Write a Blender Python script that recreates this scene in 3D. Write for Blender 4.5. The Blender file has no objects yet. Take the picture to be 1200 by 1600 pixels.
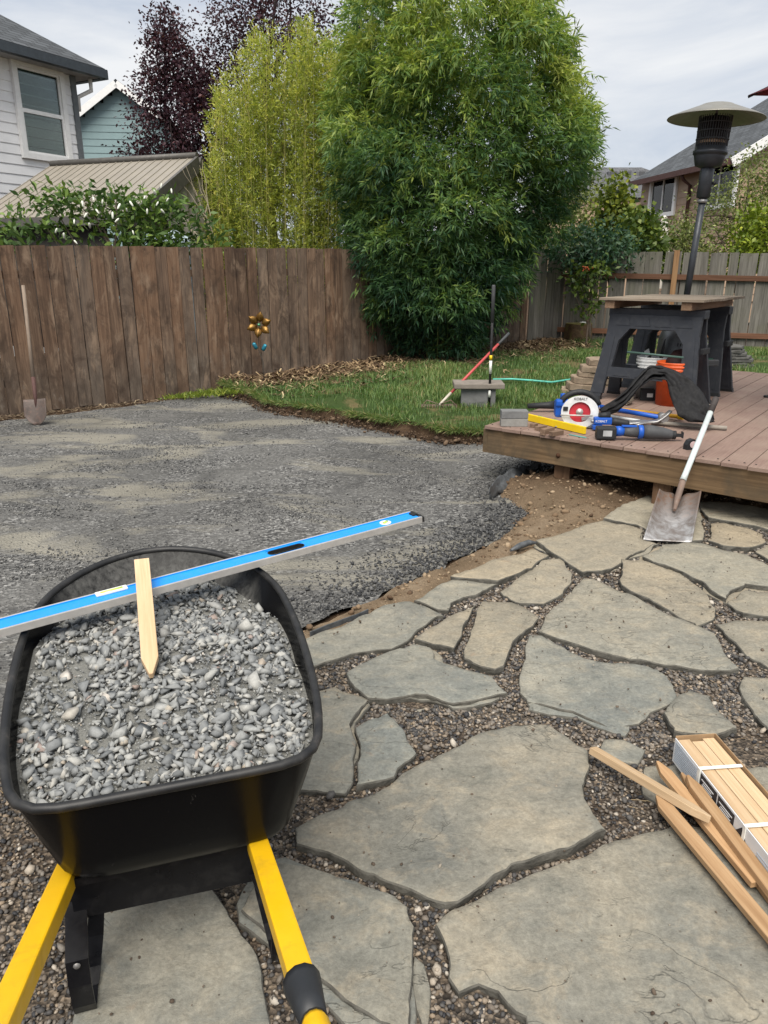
import bpy, bmesh, math, random
import numpy as np
from mathutils import Vector, Matrix, noise as mnoise
from mathutils.geometry import delaunay_2d_cdt

# ------------------------------------------------------------------ camera, sky, sun, exposure
random.seed(7); RNG = np.random.default_rng(11)
scene = bpy.context.scene
COL = scene.collection
FPX, EYE, HZ = 1165.0, 1.5, 380.0            # focal length in px of the 1200x1600 photo, eye height, horizon offset
PITCH = math.atan(HZ / FPX); CP, SP = math.cos(PITCH), math.sin(PITCH)
camd = bpy.data.cameras.new('camera'); cam = bpy.data.objects.new('camera', camd); COL.objects.link(cam)
camd.sensor_fit = 'VERTICAL'; camd.sensor_height = 24.0; camd.lens = FPX / 1600 * 24
camd.clip_start = 0.05; camd.clip_end = 2000
cam.location = (0, 0, EYE); cam.rotation_euler = (math.pi / 2 - PITCH, 0, 0)
scene.camera = cam
SUN_EL, SUN_AZ = math.radians(58), math.radians(188)     # azimuth of the sun, measured from +Y clockwise
world = bpy.data.worlds.new('World'); scene.world = world; world.use_nodes = True
wn, wl = world.node_tree.nodes, world.node_tree.links; wn.clear()
w_out = wn.new('ShaderNodeOutputWorld'); w_bg = wn.new('ShaderNodeBackground'); w_bg.inputs[1].default_value = 0.1
w_sky = wn.new('ShaderNodeTexSky'); w_sky.sky_type = 'NISHITA'; w_sky.sun_disc = False
w_sky.sun_elevation = SUN_EL; w_sky.sun_rotation = SUN_AZ; w_sky.dust_density = 2.0
w_tc = wn.new('ShaderNodeTexCoord'); w_map = wn.new('ShaderNodeMapping'); w_map.inputs['Scale'].default_value = (1.0, 1.0, 2.6)
w_map.inputs['Location'].default_value = (0.35, 0.2, 0.1)
w_no = wn.new('ShaderNodeTexNoise'); w_no.inputs['Scale'].default_value = 2.6; w_no.inputs['Detail'].default_value = 8; w_no.inputs['Roughness'].default_value = 0.58
w_no.inputs['Distortion'].default_value = 0.35
w_rp = wn.new('ShaderNodeValToRGB')
w_rp.color_ramp.elements[0].position = 0.38; w_rp.color_ramp.elements[0].color = (3.3, 3.7, 4.35, 1)
w_rp.color_ramp.elements[1].position = 0.64; w_rp.color_ramp.elements[1].color = (5.5, 5.55, 5.6, 1)
w_mx = wn.new('ShaderNodeMix'); w_mx.data_type = 'RGBA'; w_mx.inputs[0].default_value = 0.93
wl.new(w_tc.outputs['Generated'], w_map.inputs['Vector']); wl.new(w_map.outputs[0], w_no.inputs['Vector'])
wl.new(w_no.outputs['Fac'], w_rp.inputs[0]); wl.new(w_sky.outputs[0], w_mx.inputs[6]); wl.new(w_rp.outputs[0], w_mx.inputs[7])
wl.new(w_mx.outputs[2], w_bg.inputs[0]); wl.new(w_bg.outputs[0], w_out.inputs[0])
sund = bpy.data.lights.new('sun', 'SUN'); sun = bpy.data.objects.new('sun', sund); COL.objects.link(sun)
sund.energy = 3.1; sund.angle = math.radians(45); sund.color = (1.0, 0.94, 0.85)
sdir = Vector((math.sin(SUN_AZ) * math.cos(SUN_EL), math.cos(SUN_AZ) * math.cos(SUN_EL), math.sin(SUN_EL)))
sun.rotation_euler = sdir.to_track_quat('Z', 'Y').to_euler()
vs = scene.view_settings; vs.view_transform = 'Standard'; vs.look = 'None'; vs.exposure = 0.74; vs.gamma = 1.0; vs.use_curve_mapping = False
scene.cycles.max_bounces = 8; scene.cycles.diffuse_bounces = 3; scene.cycles.glossy_bounces = 3
scene.cycles.transparent_max_bounces = 8; scene.cycles.use_denoising = True

# ------------------------------------------------------------------ helpers
def ray(u, v):
    x = (u - 600) / FPX; y = (800 - v) / FPX
    return Vector((x, CP + y * SP, -SP + y * CP))
def at(u, v, z=0.0):
    d = ray(u, v); t = (z - EYE) / d.z
    return Vector((d.x * t, d.y * t, z))
def atD(u, v, D):
    d = ray(u, v); return Vector((d.x * D, d.y * D, EYE + d.z * D))
def atY(u, v, Y):
    d = ray(u, v); t = Y / d.y
    return Vector((d.x * t, Y, EYE + d.z * t))
def fbm(p, o=4):
    return mnoise.fractal(Vector(p), 1.0, 2.0, o)

def link(ob, parent=None):
    COL.objects.link(ob)
    if parent: ob.parent = parent
    return ob
def tag(o, label=None, cat=None, group=None, kind=None):
    if label: o['label'] = label
    if cat: o['category'] = cat
    if group: o['group'] = group
    o['kind'] = kind or 'thing'
    return o
def empty(name, loc=(0, 0, 0), rz=0.0, rot=None):
    o = bpy.data.objects.new(name, None); COL.objects.link(o)
    o.location = loc; o.rotation_euler = rot if rot else (0, 0, rz); o.empty_display_size = 0.1
    return o
def np_mesh(name, verts, loops, starts, mat=None, smooth=False, tint=None):
    me = bpy.data.meshes.new(name)
    verts = np.ascontiguousarray(verts, dtype=np.float32)
    me.vertices.add(len(verts)); me.vertices.foreach_set('co', verts.ravel())
    me.loops.add(len(loops)); me.loops.foreach_set('vertex_index', np.ascontiguousarray(loops, dtype=np.int32))
    me.polygons.add(len(starts)); me.polygons.foreach_set('loop_start', np.ascontiguousarray(starts, dtype=np.int32))
    if smooth: me.polygons.foreach_set('use_smooth', np.ones(len(starts), dtype=bool))
    me.update(calc_edges=True)
    if tint is not None:
        a = me.attributes.new('tint', 'FLOAT', 'POINT'); a.data.foreach_set('value', np.ascontiguousarray(tint, dtype=np.float32))
    if mat: me.materials.append(mat)
    return me
def np_obj(name, verts, faces, mat, parent=None, smooth=False, tint=None):
    faces = np.asarray(faces); k = faces.shape[1]
    me = np_mesh(name, verts, faces.ravel(), np.arange(len(faces)) * k, mat, smooth, tint)
    return link(bpy.data.objects.new(name, me), parent)

class MB:
    """collects shapes in a bmesh, then links them as one mesh object"""
    def __init__(self): self.bm = bmesh.new()
    def _add(self, vs, fs, smooth=False, mi=0, M=None):
        bv = [self.bm.verts.new(M @ Vector(v) if M else Vector(v)) for v in vs]
        for f in fs:
            try:
                fc = self.bm.faces.new([bv[i] for i in f]); fc.smooth = smooth; fc.material_index = mi
            except ValueError: pass
        return bv
    def box(self, c, s, M=None, mi=0, bevel=0.0, taper=None):
        x, y, z = s[0] / 2, s[1] / 2, s[2] / 2; c = Vector(c)
        vs = [(-x, -y, -z), (x, -y, -z), (x, y, -z), (-x, y, -z), (-x, -y, z), (x, -y, z), (x, y, z), (-x, y, z)]
        if taper: vs = [(a * (taper if k > 0 else 1), b * (taper if k > 0 else 1), k) for a, b, k in vs]
        vs = [Vector(v) + c for v in vs]
        fs = [(0, 3, 2, 1), (4, 5, 6, 7), (0, 1, 5, 4), (1, 2, 6, 5), (2, 3, 7, 6), (3, 0, 4, 7)]
        bv = self._add(vs, fs, mi=mi, M=M)
        if bevel > 0:
            es = set(e for v in bv for e in v.link_edges)
            bmesh.ops.bevel(self.bm, geom=list(es), offset=bevel, segments=2, affect='EDGES', profile=0.6, material=-1)
        return self
    def bar(self, p0, p1, w, h, up=(0, 0, 1), mi=0, bevel=0.0):
        """box from p0 to p1, width w across, height h along up"""
        p0, p1 = Vector(p0), Vector(p1); d = (p1 - p0); L = d.length; d.normalize(); up = Vector(up)
        sx = d.cross(up).normalized(); uz = sx.cross(d).normalized()
        M = Matrix((sx, d, uz)).transposed().to_4x4(); M.translation = (p0 + p1) / 2
        return self.box((0, 0, 0), (w, L, h), M=M, mi=mi, bevel=bevel)
    def tube(self, pts, r, seg=10, mi=0, cap=True, M=None, smooth=True):
        pts = [Vector(p) for p in pts]; n = len(pts)
        rr = r if isinstance(r, (list, tuple)) else [r] * n
        vs, fs = [], []; prev = None
        for i, p in enumerate(pts):
            d = (pts[min(i + 1, n - 1)] - pts[max(i - 1, 0)])
            if d.length < 1e-9: d = Vector((0, 0, 1))
            d.normalize()
            a = d.orthogonal() if prev is None else (prev - d * prev.dot(d))
            if a.length < 1e-6: a = d.orthogonal()
            a.normalize(); prev = a; b = d.cross(a)
            for k in range(seg):
                t = 2 * math.pi * k / seg
                vs.append(p + (a * math.cos(t) + b * math.sin(t)) * rr[i])
        for i in range(n - 1):
            for k in range(seg):
                k2 = (k + 1) % seg
                fs.append((i * seg + k, i * seg + k2, (i + 1) * seg + k2, (i + 1) * seg + k))
        bv = self._add(vs, fs, smooth, mi, M)
        if cap:
            for ring in (bv[:seg][::-1], bv[-seg:]):
                try:
                    f = self.bm.faces.new(ring); f.material_index = mi
                except ValueError: pass
        return self
    def lathe(self, prof, seg=24, mi=0, M=None, smooth=True, cap=False):
        vs, fs = [], []; n = len(prof)
        for r, z in prof:
            for k in range(seg):
                t = 2 * math.pi * k / seg; vs.append((r * math.cos(t), r * math.sin(t), z))
        for i in range(n - 1):
            for k in range(seg):
                k2 = (k + 1) % seg
                fs.append((i * seg + k, i * seg + k2, (i + 1) * seg + k2, (i + 1) * seg + k))
        if cap: fs += [tuple(range(seg))[::-1], tuple(range((n - 1) * seg, n * seg))]
        self._add(vs, fs, smooth, mi, M); return self
    def prism(self, poly, h, M=None, mi=0, hole=None, z0=0.0):
        """polygon in local XY extruded along Z from z0 to z0+h; hole: same number of points as poly"""
        n = len(poly)
        if hole is None:
            vs = [(x, y, z0) for x, y in poly] + [(x, y, z0 + h) for x, y in poly]
            fs = [tuple(range(n))[::-1], tuple(range(n, 2 * n))] + [(i, (i + 1) % n, n + (i + 1) % n, n + i) for i in range(n)]
        else:
            vs = [(x, y, z0) for x, y in poly] + [(x, y, z0 + h) for x, y in poly] + [(x, y, z0) for x, y in hole] + [(x, y, z0 + h) for x, y in hole]
            fs = []
            for i in range(n):
                j = (i + 1) % n
                fs += [(i, j, n + j, n + i), (2 * n + j, 2 * n + i, 3 * n + i, 3 * n + j), (n + i, n + j, 3 * n + j, 3 * n + i), (j, i, 2 * n + i, 2 * n + j)]
        self._add(vs, fs, mi=mi, M=M); return self
    def grid(self, fn, nu, nv, mi=0, smooth=True, closed_u=False):
        vs = [fn(i / (nu - (0 if closed_u else 1)), j / (nv - 1)) for j in range(nv) for i in range(nu)]
        fs = []
        for j in range(nv - 1):
            for i in range(nu if closed_u else nu - 1):
                i2 = (i + 1) % nu
                fs.append((j * nu + i, j * nu + i2, (j + 1) * nu + i2, (j + 1) * nu + i))
        self._add(vs, fs, smooth, mi); return self
    def build(self, name, mat, parent=None, loc=None, rot=None, solid=0.0, world=False):
        bmesh.ops.recalc_face_normals(self.bm, faces=self.bm.faces[:])
        me = bpy.data.meshes.new(name); self.bm.to_mesh(me); self.bm.free()
        for m in (mat if isinstance(mat, (list, tuple)) else [mat]): me.materials.append(m)
        o = link(bpy.data.objects.new(name, me), parent)
        if loc is not None: o.location = loc
        if rot is not None: o.rotation_euler = rot
        if solid:
            md = o.modifiers.new('thickness', 'SOLIDIFY'); md.thickness = solid; md.offset = 0
        return o
def bx(name, mat, parent, c, s, bevel=0.0, rot=None, loc=None):
    return MB().box(c, s, bevel=bevel).build(name, mat, parent, loc=loc, rot=rot)
def copy_tree(o, parent=None):
    c = o.copy(); COL.objects.link(c)
    if parent: c.parent = parent
    for ch in o.children: copy_tree(ch, c)
    return c
def T(loc=(0, 0, 0), rz=0.0, rx=0.0, ry=0.0):
    return Matrix.Translation(loc) @ Matrix.Rotation(rz, 4, 'Z') @ Matrix.Rotation(ry, 4, 'Y') @ Matrix.Rotation(rx, 4, 'X')

# ------------------------------------------------------------------ materials
class Mat:
    def __init__(self, name, rough=0.7, spec=0.3, metal=0.0):
        self.m = bpy.data.materials.new(name); self.m.use_nodes = True
        nt = self.m.node_tree; self.n, self.l = nt.nodes, nt.links
        self.b = self.n['Principled BSDF']; self.b.inputs['Roughness'].default_value = rough
        self.b.inputs['Specular IOR Level'].default_value = spec; self.b.inputs['Metallic'].default_value = metal
    def new(self, t, **kw):
        nd = self.n.new(t)
        for k, v in kw.items(): setattr(nd, k, v)
        return nd
    def set(self, sock, val):
        if isinstance(val, bpy.types.NodeSocket): self.l.new(val, sock)
        elif isinstance(val, (tuple, list)) and len(val) == 3 and sock.type == 'RGBA': sock.default_value = (*val, 1)
        else: sock.default_value = val
    def pos(self): return self.new('ShaderNodeNewGeometry').outputs['Position']
    def obj(self): return self.new('ShaderNodeTexCoord').outputs['Object']
    def rnd(self): return self.new('ShaderNodeObjectInfo').outputs['Random']
    def att(self, name='tint'): return self.new('ShaderNodeAttribute', attribute_name=name).outputs['Fac']
    def map(self, vec, scale=(1, 1, 1), rot=(0, 0, 0), loc=(0, 0, 0)):
        nd = self.new('ShaderNodeMapping'); self.set(nd.inputs['Vector'], vec)
        nd.inputs['Scale'].default_value = scale; nd.inputs['Rotation'].default_value = rot; self.set(nd.inputs['Location'], loc); return nd.outputs[0]
    def noise(self, vec, scale=5, detail=4, rough=0.55, dist=0.0, w=None):
        nd = self.new('ShaderNodeTexNoise')
        if w is not None: nd.noise_dimensions = '4D'; self.set(nd.inputs['W'], w)
        self.set(nd.inputs['Vector'], vec); nd.inputs['Scale'].default_value = scale; nd.inputs['Detail'].default_value = detail
        nd.inputs['Roughness'].default_value = rough; nd.inputs['Distortion'].default_value = dist; return nd.outputs['Fac']
    def voro(self, vec, scale=5, feat='F1', out='Distance', rnd=1.0):
        nd = self.new('ShaderNodeTexVoronoi', feature=feat); self.set(nd.inputs['Vector'], vec); nd.inputs['Scale'].default_value = scale
        nd.inputs['Randomness'].default_value = rnd; return nd.outputs[out]
    def ramp(self, fac, *stops, interp='LINEAR'):
        nd = self.new('ShaderNodeValToRGB'); cr = nd.color_ramp; cr.interpolation = interp
        while len(cr.elements) > 1: cr.elements.remove(cr.elements[-1])
        for i, (p, c) in enumerate(stops):
            e = cr.elements[0] if i == 0 else cr.elements.new(p)
            e.position = p; e.color = (c, c, c, 1) if isinstance(c, (int, float)) else (*c, 1)
        self.set(nd.inputs[0], fac); return nd.outputs[0]
    def mix(self, fac, a, b, mode='MIX'):
        nd = self.new('ShaderNodeMix', data_type='RGBA', blend_type=mode)
        self.set(nd.inputs[0], fac); self.set(nd.inputs[6], a); self.set(nd.inputs[7], b); return nd.outputs[2]
    def math(self, op, a, b=0.0, c=0.0):
        nd = self.new('ShaderNodeMath', operation=op); self.set(nd.inputs[0], a); self.set(nd.inputs[1], b)
        if op in ('MULTIPLY_ADD',): self.set(nd.inputs[2], c)
        return nd.outputs[0]
    def sep(self, vec, i):
        nd = self.new('ShaderNodeSeparateXYZ'); self.set(nd.inputs[0], vec); return nd.outputs[i]
    def bump(self, h, strength=0.3, dist=0.01, prev=None):
        nd = self.new('ShaderNodeBump'); self.set(nd.inputs['Height'], h); nd.inputs['Strength'].default_value = strength
        nd.inputs['Distance'].default_value = dist
        if prev is not None: self.l.new(prev, nd.inputs['Normal'])
        return nd.outputs[0]
    def color(self, c): self.set(self.b.inputs['Base Color'], c); return self
    def normal(self, n): self.l.new(n, self.b.inputs['Normal']); return self
    def rough(self, r): self.set(self.b.inputs['Roughness'], r); return self
def plain(name, c, rough=0.6, spec=0.3, metal=0.0, var=0.18, scale=14, bump=0.0, bscale=200, dirt=None, dirt_amt=0.5):
    """simple surface: base colour with a soft mottling, optional dust/dirt patches and fine relief"""
    M = Mat(name, rough, spec, metal); p = M.pos()
    n = M.noise(p, scale, 5, 0.6)
    lo = tuple(x * (1 - var) for x in c); hi = tuple(min(1, x * (1 + var)) for x in c)
    col = M.ramp(n, (0.3, lo), (0.7, hi))
    if dirt:
        n2 = M.noise(p, scale * 1.7, 8, 0.68, 0.4)
        col = M.mix(M.ramp(n2, (0.5, 0.0), (0.72, dirt_amt)), col, dirt)
    M.color(col)
    M.rough(M.ramp(M.noise(p, scale * 3, 4), (0.3, max(0, rough - 0.1)), (0.7, min(1, rough + 0.12))))
    if bump: M.normal(M.bump(M.noise(p, bscale, 4, 0.6), bump, 0.004))
    return M.m
def wood(name, c0, c1, c2, grain=60, rough=0.75, axis=2, use_obj=True, bump=0.25, knots=True, wear=None):
    """long-grain wood; axis = long axis of the object's own coordinates"""
    M = Mat(name, rough, 0.25); p = M.obj() if use_obj else M.pos(); r = M.rnd(); w = M.math('MULTIPLY', r, 37.0)
    s = [1, 1, 1]; s[axis] = 0.045
    g = M.noise(M.map(p, s), grain, 6, 0.62, 0.25, w=w)
    s2 = [1, 1, 1]; s2[axis] = 0.16
    g2 = M.noise(M.map(p, s2), grain * 0.16, 4, 0.55, 0.5, w=w)
    col = M.ramp(g, (0.28, c0), (0.5, c1), (0.74, c2))
    col = M.mix(M.ramp(g2, (0.3, 0.0), (0.75, 0.55)), col, c0)
    col = M.mix(0.6, col, M.ramp(r, (0.0, 0.62), (0.5, 0.95), (1.0, 1.25)), 'MULTIPLY')
    if knots:
        k = M.voro(M.map(p, tuple(x * 2.2 if i != axis else 1.3 for i, x in enumerate((1, 1, 1)))), 3.2)
        col = M.mix(M.ramp(k, (0.03, 0.75), (0.10, 0.0)), col, tuple(x * 0.35 for x in c0))
    if wear: col = wear(M, p, w, col)
    M.color(col); M.normal(M.bump(g, bump, 0.004)); return M.m

# ------------------------------------------------------------------ surface materials
def m_soil(name, a, b, c, scale=9):
    M = Mat(name, 0.95, 0.1); p = M.pos()
    n = M.noise(p, scale, 8, 0.65, 0.3); f = M.noise(p, 160, 4, 0.7)
    col = M.mix(0.55, M.ramp(n, (0.3, a), (0.52, b), (0.72, c)), M.ramp(f, (0.3, 0.45), (0.7, 1.3)), 'MULTIPLY')
    M.color(col); M.normal(M.bump(f, 0.6, 0.01, M.bump(M.noise(p, 35, 6, 0.7), 0.7, 0.03))); return M.m
SOIL = m_soil('soil_dark', (0.035, 0.022, 0.014), (0.07, 0.045, 0.028), (0.12, 0.08, 0.05))
SOIL_TAN = m_soil('soil_tan', (0.10, 0.066, 0.040), (0.21, 0.145, 0.085), (0.31, 0.225, 0.14), 5)
MULCH = m_soil('mulch_bark', (0.05, 0.028, 0.017), (0.14, 0.085, 0.05), (0.30, 0.20, 0.11), 14)

M = Mat('gravel_compacted', 0.9, 0.2); p = M.pos()
v1 = M.voro(p, 62, out='Color'); vd = M.voro(p, 62); g0 = M.noise(p, 210, 3, 0.7); big = M.noise(p, 0.9, 5, 0.55, 0.8); coarse = M.noise(p, 2.2, 4, 0.6, 0.5)
grain = M.ramp(M.sep(v1, 0), (0.0, (0.034, 0.034, 0.035)), (0.5, (0.098, 0.097, 0.094)), (0.85, (0.20, 0.198, 0.19)), (1.0, (0.34, 0.335, 0.32)))
fines = M.ramp(g0, (0.3, (0.078, 0.077, 0.074)), (0.7, (0.165, 0.162, 0.153)))
col = M.mix(M.ramp(coarse, (0.42, 0.25), (0.62, 0.9)), fines, grain)
sandn = M.noise(M.map(p, (1.0, 2.4, 1.0), (0, 0, 0.35)), 0.75, 6, 0.6, 0.7)
sand = M.ramp(sandn, (0.50, 0.0), (0.60, 0.95))
col = M.mix(sand, col, M.ramp(g0, (0.3, (0.165, 0.155, 0.128)), (0.7, (0.27, 0.255, 0.215))))
col = M.mix(0.5, col, M.ramp(big, (0.32, 0.62), (0.68, 1.40)), 'MULTIPLY')
trk = M.noise(M.map(p, (.30, .9, 1), (0, 0, -.25)), .9, 2, .5, .6); col = M.mix(M.ramp(M.math('ABSOLUTE', M.math('SUBTRACT', trk, .5)), (0.0, .45), (.012, 0.0)), col, (0.05, 0.05, 0.05))
M.color(col); M.normal(M.bump(vd, 0.9, 0.012, M.bump(g0, 0.4, 0.004))); GRAVEL = M.m

M = Mat('pebble_bed', 0.9, 0.2); p = M.pos(); vc = M.voro(p, 95, out='Color'); vd = M.voro(p, 95)
col = M.ramp(M.sep(vc, 0), (0.0, (0.03, 0.027, 0.024)), (0.5, (0.09, 0.075, 0.06)), (1.0, (0.24, 0.19, 0.14)))
col = M.mix(M.ramp(M.noise(p, 4, 5), (0.45, 0.0), (0.7, 0.7)), col, (0.055, 0.036, 0.024))
M.color(col); M.normal(M.bump(vd, 1.0, 0.012)); BED = M.m

def m_rock(name, stops, rough=0.8, bump=0.4):
    M = Mat(name, rough, 0.3); t = M.att(); p = M.pos()
    col = M.ramp(t, *stops); col = M.mix(0.6, col, M.ramp(M.noise(p, 260, 4, 0.7), (0.3, 0.7), (0.7, 1.25)), 'MULTIPLY')
    M.color(col); M.normal(M.bump(M.noise(p, 420, 3), bump, 0.002)); return M.m
PEB = m_rock('river_pebbles', [(0.0, (0.028, 0.029, 0.033)), (0.3, (0.085, 0.080, 0.075)), (0.55, (0.145, 0.118, 0.092)), (0.75, (0.19, 0.172, 0.150)), (0.92, (0.26, 0.20, 0.14)), (1.0, (0.45, 0.41, 0.35))], 0.6)
CRUSH = m_rock('crushed_gravel', [(0.0, (0.04, 0.041, 0.043)), (0.4, (0.085, 0.086, 0.087)), (0.75, (0.155, 0.154, 0.15)), (0.97, (0.25, 0.248, 0.236)), (1.0, (0.36, 0.35, 0.32))], 0.85)
def m_barrow_rock(name, attr):
    M = Mat(name, 0.85, 0.25); t = M.att() if attr else M.rnd(); p = M.pos()
    col = M.ramp(t, (0.0, (0.13, 0.137, 0.14)), (0.35, (0.21, 0.217, 0.217)), (0.7, (0.29, 0.295, 0.285)), (0.93, (0.37, 0.365, 0.34)), (0.97, (0.36, 0.32, 0.26)), (0.985, (0.26, 0.20, 0.18)), (1.0, (0.5, 0.47, 0.42)))
    col = M.mix(0.7, col, M.ramp(M.noise(p, 130, 6, 0.7), (0.3, 0.72), (0.7, 1.22)), 'MULTIPLY')
    M.color(col); M.normal(M.bump(M.noise(p, 300, 5, 0.7), 0.22, 0.002)); return M.m
BROCK = m_barrow_rock('barrow_stone', False); BROCK_S = m_barrow_rock('barrow_small_stone', True)

# flagstone: cleft slate, grey-green with tan and rusty clouds, thin cleft lines
M = Mat('flagstone_slate', 0.78, 0.28); p = M.pos(); r = M.rnd(); w = M.math('MULTIPLY', r, 53.0)
n1 = M.noise(p, 2.3, 6, 0.58, 0.6, w=w); n2 = M.noise(M.map(p, (1, 1.5, 1), (0, 0, 0.5)), 8, 9, 0.70, 0.5, w=w); n3 = M.noise(p, 90, 6, 0.7, 0.2)
col = M.ramp(n1, (0.30, (0.122, 0.126, 0.120)), (0.46, (0.178, 0.174, 0.154)), (0.60, (0.240, 0.222, 0.184)), (0.76, (0.172, 0.174, 0.166)))
col = M.mix(M.math('MULTIPLY', r, 0.75), col, M.ramp(n1, (0.3, (0.142, 0.148, 0.140)), (0.7, (0.210, 0.202, 0.174))))
col = M.mix(M.ramp(n2, (0.50, 0.0), (0.68, 0.75)), col, (0.272, 0.242, 0.192))
col = M.mix(M.ramp(n2, (0.30, 0.8), (0.45, 0.0)), col, (0.105, 0.108, 0.098))
dust = M.ramp(M.math('ADD', M.sep(p, 1), M.math('MULTIPLY', n1, 1.5)), (0.0, 0.0), (1.0, 0.0))
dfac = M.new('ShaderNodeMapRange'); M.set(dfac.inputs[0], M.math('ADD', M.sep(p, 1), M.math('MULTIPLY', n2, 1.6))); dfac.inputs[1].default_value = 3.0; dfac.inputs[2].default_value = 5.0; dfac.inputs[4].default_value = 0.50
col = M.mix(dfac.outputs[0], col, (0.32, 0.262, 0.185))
col = M.mix(0.5, col, M.ramp(n3, (0.3, 0.52), (0.7, 1.38)), 'MULTIPLY')
r3 = M.math('FRACT', M.math('MULTIPLY', r, 7.7)); col = M.mix(0.45, col, M.ramp(r3, (0.0, (0.80, 0.80, 0.78)), (0.3, (1.10, 1.00, 0.88)), (0.6, (0.86, 0.94, 1.0)), (0.8, (1.02, 1.02, 1.0)), (1.0, (1.26, 1.12, 0.94))), 'MULTIPLY')
n5 = M.noise(p, 28, 7, 0.75, 0.3, w=w); col = M.mix(0.6, col, M.ramp(n5, (0.32, 0.70), (0.68, 1.28)), 'MULTIPLY')
stain = M.noise(p, 5.5, 7, 0.62, 1.2, w=w)
col = M.mix(M.ramp(stain, (0.64, 0.0), (0.72, 0.35)), col, (0.21, 0.135, 0.085))
cl = M.noise(M.map(p, (1.0, 1.7, 1.0), (0, 0, 0.45)), 3.1, 5, 0.5, 0.8, w=w)
line = M.ramp(M.math('ABSOLUTE', M.math('SUBTRACT', cl, 0.55)), (0.0, 1.0), (0.0065, 0.0))
lmask = M.ramp(M.noise(p, 2.7, 2, 0.5, w=w), (0.50, 0.0), (0.58, 1.0))
line = M.math('MULTIPLY', line, lmask)
col = M.mix(1.0, col, (1.10, 1.11, 1.09), 'MULTIPLY')
col = M.mix(M.math('MULTIPLY', line, 0.30), col, (0.085, 0.083, 0.075))
spk = M.voro(p, 15); col = M.mix(M.ramp(spk, (0.035, 0.5), (0.06, 0.0)), col, (0.07, 0.055, 0.042))
M.color(col)
tr_ = M.noise(M.map(p, (1, 1.6, 1), (0, 0, 0.7)), 2.4, 6, 0.60, 0.35, w=w); terr = M.math('FLOOR', M.math('MULTIPLY', tr_, 9.0))
h = M.math('MULTIPLY_ADD', line, -0.6, M.math('MULTIPLY_ADD', terr, 0.42, M.math('MULTIPLY', n2, 1.1)))
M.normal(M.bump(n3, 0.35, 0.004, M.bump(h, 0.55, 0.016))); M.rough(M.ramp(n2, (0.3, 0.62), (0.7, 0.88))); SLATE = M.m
SLATE_E = plain('slate_side_shade', (0.105, 0.10, 0.086), 0.9, 0.15, var=0.35, scale=25, bump=0.8, bscale=90)  # side faces of the stones: their shade is painted in as a darker slate

# ------------------------------------------------------------------ geometry helpers for the ground
def in_poly(px, py, poly):
    inside = np.zeros(len(px), dtype=bool); n = len(poly)
    for i in range(n):
        x0, y0 = poly[i][0], poly[i][1]; x1, y1 = poly[(i + 1) % n][0], poly[(i + 1) % n][1]
        c = ((y0 > py) != (y1 > py)); t = (py - y0) / ((y1 - y0) if abs(y1 - y0) > 1e-12 else 1e-12)
        inside ^= c & (px < x0 + t * (x1 - x0))
    return inside
def dist_poly(px, py, poly):
    d = np.full(len(px), 1e9); n = len(poly)
    for i in range(n):
        a = np.array(poly[i][:2]); b = np.array(poly[(i + 1) % n][:2]); ab = b - a; L = (ab ** 2).sum() + 1e-12
        t = np.clip(((px - a[0]) * ab[0] + (py - a[1]) * ab[1]) / L, 0, 1)
        d = np.minimum(d, np.hypot(px - a[0] - t * ab[0], py - a[1] - t * ab[1]))
    return d
def refine(poly, step, jit=0.0, seed=0.0, close=True):
    out = []; n = len(poly)
    for i in range(n if close else n - 1):
        a = Vector(poly[i][:2]); b = Vector(poly[(i + 1) % n][:2]); L = (b - a).length; k = max(1, int(round(L / step)))
        nrm = Vector((-(b - a).y, (b - a).x)) / max(L, 1e-9)
        for j in range(k):
            q = a.lerp(b, j / k)
            if jit:
                o = fbm((q.x * 5 + seed, q.y * 5, seed), 3) * jit + fbm((q.x * 30 + seed, q.y * 30, seed * 2), 2) * jit * 0.16
                q = q + nrm * o
            out.append(q)
    return out
def sheet(name, poly, step, zfn, mat, kind='structure', jit=0.0, parent=None):
    """heightfield over a polygon"""
    ring = refine(poly, step, jit, 3.1)
    xs = [q.x for q in ring]; ys = [q.y for q in ring]
    gx, gy = np.meshgrid(np.arange(min(xs), max(xs), step), np.arange(min(ys), max(ys), step)); gx, gy = gx.ravel(), gy.ravel()
    gx = gx + RNG.uniform(-.2, .2, len(gx)) * step; gy = gy + RNG.uniform(-.2, .2, len(gy)) * step
    k = in_poly(gx, gy, ring); gx, gy = gx[k], gy[k]; k = dist_poly(gx, gy, ring) > step * 0.5; gx, gy = gx[k], gy[k]
    vs = list(ring) + [Vector((a, b)) for a, b in zip(gx, gy)]; n = len(ring)
    ov, _, of, *_ = delaunay_2d_cdt(vs, [(i, (i + 1) % n) for i in range(n)], [], 1, 1e-5)
    V = [(q.x, q.y, zfn(q.x, q.y)) for q in ov]
    me = bpy.data.meshes.new(name); me.from_pydata(V, [], [list(f) for f in of]); me.update()
    me.polygons.foreach_set('use_smooth', np.ones(len(me.polygons), dtype=bool))
    me.materials.append(mat); o = link(bpy.data.objects.new(name, me), parent)
    if kind and not parent: o['kind'] = kind
    return o, ring

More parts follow.
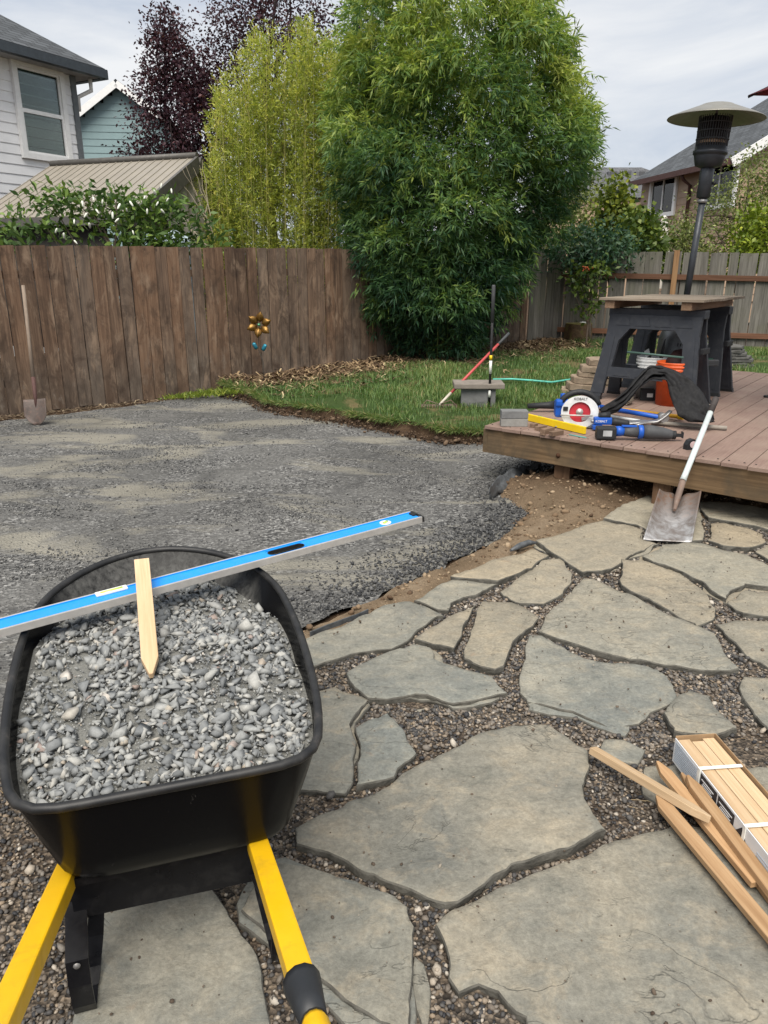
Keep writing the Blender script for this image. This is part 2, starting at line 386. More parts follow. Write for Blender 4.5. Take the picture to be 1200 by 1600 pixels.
# rock prototypes
def ico(sub):
    b = bmesh.new(); bmesh.ops.create_icosphere(b, subdivisions=sub, radius=1.0)
    v = np.array([q.co[:] for q in b.verts]); f = np.array([[q.index for q in fc.verts] for fc in b.faces]); b.free(); return v, f
def rock_protos(k, sub, cuts, seed, flat=(0.75, 0.5)):
    g = np.random.default_rng(seed); base, f = ico(sub); out = []
    for _ in range(k):
        v = base * (1 + g.normal(0, 0.07, (len(base), 1)))
        for _ in range(cuts):
            nrm = g.normal(size=3); nrm /= np.linalg.norm(nrm); dd = g.uniform(0.42, 0.82); s = v @ nrm
            v = v - np.outer(np.maximum(s - dd, 0), nrm)
        v = v * np.array([1.0, g.uniform(flat[0] - .12, flat[0] + .2), g.uniform(flat[1] - .12, flat[1] + .15)])
        out.append(v)
    return out, f
def chips(k, seed, npt=11, flat=(0.8, 0.55)):
    """angular crushed stones: convex hulls of a few random points"""
    g = np.random.default_rng(seed); out = []
    for _ in range(k):
        p = g.normal(size=(npt, 3)); p /= np.linalg.norm(p, axis=1, keepdims=True); p *= g.uniform(.72, 1.12, (npt, 1))
        p *= np.array([1.1, g.uniform(flat[0] - .15, flat[0] + .15), g.uniform(flat[1] - .15, flat[1] + .15)])
        b = bmesh.new(); [b.verts.new(q) for q in p]; r = bmesh.ops.convex_hull(b, input=b.verts[:])
        bmesh.ops.delete(b, geom=[e for e in r['geom_unused'] if isinstance(e, bmesh.types.BMVert)], context='VERTS'); bmesh.ops.recalc_face_normals(b, faces=b.faces[:])
        b.verts.index_update(); out.append((np.array([q.co[:] for q in b.verts]), np.array([[q.index for q in f.verts] for f in b.faces]))); b.free()
    return out
def scatter_chips(name, P, size, protos, mat, seed, tint=None, tilt=0.5, parent=None):
    g = np.random.default_rng(seed); n = len(P); which = g.integers(0, len(protos), n); R = rand_rot(n, g, tilt); P = np.asarray(P); size = np.asarray(size); t = g.uniform(0, 1, n) if tint is None else tint
    VV, FF, TT, base = [], [], [], 0
    for i, (v, f) in enumerate(protos):
        k = np.where(which == i)[0]
        if not len(k): continue
        VV.append((np.einsum('nij,kj->nki', R[k], v) * size[k][:, None, None] + P[k][:, None, :]).reshape(-1, 3)); FF.append((f[None] + (base + np.arange(len(k)) * len(v))[:, None, None]).reshape(-1, 3)); TT.append(np.repeat(t[k], len(v))); base += len(k) * len(v)
    return np_obj(name, np.concatenate(VV), np.concatenate(FF), mat, parent, False, np.concatenate(TT))
def rand_rot(n, g, tilt=0.5):
    rz = g.uniform(0, 2 * np.pi, n); rx = g.normal(0, tilt, n); ry = g.normal(0, tilt, n)
    def m(c, s, ax):
        R = np.zeros((n, 3, 3)); i, j = [(1, 2), (0, 2), (0, 1)][ax]; R[:, ax, ax] = 1; R[:, i, i] = c; R[:, j, j] = c; R[:, i, j] = -s; R[:, j, i] = s; return R
    return m(np.cos(rz), np.sin(rz), 2) @ m(np.cos(ry), np.sin(ry), 1) @ m(np.cos(rx), np.sin(rx), 0)
def scatter(name, P, size, protos, f, mat, seed, tint=None, smooth=False, tilt=0.5, parent=None):
    g = np.random.default_rng(seed); n = len(P); which = g.integers(0, len(protos), n); pv = np.stack(protos)[which]
    R = rand_rot(n, g, tilt); v = np.einsum('nij,nkj->nki', R, pv) * np.asarray(size)[:, None, None] + np.asarray(P)[:, None, :]
    k = pv.shape[1]; F = (f[None] + (np.arange(n) * k)[:, None, None]).reshape(-1, 3)
    t = g.uniform(0, 1, n) if tint is None else tint
    return np_obj(name, v.reshape(-1, 3), F, mat, parent, smooth, np.repeat(t, k))

# ------------------------------------------------------------------ ground, gravel pad, soil, lawn
FA = Vector((-4.335, 8.339)); FD = Vector((0.777, 0.63)).normalized()           # foot line of the brown fence
FN = Vector((FD.y, -FD.x))                                                      # towards the yard
def fence_pt(s, off=0.0): return FA + FD * s + FN * off
CORNER = fence_pt(9.66)
BACK_D = Vector((0.955, -0.297)).normalized()
DECK_Z = 0.37
DC = at(759, 664, DECK_Z).to_2d(); DD = (at(1182, 729, DECK_Z).to_2d() - DC).normalized(); DB = Vector((0.607, 0.796)).normalized()   # deck corner, fascia and board directions
def deck(s, t, z=DECK_Z):
    q = DC + DD * s + DB * t; return Vector((q.x, q.y, z))

g = MB(); g.box((0, 0, -0.485), (800, 800, 0.8)); o = g.build('ground', SOIL); o['kind'] = 'structure'
PAD = [(-7, -0.5), (-3.6, -0.5), (-1.9, 1.35), (-1.2, 2.15), (-0.38, 3.07), (0, 3.46), (.36, 3.86), (.72, 4.28), (0.99, 4.78), (.86, 5.22), (.80, 5.44), (1.15, 5.6), (2.2, 6.7), (.98, 7.0),
       (.61, 6.99), (0, 7.5), (-.70, 8.08), (-1.35, 8.67), (-1.69, 9.34), (-2.17, 9.83), (-3.0, 8.95), (-4.04, 8.02), (-7, 5.6)]
def z_pad(x, y): return -0.066 + 0.016 * fbm((x * 0.8, y * 0.8, 1), 4) + 0.006 * fbm((x * 9, y * 9, 4), 3)
sheet('gravel_pad', PAD, 0.07, z_pad, GRAVEL, jit=0.05)

def z_lawn(x, y): return 0.045 * min(1, max(0, (x + 1.3) / 1.6)) - 0.012 + 0.028 * max(0.0, y - 6.4) + 0.03 * fbm((x * 1.3, y * 1.3, 7), 4)
lawn_edge = [(-2.12, 9.80), (-1.66, 9.32), (-1.32, 8.64), (-.68, 8.05), (.02, 7.47), (.61, 6.96), (1.0, 6.96)]
dk = [deck(-0.05, t) for t in (1.2, 2.5, 4.2)]
LAWN = lawn_edge + [(q.x, q.y) for q in dk] + [(q.x, q.y) for q in (deck(1.5, 4.6), deck(4, 4.8))] + [(10.5, 9.0), (10.5, 12.0)] + \
       [tuple(CORNER + BACK_D * 0.0), tuple(fence_pt(9.6, -.02)), tuple(fence_pt(5.0, -.02)), tuple(fence_pt(2.75, -.02))]
M = Mat('lawn_turf', 0.95, 0.1); p = M.pos(); n1 = M.noise(p, 1.3, 6, 0.6, 0.6); n2 = M.noise(p, 60, 5, 0.7)
col = M.ramp(n1, (0.30, (0.10, 0.07, 0.042)), (0.40, (0.15, 0.125, 0.06)), (0.47, (0.05, 0.078, 0.024)), (0.7, (0.04, 0.075, 0.022)))
fx = FN
dn = M.new('ShaderNodeVectorMath', operation='DOT_PRODUCT'); M.set(dn.inputs[0], p); dn.inputs[1].default_value = (fx.x, fx.y, 0)
dist = M.math('SUBTRACT', dn.outputs['Value'], fx.dot(FA))            # distance from the fence: bark mulch and straw
mf = M.ramp(M.math('ADD', dist, M.math('MULTIPLY', n1, 0.9)), (0.0, 1.0), (0.99, 1.0), (1.0, 0.0))
rr = M.new('ShaderNodeMapRange'); M.set(rr.inputs[0], M.math('ADD', dist, M.math('MULTIPLY', n1, 1.2))); rr.inputs[1].default_value = 1.15; rr.inputs[2].default_value = 1.75; rr.inputs[3].default_value = 1; rr.inputs[4].default_value = 0
barkn = M.noise(M.map(p, (1, 2.4, 1), (0, 0, 0.8)), 20, 5, 0.7)
bark = M.ramp(barkn, (0.3, (0.05, 0.030, 0.018)), (0.5, (0.13, 0.085, 0.048)), (0.7, (0.30, 0.205, 0.115)))
col = M.mix(rr.outputs[0], col, bark)
col = M.mix(0.6, col, M.ramp(n2, (0.3, 0.6), (0.7, 1.3)), 'MULTIPLY')
M.color(col); M.normal(M.bump(n2, 0.8, 0.02, M.bump(barkn, 0.6, 0.02))); TURF = M.m
lawn_o, lawn_ring = sheet('lawn', LAWN, 0.11, z_lawn, TURF, jit=0.05)
# raw cut soil face below the lawn edge
edge = refine(lawn_edge, 0.05, 0.05, 3.1, close=False)
def bankpt(i, j):
    q = edge[min(int(i * (len(edge) - 1) + .5), len(edge) - 1)]
    zt = z_lawn(q.x, q.y) + 0.004; zz = zt + (-0.10 - zt) * j
    o = 0.03 * j + 0.05 * fbm((q.x * 6, q.y * 6, zz * 14), 3) * math.sin(j * 3.1) + 0.05 * j * j
    return Vector((q.x - 0.55 * o, q.y - 0.83 * o, zz))
g = MB(); g.grid(bankpt, len(edge), 9); o = g.build('soil_bank', SOIL); o['kind'] = 'structure'

# soil shoulder between pad, patio and deck
SOILP = [tuple(at(u, v)[:2]) for u, v in [(400, 1055), (470, 985), (600, 918), (700, 873), (775, 838), (800, 806), (775, 770), (772, 740), (800, 716)]] + \
        [tuple(deck(0.15, 0.9)[:2]), tuple(deck(3.4, 0.9)[:2])] + [tuple(at(u, v)[:2]) for u, v in [(1300, 838), (1100, 812), (1000, 800), (955, 822), (850, 862), (720, 922), (620, 970), (480, 1040), (405, 1078)]]
BEDP = [tuple(at(u, v)[:2]) for u, v in [(1340, 822), (1100, 806), (1000, 794), (950, 812), (845, 852), (710, 912), (610, 958), (470, 1018), (400, 1062)]] + [(-1.15, 2.05), (-1.85, 1.25), (-3.2, -0.2), (3.6, -0.2), (3.8, 3.6)]
pad_in = [(x, y) for x, y in PAD]
def z_soil(x, y):
    a, b = np.array([x]), np.array([y])
    d = dist_poly(a, b, pad_in)[0]; s = -1 if in_poly(a, b, pad_in)[0] else 1
    k = min(1, max(0, (d * s + 0.10) / 0.22)); k = k * k * (3 - 2 * k)
    z = -0.105 + 0.085 * k + 0.016 * fbm((x * 7, y * 7, 2), 5) + 0.022 * k * abs(fbm((x * 13, y * 13, 6), 5))
    h = at(890, 762); dd = math.hypot(x - h.x, y - h.y); z += 0.07 * math.exp(-(dd / 0.42) ** 2) * k + 0.03 * fbm((x * 11, y * 11, 8), 4) * math.exp(-(dd / 0.7) ** 2)
    if in_poly(a, b, BEDP)[0]: z = min(z, -0.03)
    elif dist_poly(a, b, BEDP)[0] < .12: z = min(z, -.018)
    return z
M = Mat('soil_shoulder', 0.95, 0.1); p = M.pos(); n = M.noise(p, 4, 8, 0.65, 0.4); f = M.noise(p, 150, 5, 0.75)
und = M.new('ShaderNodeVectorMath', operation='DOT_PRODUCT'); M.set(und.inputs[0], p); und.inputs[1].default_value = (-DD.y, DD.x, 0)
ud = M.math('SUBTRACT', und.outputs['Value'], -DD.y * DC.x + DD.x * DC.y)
dry = M.ramp(n, (0.3, (0.15, 0.108, 0.068)), (0.5, (0.235, 0.172, 0.112)), (0.7, (0.33, 0.255, 0.175)))  # paler soil colour, away from the deck
dark_soil = M.ramp(n, (0.3, (0.055, 0.034, 0.021)), (0.5, (0.10, 0.065, 0.04)), (0.7, (0.17, 0.115, 0.07)))
mr = M.new('ShaderNodeMapRange'); M.set(mr.inputs[0], M.math('ADD', ud, M.math('MULTIPLY', n, 0.8))); mr.inputs[1].default_value = -0.1; mr.inputs[2].default_value = 0.45  # soil colour turns darker towards and under the deck
col = M.mix(mr.outputs[0], dry, dark_soil); col = M.mix(0.6, col, M.ramp(f, (0.3, 0.55), (0.7, 1.25)), 'MULTIPLY')
M.color(col); M.normal(M.bump(f, 0.7, 0.01, M.bump(M.noise(p, 40, 6, 0.7), 0.8, 0.03))); SHOULDER = M.m
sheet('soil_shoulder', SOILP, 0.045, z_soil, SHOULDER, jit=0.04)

# patio bed
def z_bed(x, y): return -0.021 + 0.008 * fbm((x * 4, y * 4, 5), 3)
patio, _ = sheet('patio', BEDP, 0.09, z_bed, BED)

# flagstones: outlines of the stones as they lie on the ground
STONES = [
 [(480,995),(550,967),(600,945),(640,937),(673,948),(697,960),(653,983),(632,998),(610,1013),(587,1015),(550,1023),(520,1032),(490,1043),(455,1052),(420,1040),(440,1012)],
 [(645,937),(673,920),(707,908),(740,907),(777,912),(753,928),(723,934),(703,943),(697,953),(673,947)],
 [(703,902),(740,887),(800,867),(833,857),(857,868),(830,887),(780,910),(750,907)],
 [(783,923),(813,897),(847,875),(877,873),(893,893),(893,910),(877,927),(850,942),(813,942),(798,935)],
 [(837,846),(893,827),(943,813),(973,820),(1003,827),(1003,842),(1027,846),(987,867),(973,877),(943,892),(910,895),(880,873),(853,857)],
 [(943,809),(973,787),(1010,775),(1060,772),(1087,785),(1100,810),(1102,830),(1098,843),(1060,846),(1030,842),(1003,822)],
 [(1090,783),(1133,786),(1200,795),(1300,803),(1300,850),(1200,828),(1160,820),(1107,810),(1096,797)],
 [(1109,818),(1133,817),(1167,823),(1193,833),(1195,847),(1173,857),(1130,855),(1105,845),(1112,832)],
 [(1200,848),(1260,850),(1260,888),(1205,876),(1182,862)],
 [(1003,870),(1033,849),(1077,848),(1100,850),(1130,859),(1167,865),(1205,887),(1260,905),(1260,926),(1200,916),(1165,911),(1145,922),(1133,937),(1113,927),(1093,910),(1067,895),(1047,886),(1020,880)],
 [(968,875),(1000,877),(1047,892),(1073,903),(1100,927),(1120,950),(1117,967),(1093,977),(1053,957),(1013,937),(970,917)],
 [(910,900),(927,900),(967,919),(1013,942),(1067,969),(1117,989),(1133,1020),(1155,1047),(1110,1048),(1077,1045),(1040,1040),(1000,1032),(957,1023),(927,1015),(870,998),(838,987),(853,963),(880,933)],
 [(1162,918),(1200,924),(1260,932),(1260,965),(1200,962),(1160,957),(1139,942),(1150,929)],
 [(1115,975),(1147,970),(1200,973),(1280,975),(1280,1070),(1200,1043),(1170,1023),(1147,1003),(1130,990)],
 [(1160,1053),(1200,1055),(1300,1060),(1300,1180),(1210,1150),(1183,1123),(1163,1093),(1157,1073)],
 [(828,995),(847,995),(877,1007),(913,1027),(943,1033),(987,1037),(1030,1043),(1055,1070),(1059,1095),(1015,1110),(997,1128),(960,1138),(925,1125),(893,1112),(855,1102),(823,1095),(812,1080),(814,1043),(820,1020)],
 [(752,938),(800,940),(840,968),(813,997),(800,1023),(787,1043),(773,1048),(750,1042),(727,1028),(725,1007),(735,977),(745,950)],
 [(743,942),(737,957),(724,983),(710,1015),(687,1010),(647,998),(673,980),(707,960)],
 [(540,1052),(573,1033),(607,1017),(647,1007),(673,1012),(680,1030),(717,1047),(767,1057),(793,1083),(753,1090),(707,1098),(667,1087),(640,1087),(607,1093),(573,1090),(553,1073)],
 [(485,1084),(523,1078),(580,1093),(567,1113),(549,1135),(553,1160),(553,1220),(538,1238),(473,1232),(425,1225),(425,1095)],
 [(607,1107),(627,1133),(653,1175),(620,1200),(613,1213),(557,1227),(558,1160),(554,1137)],
 [(460,1290),(463,1317),(500,1328),(553,1353),(607,1373),(670,1397),(712,1406),(740,1390),(773,1367),(800,1355),(840,1343),(900,1327),(952,1302),(930,1277),(910,1253),(907,1230),(923,1197),(920,1173),(887,1147),(857,1132),(833,1128),(800,1130),(740,1153),(700,1173),(647,1197),(610,1222),(573,1240),(500,1267)],
 [(678,1447),(693,1433),(740,1403),(773,1387),(807,1377),(840,1360),(867,1348),(933,1327),(1000,1300),(1048,1287),(1130,1290),(1260,1330),(1330,1500),(1330,1720),(860,1720),(823,1593),(793,1567),(780,1550),(753,1533),(733,1537),(712,1543),(707,1513),(697,1483)],
 [(375,1425),(400,1385),(425,1345),(440,1342),(483,1350),(563,1378),(607,1393),(640,1413),(648,1447),(648,1517),(647,1640),(640,1640),(607,1600),(557,1567),(503,1530),(460,1498),(415,1462)],
 [(653,1493),(662,1520),(670,1550),(684,1640),(653,1640),(651,1530)],
 [(340,1400),(353,1420),(373,1460),(397,1493),(412,1533),(430,1597),(440,1660),(115,1660),(113,1597),(123,1553),(110,1517),(110,1487),(120,1457),(160,1400),(240,1370),(330,1380)],
 [(947,1153),(977,1155),(1008,1170),(992,1192),(965,1183),(943,1172)],
 [(1077,1082),(1110,1087),(1127,1113),(1155,1140),(1120,1152),(1053,1148),(1033,1117)],
 [(1007,1197),(1057,1188),(1110,1225),(1130,1250),(1080,1268),(1035,1262),(1005,1240)],
 [(1163,1200),(1210,1195),(1300,1200),(1300,1290),(1210,1262)],
]
LOW = {24: -0.012, 26: -0.008, 28: -0.012}        # small stones set lower in the pebbles
STONE_RINGS = []
def flagstone(poly2, seed, ztop=0.0, thick=0.055, step=0.03):
    # orient counter-clockwise
    A = sum(poly2[i].x * poly2[(i + 1) % len(poly2)].y - poly2[(i + 1) % len(poly2)].x * poly2[i].y for i in range(len(poly2)))
    if A < 0: poly2 = poly2[::-1]
    ring = refine(poly2, step, 0.020, seed); n = len(ring)
    STONE_RINGS.append([(q.x, q.y) for q in ring])
    nr = []
    for i in range(n):
        d = ring[(i + 1) % n] - ring[i - 1]; d = d.normalized() if d.length > 1e-9 else Vector((1, 0)); nr.append(Vector((d.y, -d.x)))
    tx, ty = random.uniform(-.008, .008), random.uniform(-.008, .008); cx = sum(q.x for q in ring) / n; cy = sum(q.y for q in ring) / n
    ang = random.uniform(0, 3.1)
    def zt(x, y):
        a = x * math.cos(ang) + y * math.sin(ang); b = -x * math.sin(ang) + y * math.cos(ang)
        t = (fbm((a * 1.3 + seed, b * 2.2, seed), 4) + 0.22 * fbm((x * 9, y * 9, seed), 3)) * 2.4
        fl = math.floor(t); fr = t - fl; st = fl + min(1, max(0, (fr - 0.44) * 9))
        return ztop + tx * (x - cx) + ty * (y - cy) + 0.0065 * st + 0.0022 * fbm((x * 6, y * 6, seed), 3)
    xs = [q.x for q in ring]; ys = [q.y for q in ring]
    gx, gy = np.meshgrid(np.arange(min(xs), max(xs), step), np.arange(min(ys), max(ys), step)); gx, gy = gx.ravel(), gy.ravel()
    gx = gx + RNG.uniform(-.3, .3, len(gx)) * step; gy = gy + RNG.uniform(-.3, .3, len(gy)) * step
    k = in_poly(gx, gy, ring); gx, gy = gx[k], gy[k]; k = dist_poly(gx, gy, ring) > step * 0.55; gx, gy = gx[k], gy[k]
    ins = [ring[i] - nr[i] * 0.004 for i in range(n)]
    vs_ = ins + [Vector((a, b)) for a, b in zip(gx, gy)]
    ov, _, of, orig, *_ = delaunay_2d_cdt(vs_, [(i, (i + 1) % n) for i in range(n)], [], 1, 1e-6)
    V = [(q.x, q.y, zt(q.x, q.y)) for q in ov]; F = [list(f) for f in of]
    back = {}
    for j, ol in enumerate(orig):
        for q in ol: back[q] = j
    idx = [back.get(i) for i in range(n)]
    idx = [i for i in idx if i is not None]
    m = len(idx)
    rr = [random.uniform(-.006, .010) for _ in range(m)]
    b1 = len(V)
    for j in range(m):
        i = j if m == n else min(n - 1, j); q = Vector(V[idx[j]]); o = nr[i]
        V.append((q.x + o.x * .003, q.y + o.y * .003, q.z - .003 - random.uniform(0, .003)))
    b2 = len(V)
    for j in range(m):
        i = j if m == n else min(n - 1, j); q = Vector(V[idx[j]]); o = nr[i]; e = .001 + .4 * rr[j] + .004 * fbm((q.x * 12, q.y * 12, 3), 2)
        V.append((q.x + o.x * e, q.y + o.y * e, q.z - .022))
    b3 = len(V)
    for j in range(m):
        i = j if m == n else min(n - 1, j); q = Vector(V[idx[j]]); o = nr[i]
        V.append((q.x + o.x * (rr[j] * .4 - .006), q.y + o.y * (rr[j] * .4 - .006), q.z - thick))
    for j in range(m):
        k = (j + 1) % m
        for a, b in ((None, b1), (b1, b2), (b2, b3)):
            p0, p1 = (idx[j], idx[k]) if a is None else (a + j, a + k)
            F.append([p1, p0, b + j, b + k])
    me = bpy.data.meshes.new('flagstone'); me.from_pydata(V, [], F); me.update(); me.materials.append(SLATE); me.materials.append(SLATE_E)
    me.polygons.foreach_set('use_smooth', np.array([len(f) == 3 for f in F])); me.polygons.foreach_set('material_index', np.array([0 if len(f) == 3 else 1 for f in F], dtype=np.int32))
    return link(bpy.data.objects.new('flagstone', me), patio)
for i, S in enumerate(STONES):
    z0 = LOW.get(i, random.uniform(-0.002, 0.008))
    poly = [at(u, v, z0).to_2d() for u, v in S]; yc = sum(q.y for q in poly) / len(poly)
    flagstone(poly, i * 3.7 + 1.3, z0, step=0.022 if yc < 2.6 else 0.034)
# stones of the same patio farther to the right
for i, (cx, cy, r_) in enumerate([(1.72, 1.30, .27), (2.02, 2.02, .33), (2.42, 2.78, .33), (2.40, 1.35, .30), (2.78, 2.02, .32), (3.05, 3.15, .30), (1.55, .62, .26), (2.2, .65, .28)]):
    gg = np.random.default_rng(300 + i); m_ = 7; flagstone([Vector((cx + r_ * gg.uniform(.8, 1.15) * math.cos(t), cy + r_ * gg.uniform(.8, 1.15) * math.sin(t))) for t in np.linspace(0, 2 * math.pi, m_ + 1)[:-1] + gg.uniform(-.25, .25, m_)], 210.0 + i * 3.3, 0.003, step=.034)
# lower split layers that peep out round some stones
for i in (4, 9, 18, 19, 23):
    rg = [Vector(q) for q in STONE_RINGS[i]]; n_ = len(rg); lay = []
    for k in range(0, n_, 2):
        d_ = (rg[(k + 1) % n_] - rg[k - 1]).normalized(); o_ = Vector((d_.y, -d_.x)); m_ = fbm((rg[k].x * 2.3 + i, rg[k].y * 2.3, 5.0), 3); lay.append(rg[k] + o_ * (min(.034, max(-.012, m_ * .075))))
    flagstone(lay, 140.0 + i * 2.1, -.011, .035, .03)
# lower layers that show beside two split stones
for S, z0 in (([(812,1085),(823,1080),(900,1100),(960,1120),(1000,1112),(985,1146),(975,1153),(935,1141),(900,1126),(858,1123),(823,1115)], -0.018), ([(622,1090),(667,1078),(712,1092),(655,1111)], -0.014)):
    flagstone([at(u, v, z0).to_2d() for u, v in S], 77.7 + z0 * 500, z0, 0.04, 0.03)

# pebbles in the joints, straw, gravel on the pad
IN20, F20 = rock_protos(8, 1, 1, 5, (0.8, 0.6)); IN20 = [v for v in IN20]
def ico0(k, seed, flat, cuts=1):
    return rock_protos(k, 1, cuts, seed, flat)
def peb_points(n, x0, x1, y0, y1, dens):
    x = RNG.uniform(x0, x1, n); y = RNG.uniform(y0, y1, n); k = in_poly(x, y, BEDP) & (x > -0.56 * (y + 0.6) - 0.25) & (x < 0.66 * (y + 0.6) + 0.35); x, y = x[k], y[k]
    keep = np.ones(len(x), bool)
    for r in STONE_RINGS:
        xs = [q[0] for q in r]; ys = [q[1] for q in r]; b = (x > min(xs)) & (x < max(xs)) & (y > min(ys)) & (y < max(ys)) & keep
        if b.any():
            ii = np.where(b)[0]; keep[ii[in_poly(x[ii], y[ii], r)]] = False
    x, y = x[keep], y[keep]
    dn_ = np.array([mnoise.noise((a * 3.1, b * 3.1, 9.0)) for a, b in zip(x, y)]); k = RNG.uniform(0, 1, len(x)) < np.clip(dens + dn_ * 1.1, 0.15, 1)
    return x[k], y[k]
PP, PS = [], []
for (n, y0, y1, r0) in ((74000, 0.45, 2.1, 0.0052), (70000, 2.1, 3.3, 0.0058), (46000, 3.3, 5.0, 0.0068)):
    x, y = peb_points(n, -2.0, 3.2, y0, y1, 0.85)
    s = r0 * np.exp(RNG.normal(0, 0.28, len(x))); z = np.array([z_bed(a, b) for a, b in zip(x, y)]) + s * RNG.uniform(0.1, 1.0, len(x))
    PP.append(np.stack([x, y, z], 1)); PS.append(s)
PP = np.concatenate(PP); PS = np.concatenate(PS)
def icosa(k, seed):
    g = np.random.default_rng(seed); t = (1 + 5 ** .5) / 2
    v = np.array([(-1, t, 0), (1, t, 0), (-1, -t, 0), (1, -t, 0), (0, -1, t), (0, 1, t), (0, -1, -t), (0, 1, -t), (t, 0, -1), (t, 0, 1), (-t, 0, -1), (-t, 0, 1)]) / 1.9
    f = np.array([(0, 11, 5), (0, 5, 1), (0, 1, 7), (0, 7, 10), (0, 10, 11), (1, 5, 9), (5, 11, 4), (11, 10, 2), (10, 7, 6), (7, 1, 8), (3, 9, 4), (3, 4, 2), (3, 2, 6), (3, 6, 8), (3, 8, 9), (4, 9, 5), (2, 4, 11), (6, 2, 10), (8, 6, 7), (9, 8, 1)])
    return [v * (1 + g.normal(0, 0.10, (12, 1))) * np.array([1.25, g.uniform(.75, 1.05), g.uniform(.5, .8)]) for _ in range(k)], f
PB, PF = icosa(10, 3)
o = scatter('patio_pebbles', PP, PS, PB, PF, PEB, 21, smooth=True, tilt=0.35); tag(o, 'small brown and grey river pebbles filling the joints between the flagstones', 'pebbles', kind='stuff')
print('patio pebbles', len(PP))
# dry straw and bark bits lying in the joints
x, y = peb_points(2600, -2.0, 3.0, 0.5, 4.6, 0.3)
def straw(name, x, y, z, L, W, mat, seed, label, lift=0.3):
    g = np.random.default_rng(seed); n = len(x); a = g.uniform(0, 2 * np.pi, n); l = L * g.uniform(.35, 1, n); e = g.uniform(-lift, lift, n) * l
    d = np.stack([np.cos(a) * l, np.sin(a) * l, e], 1) / 2; s = np.stack([-np.sin(a), np.cos(a), np.zeros(n)], 1) * (W * g.uniform(.5, 1.2, n))[:, None]
    c = np.stack([x, y, z + np.abs(e) / 2], 1); mid = c + s * g.normal(0, 3, (n, 1)) + np.array([0, 0, .002])
    V = np.stack([c - d - s, c - d + s, mid + s, mid - s, c + d + s * .5, c + d - s * .5], 1).reshape(-1, 3); b = np.arange(n)[:, None] * 6
    F = np.concatenate([b + [0, 1, 2, 3], b + [3, 2, 4, 5]]); t = np.repeat(g.uniform(0, 1, n), 6)
    o = np_obj(name, V, F, mat, None, False, t); return tag(o, label, 'litter', kind='stuff')
STRAW = m_rock('dry_straw', [(0.0, (0.12, 0.075, 0.04)), (0.5, (0.30, 0.21, 0.11)), (1.0, (0.50, 0.39, 0.23))], 0.85, 0.1)
straw('straw_litter', x, y, np.full(len(x), -0.018), 0.055, 0.0011, STRAW, 5, 'dry straw and grass bits lying among the patio pebbles')
# crumbs of soil and chips lying on the stones
n = 2400; x = RNG.uniform(-1.2, 3, n); y = RNG.uniform(0.7, 4.6, n); k = np.zeros(n, bool)
for r in STONE_RINGS: k |= in_poly(x, y, r)
x, y = x[k], y[k]; n = len(x); s = 0.0025 * np.exp(RNG.normal(0, .45, n))
o = scatter('soil_crumbs', np.stack([x, y, np.full(n, 0.007)], 1), s, PB, PF, m_rock('crumbs', [(0, (0.05, 0.035, 0.025)), (0.6, (0.13, 0.10, 0.075)), (1, (0.3, 0.27, 0.22))], 0.9), 44); tag(o, 'crumbs of soil and stone chips scattered over the flagstones', 'crumbs', kind='stuff')

# crushed gravel on the pad: loose and coarse towards the patio edge and in raked bands
CB, CF = rock_protos(8, 1, 0, 9); CB2, CF2 = icosa(10, 8)
n = 230000; x = RNG.uniform(-4.6, 1.6, n); y = RNG.uniform(2.0, 9.6, n)
k = in_poly(x, y, PAD) & (np.abs(x) < 0.56 * (y + 0.5) + 0.1); x, y = x[k], y[k]
de = dist_poly(x, y, [(-1.9, 1.35), (-0.38, 3.07), (.36, 3.86), (.99, 4.78), (1.3, 5.9), (.99, 4.78), (.36, 3.86), (-.38, 3.07)])
dn_ = np.array([mnoise.fractal((a * 0.8, b * 1.9, 4.0), 1.0, 2.0, 3) for a, b in zip(x, y)])
edge_w = np.clip(1.05 - de / 0.5, 0, 1) * np.clip((y - 3.0) * 3, 0, 1)
pr_ = np.clip(edge_w * 1.0 + np.clip((dn_ - 0.02) * 2.4, 0, 0.7) * (y > 3.6) + 0.07, 0, 1) * np.clip(4.6 / (y + 0.1), 0.4, 1)
k = RNG.uniform(0, 1, len(x)) < pr_; x, y, ew = x[k], y[k], edge_w[k]
s = (0.0058 + 0.0034 * ew) * np.exp(RNG.normal(0, 0.3, len(x)))
z = np.array([z_pad(a, b) for a, b in zip(x, y)]) + s * (0.25 + 0.5 * RNG.uniform(0, 1, len(x)) * (0.4 + ew))
t = np.clip(RNG.uniform(0, 1, len(x)) - 0.28 * ew, 0, 1)
CHIP = chips(14, 77, 8)
o = scatter_chips('loose_gravel', np.stack([x, y, z], 1), s * 1.1, CHIP, CRUSH, 31, tint=t, tilt=0.6); tag(o, 'loose crushed grey gravel lying on the compacted pad', 'gravel', kind='stuff')
print('pad gravel', len(x))

# clods of soil on the shoulder
n = 9000; x = RNG.uniform(-.5, 3.4, n); y = RNG.uniform(2.9, 6.2, n); k = in_poly(x, y, SOILP); x, y = x[k], y[k]
for r in STONE_RINGS:
    k = ~in_poly(x, y, r); x, y = x[k], y[k]
s = 0.0055 * np.exp(RNG.normal(0, .6, len(x))); s = np.minimum(s, .03)
z = np.array([z_soil(a, b) for a, b in zip(x, y)]) + s * .2
o = scatter('soil_clods', np.stack([x, y, z], 1), s, PB, PF, m_rock('clod', [(0, (0.08, 0.05, 0.03)), (0.5, (0.18, 0.122, 0.074)), (1, (0.33, 0.25, 0.165))], .95), 45, smooth=True); tag(o, 'clods and crumbs of tan soil between gravel, deck and patio', 'soil', kind='stuff')

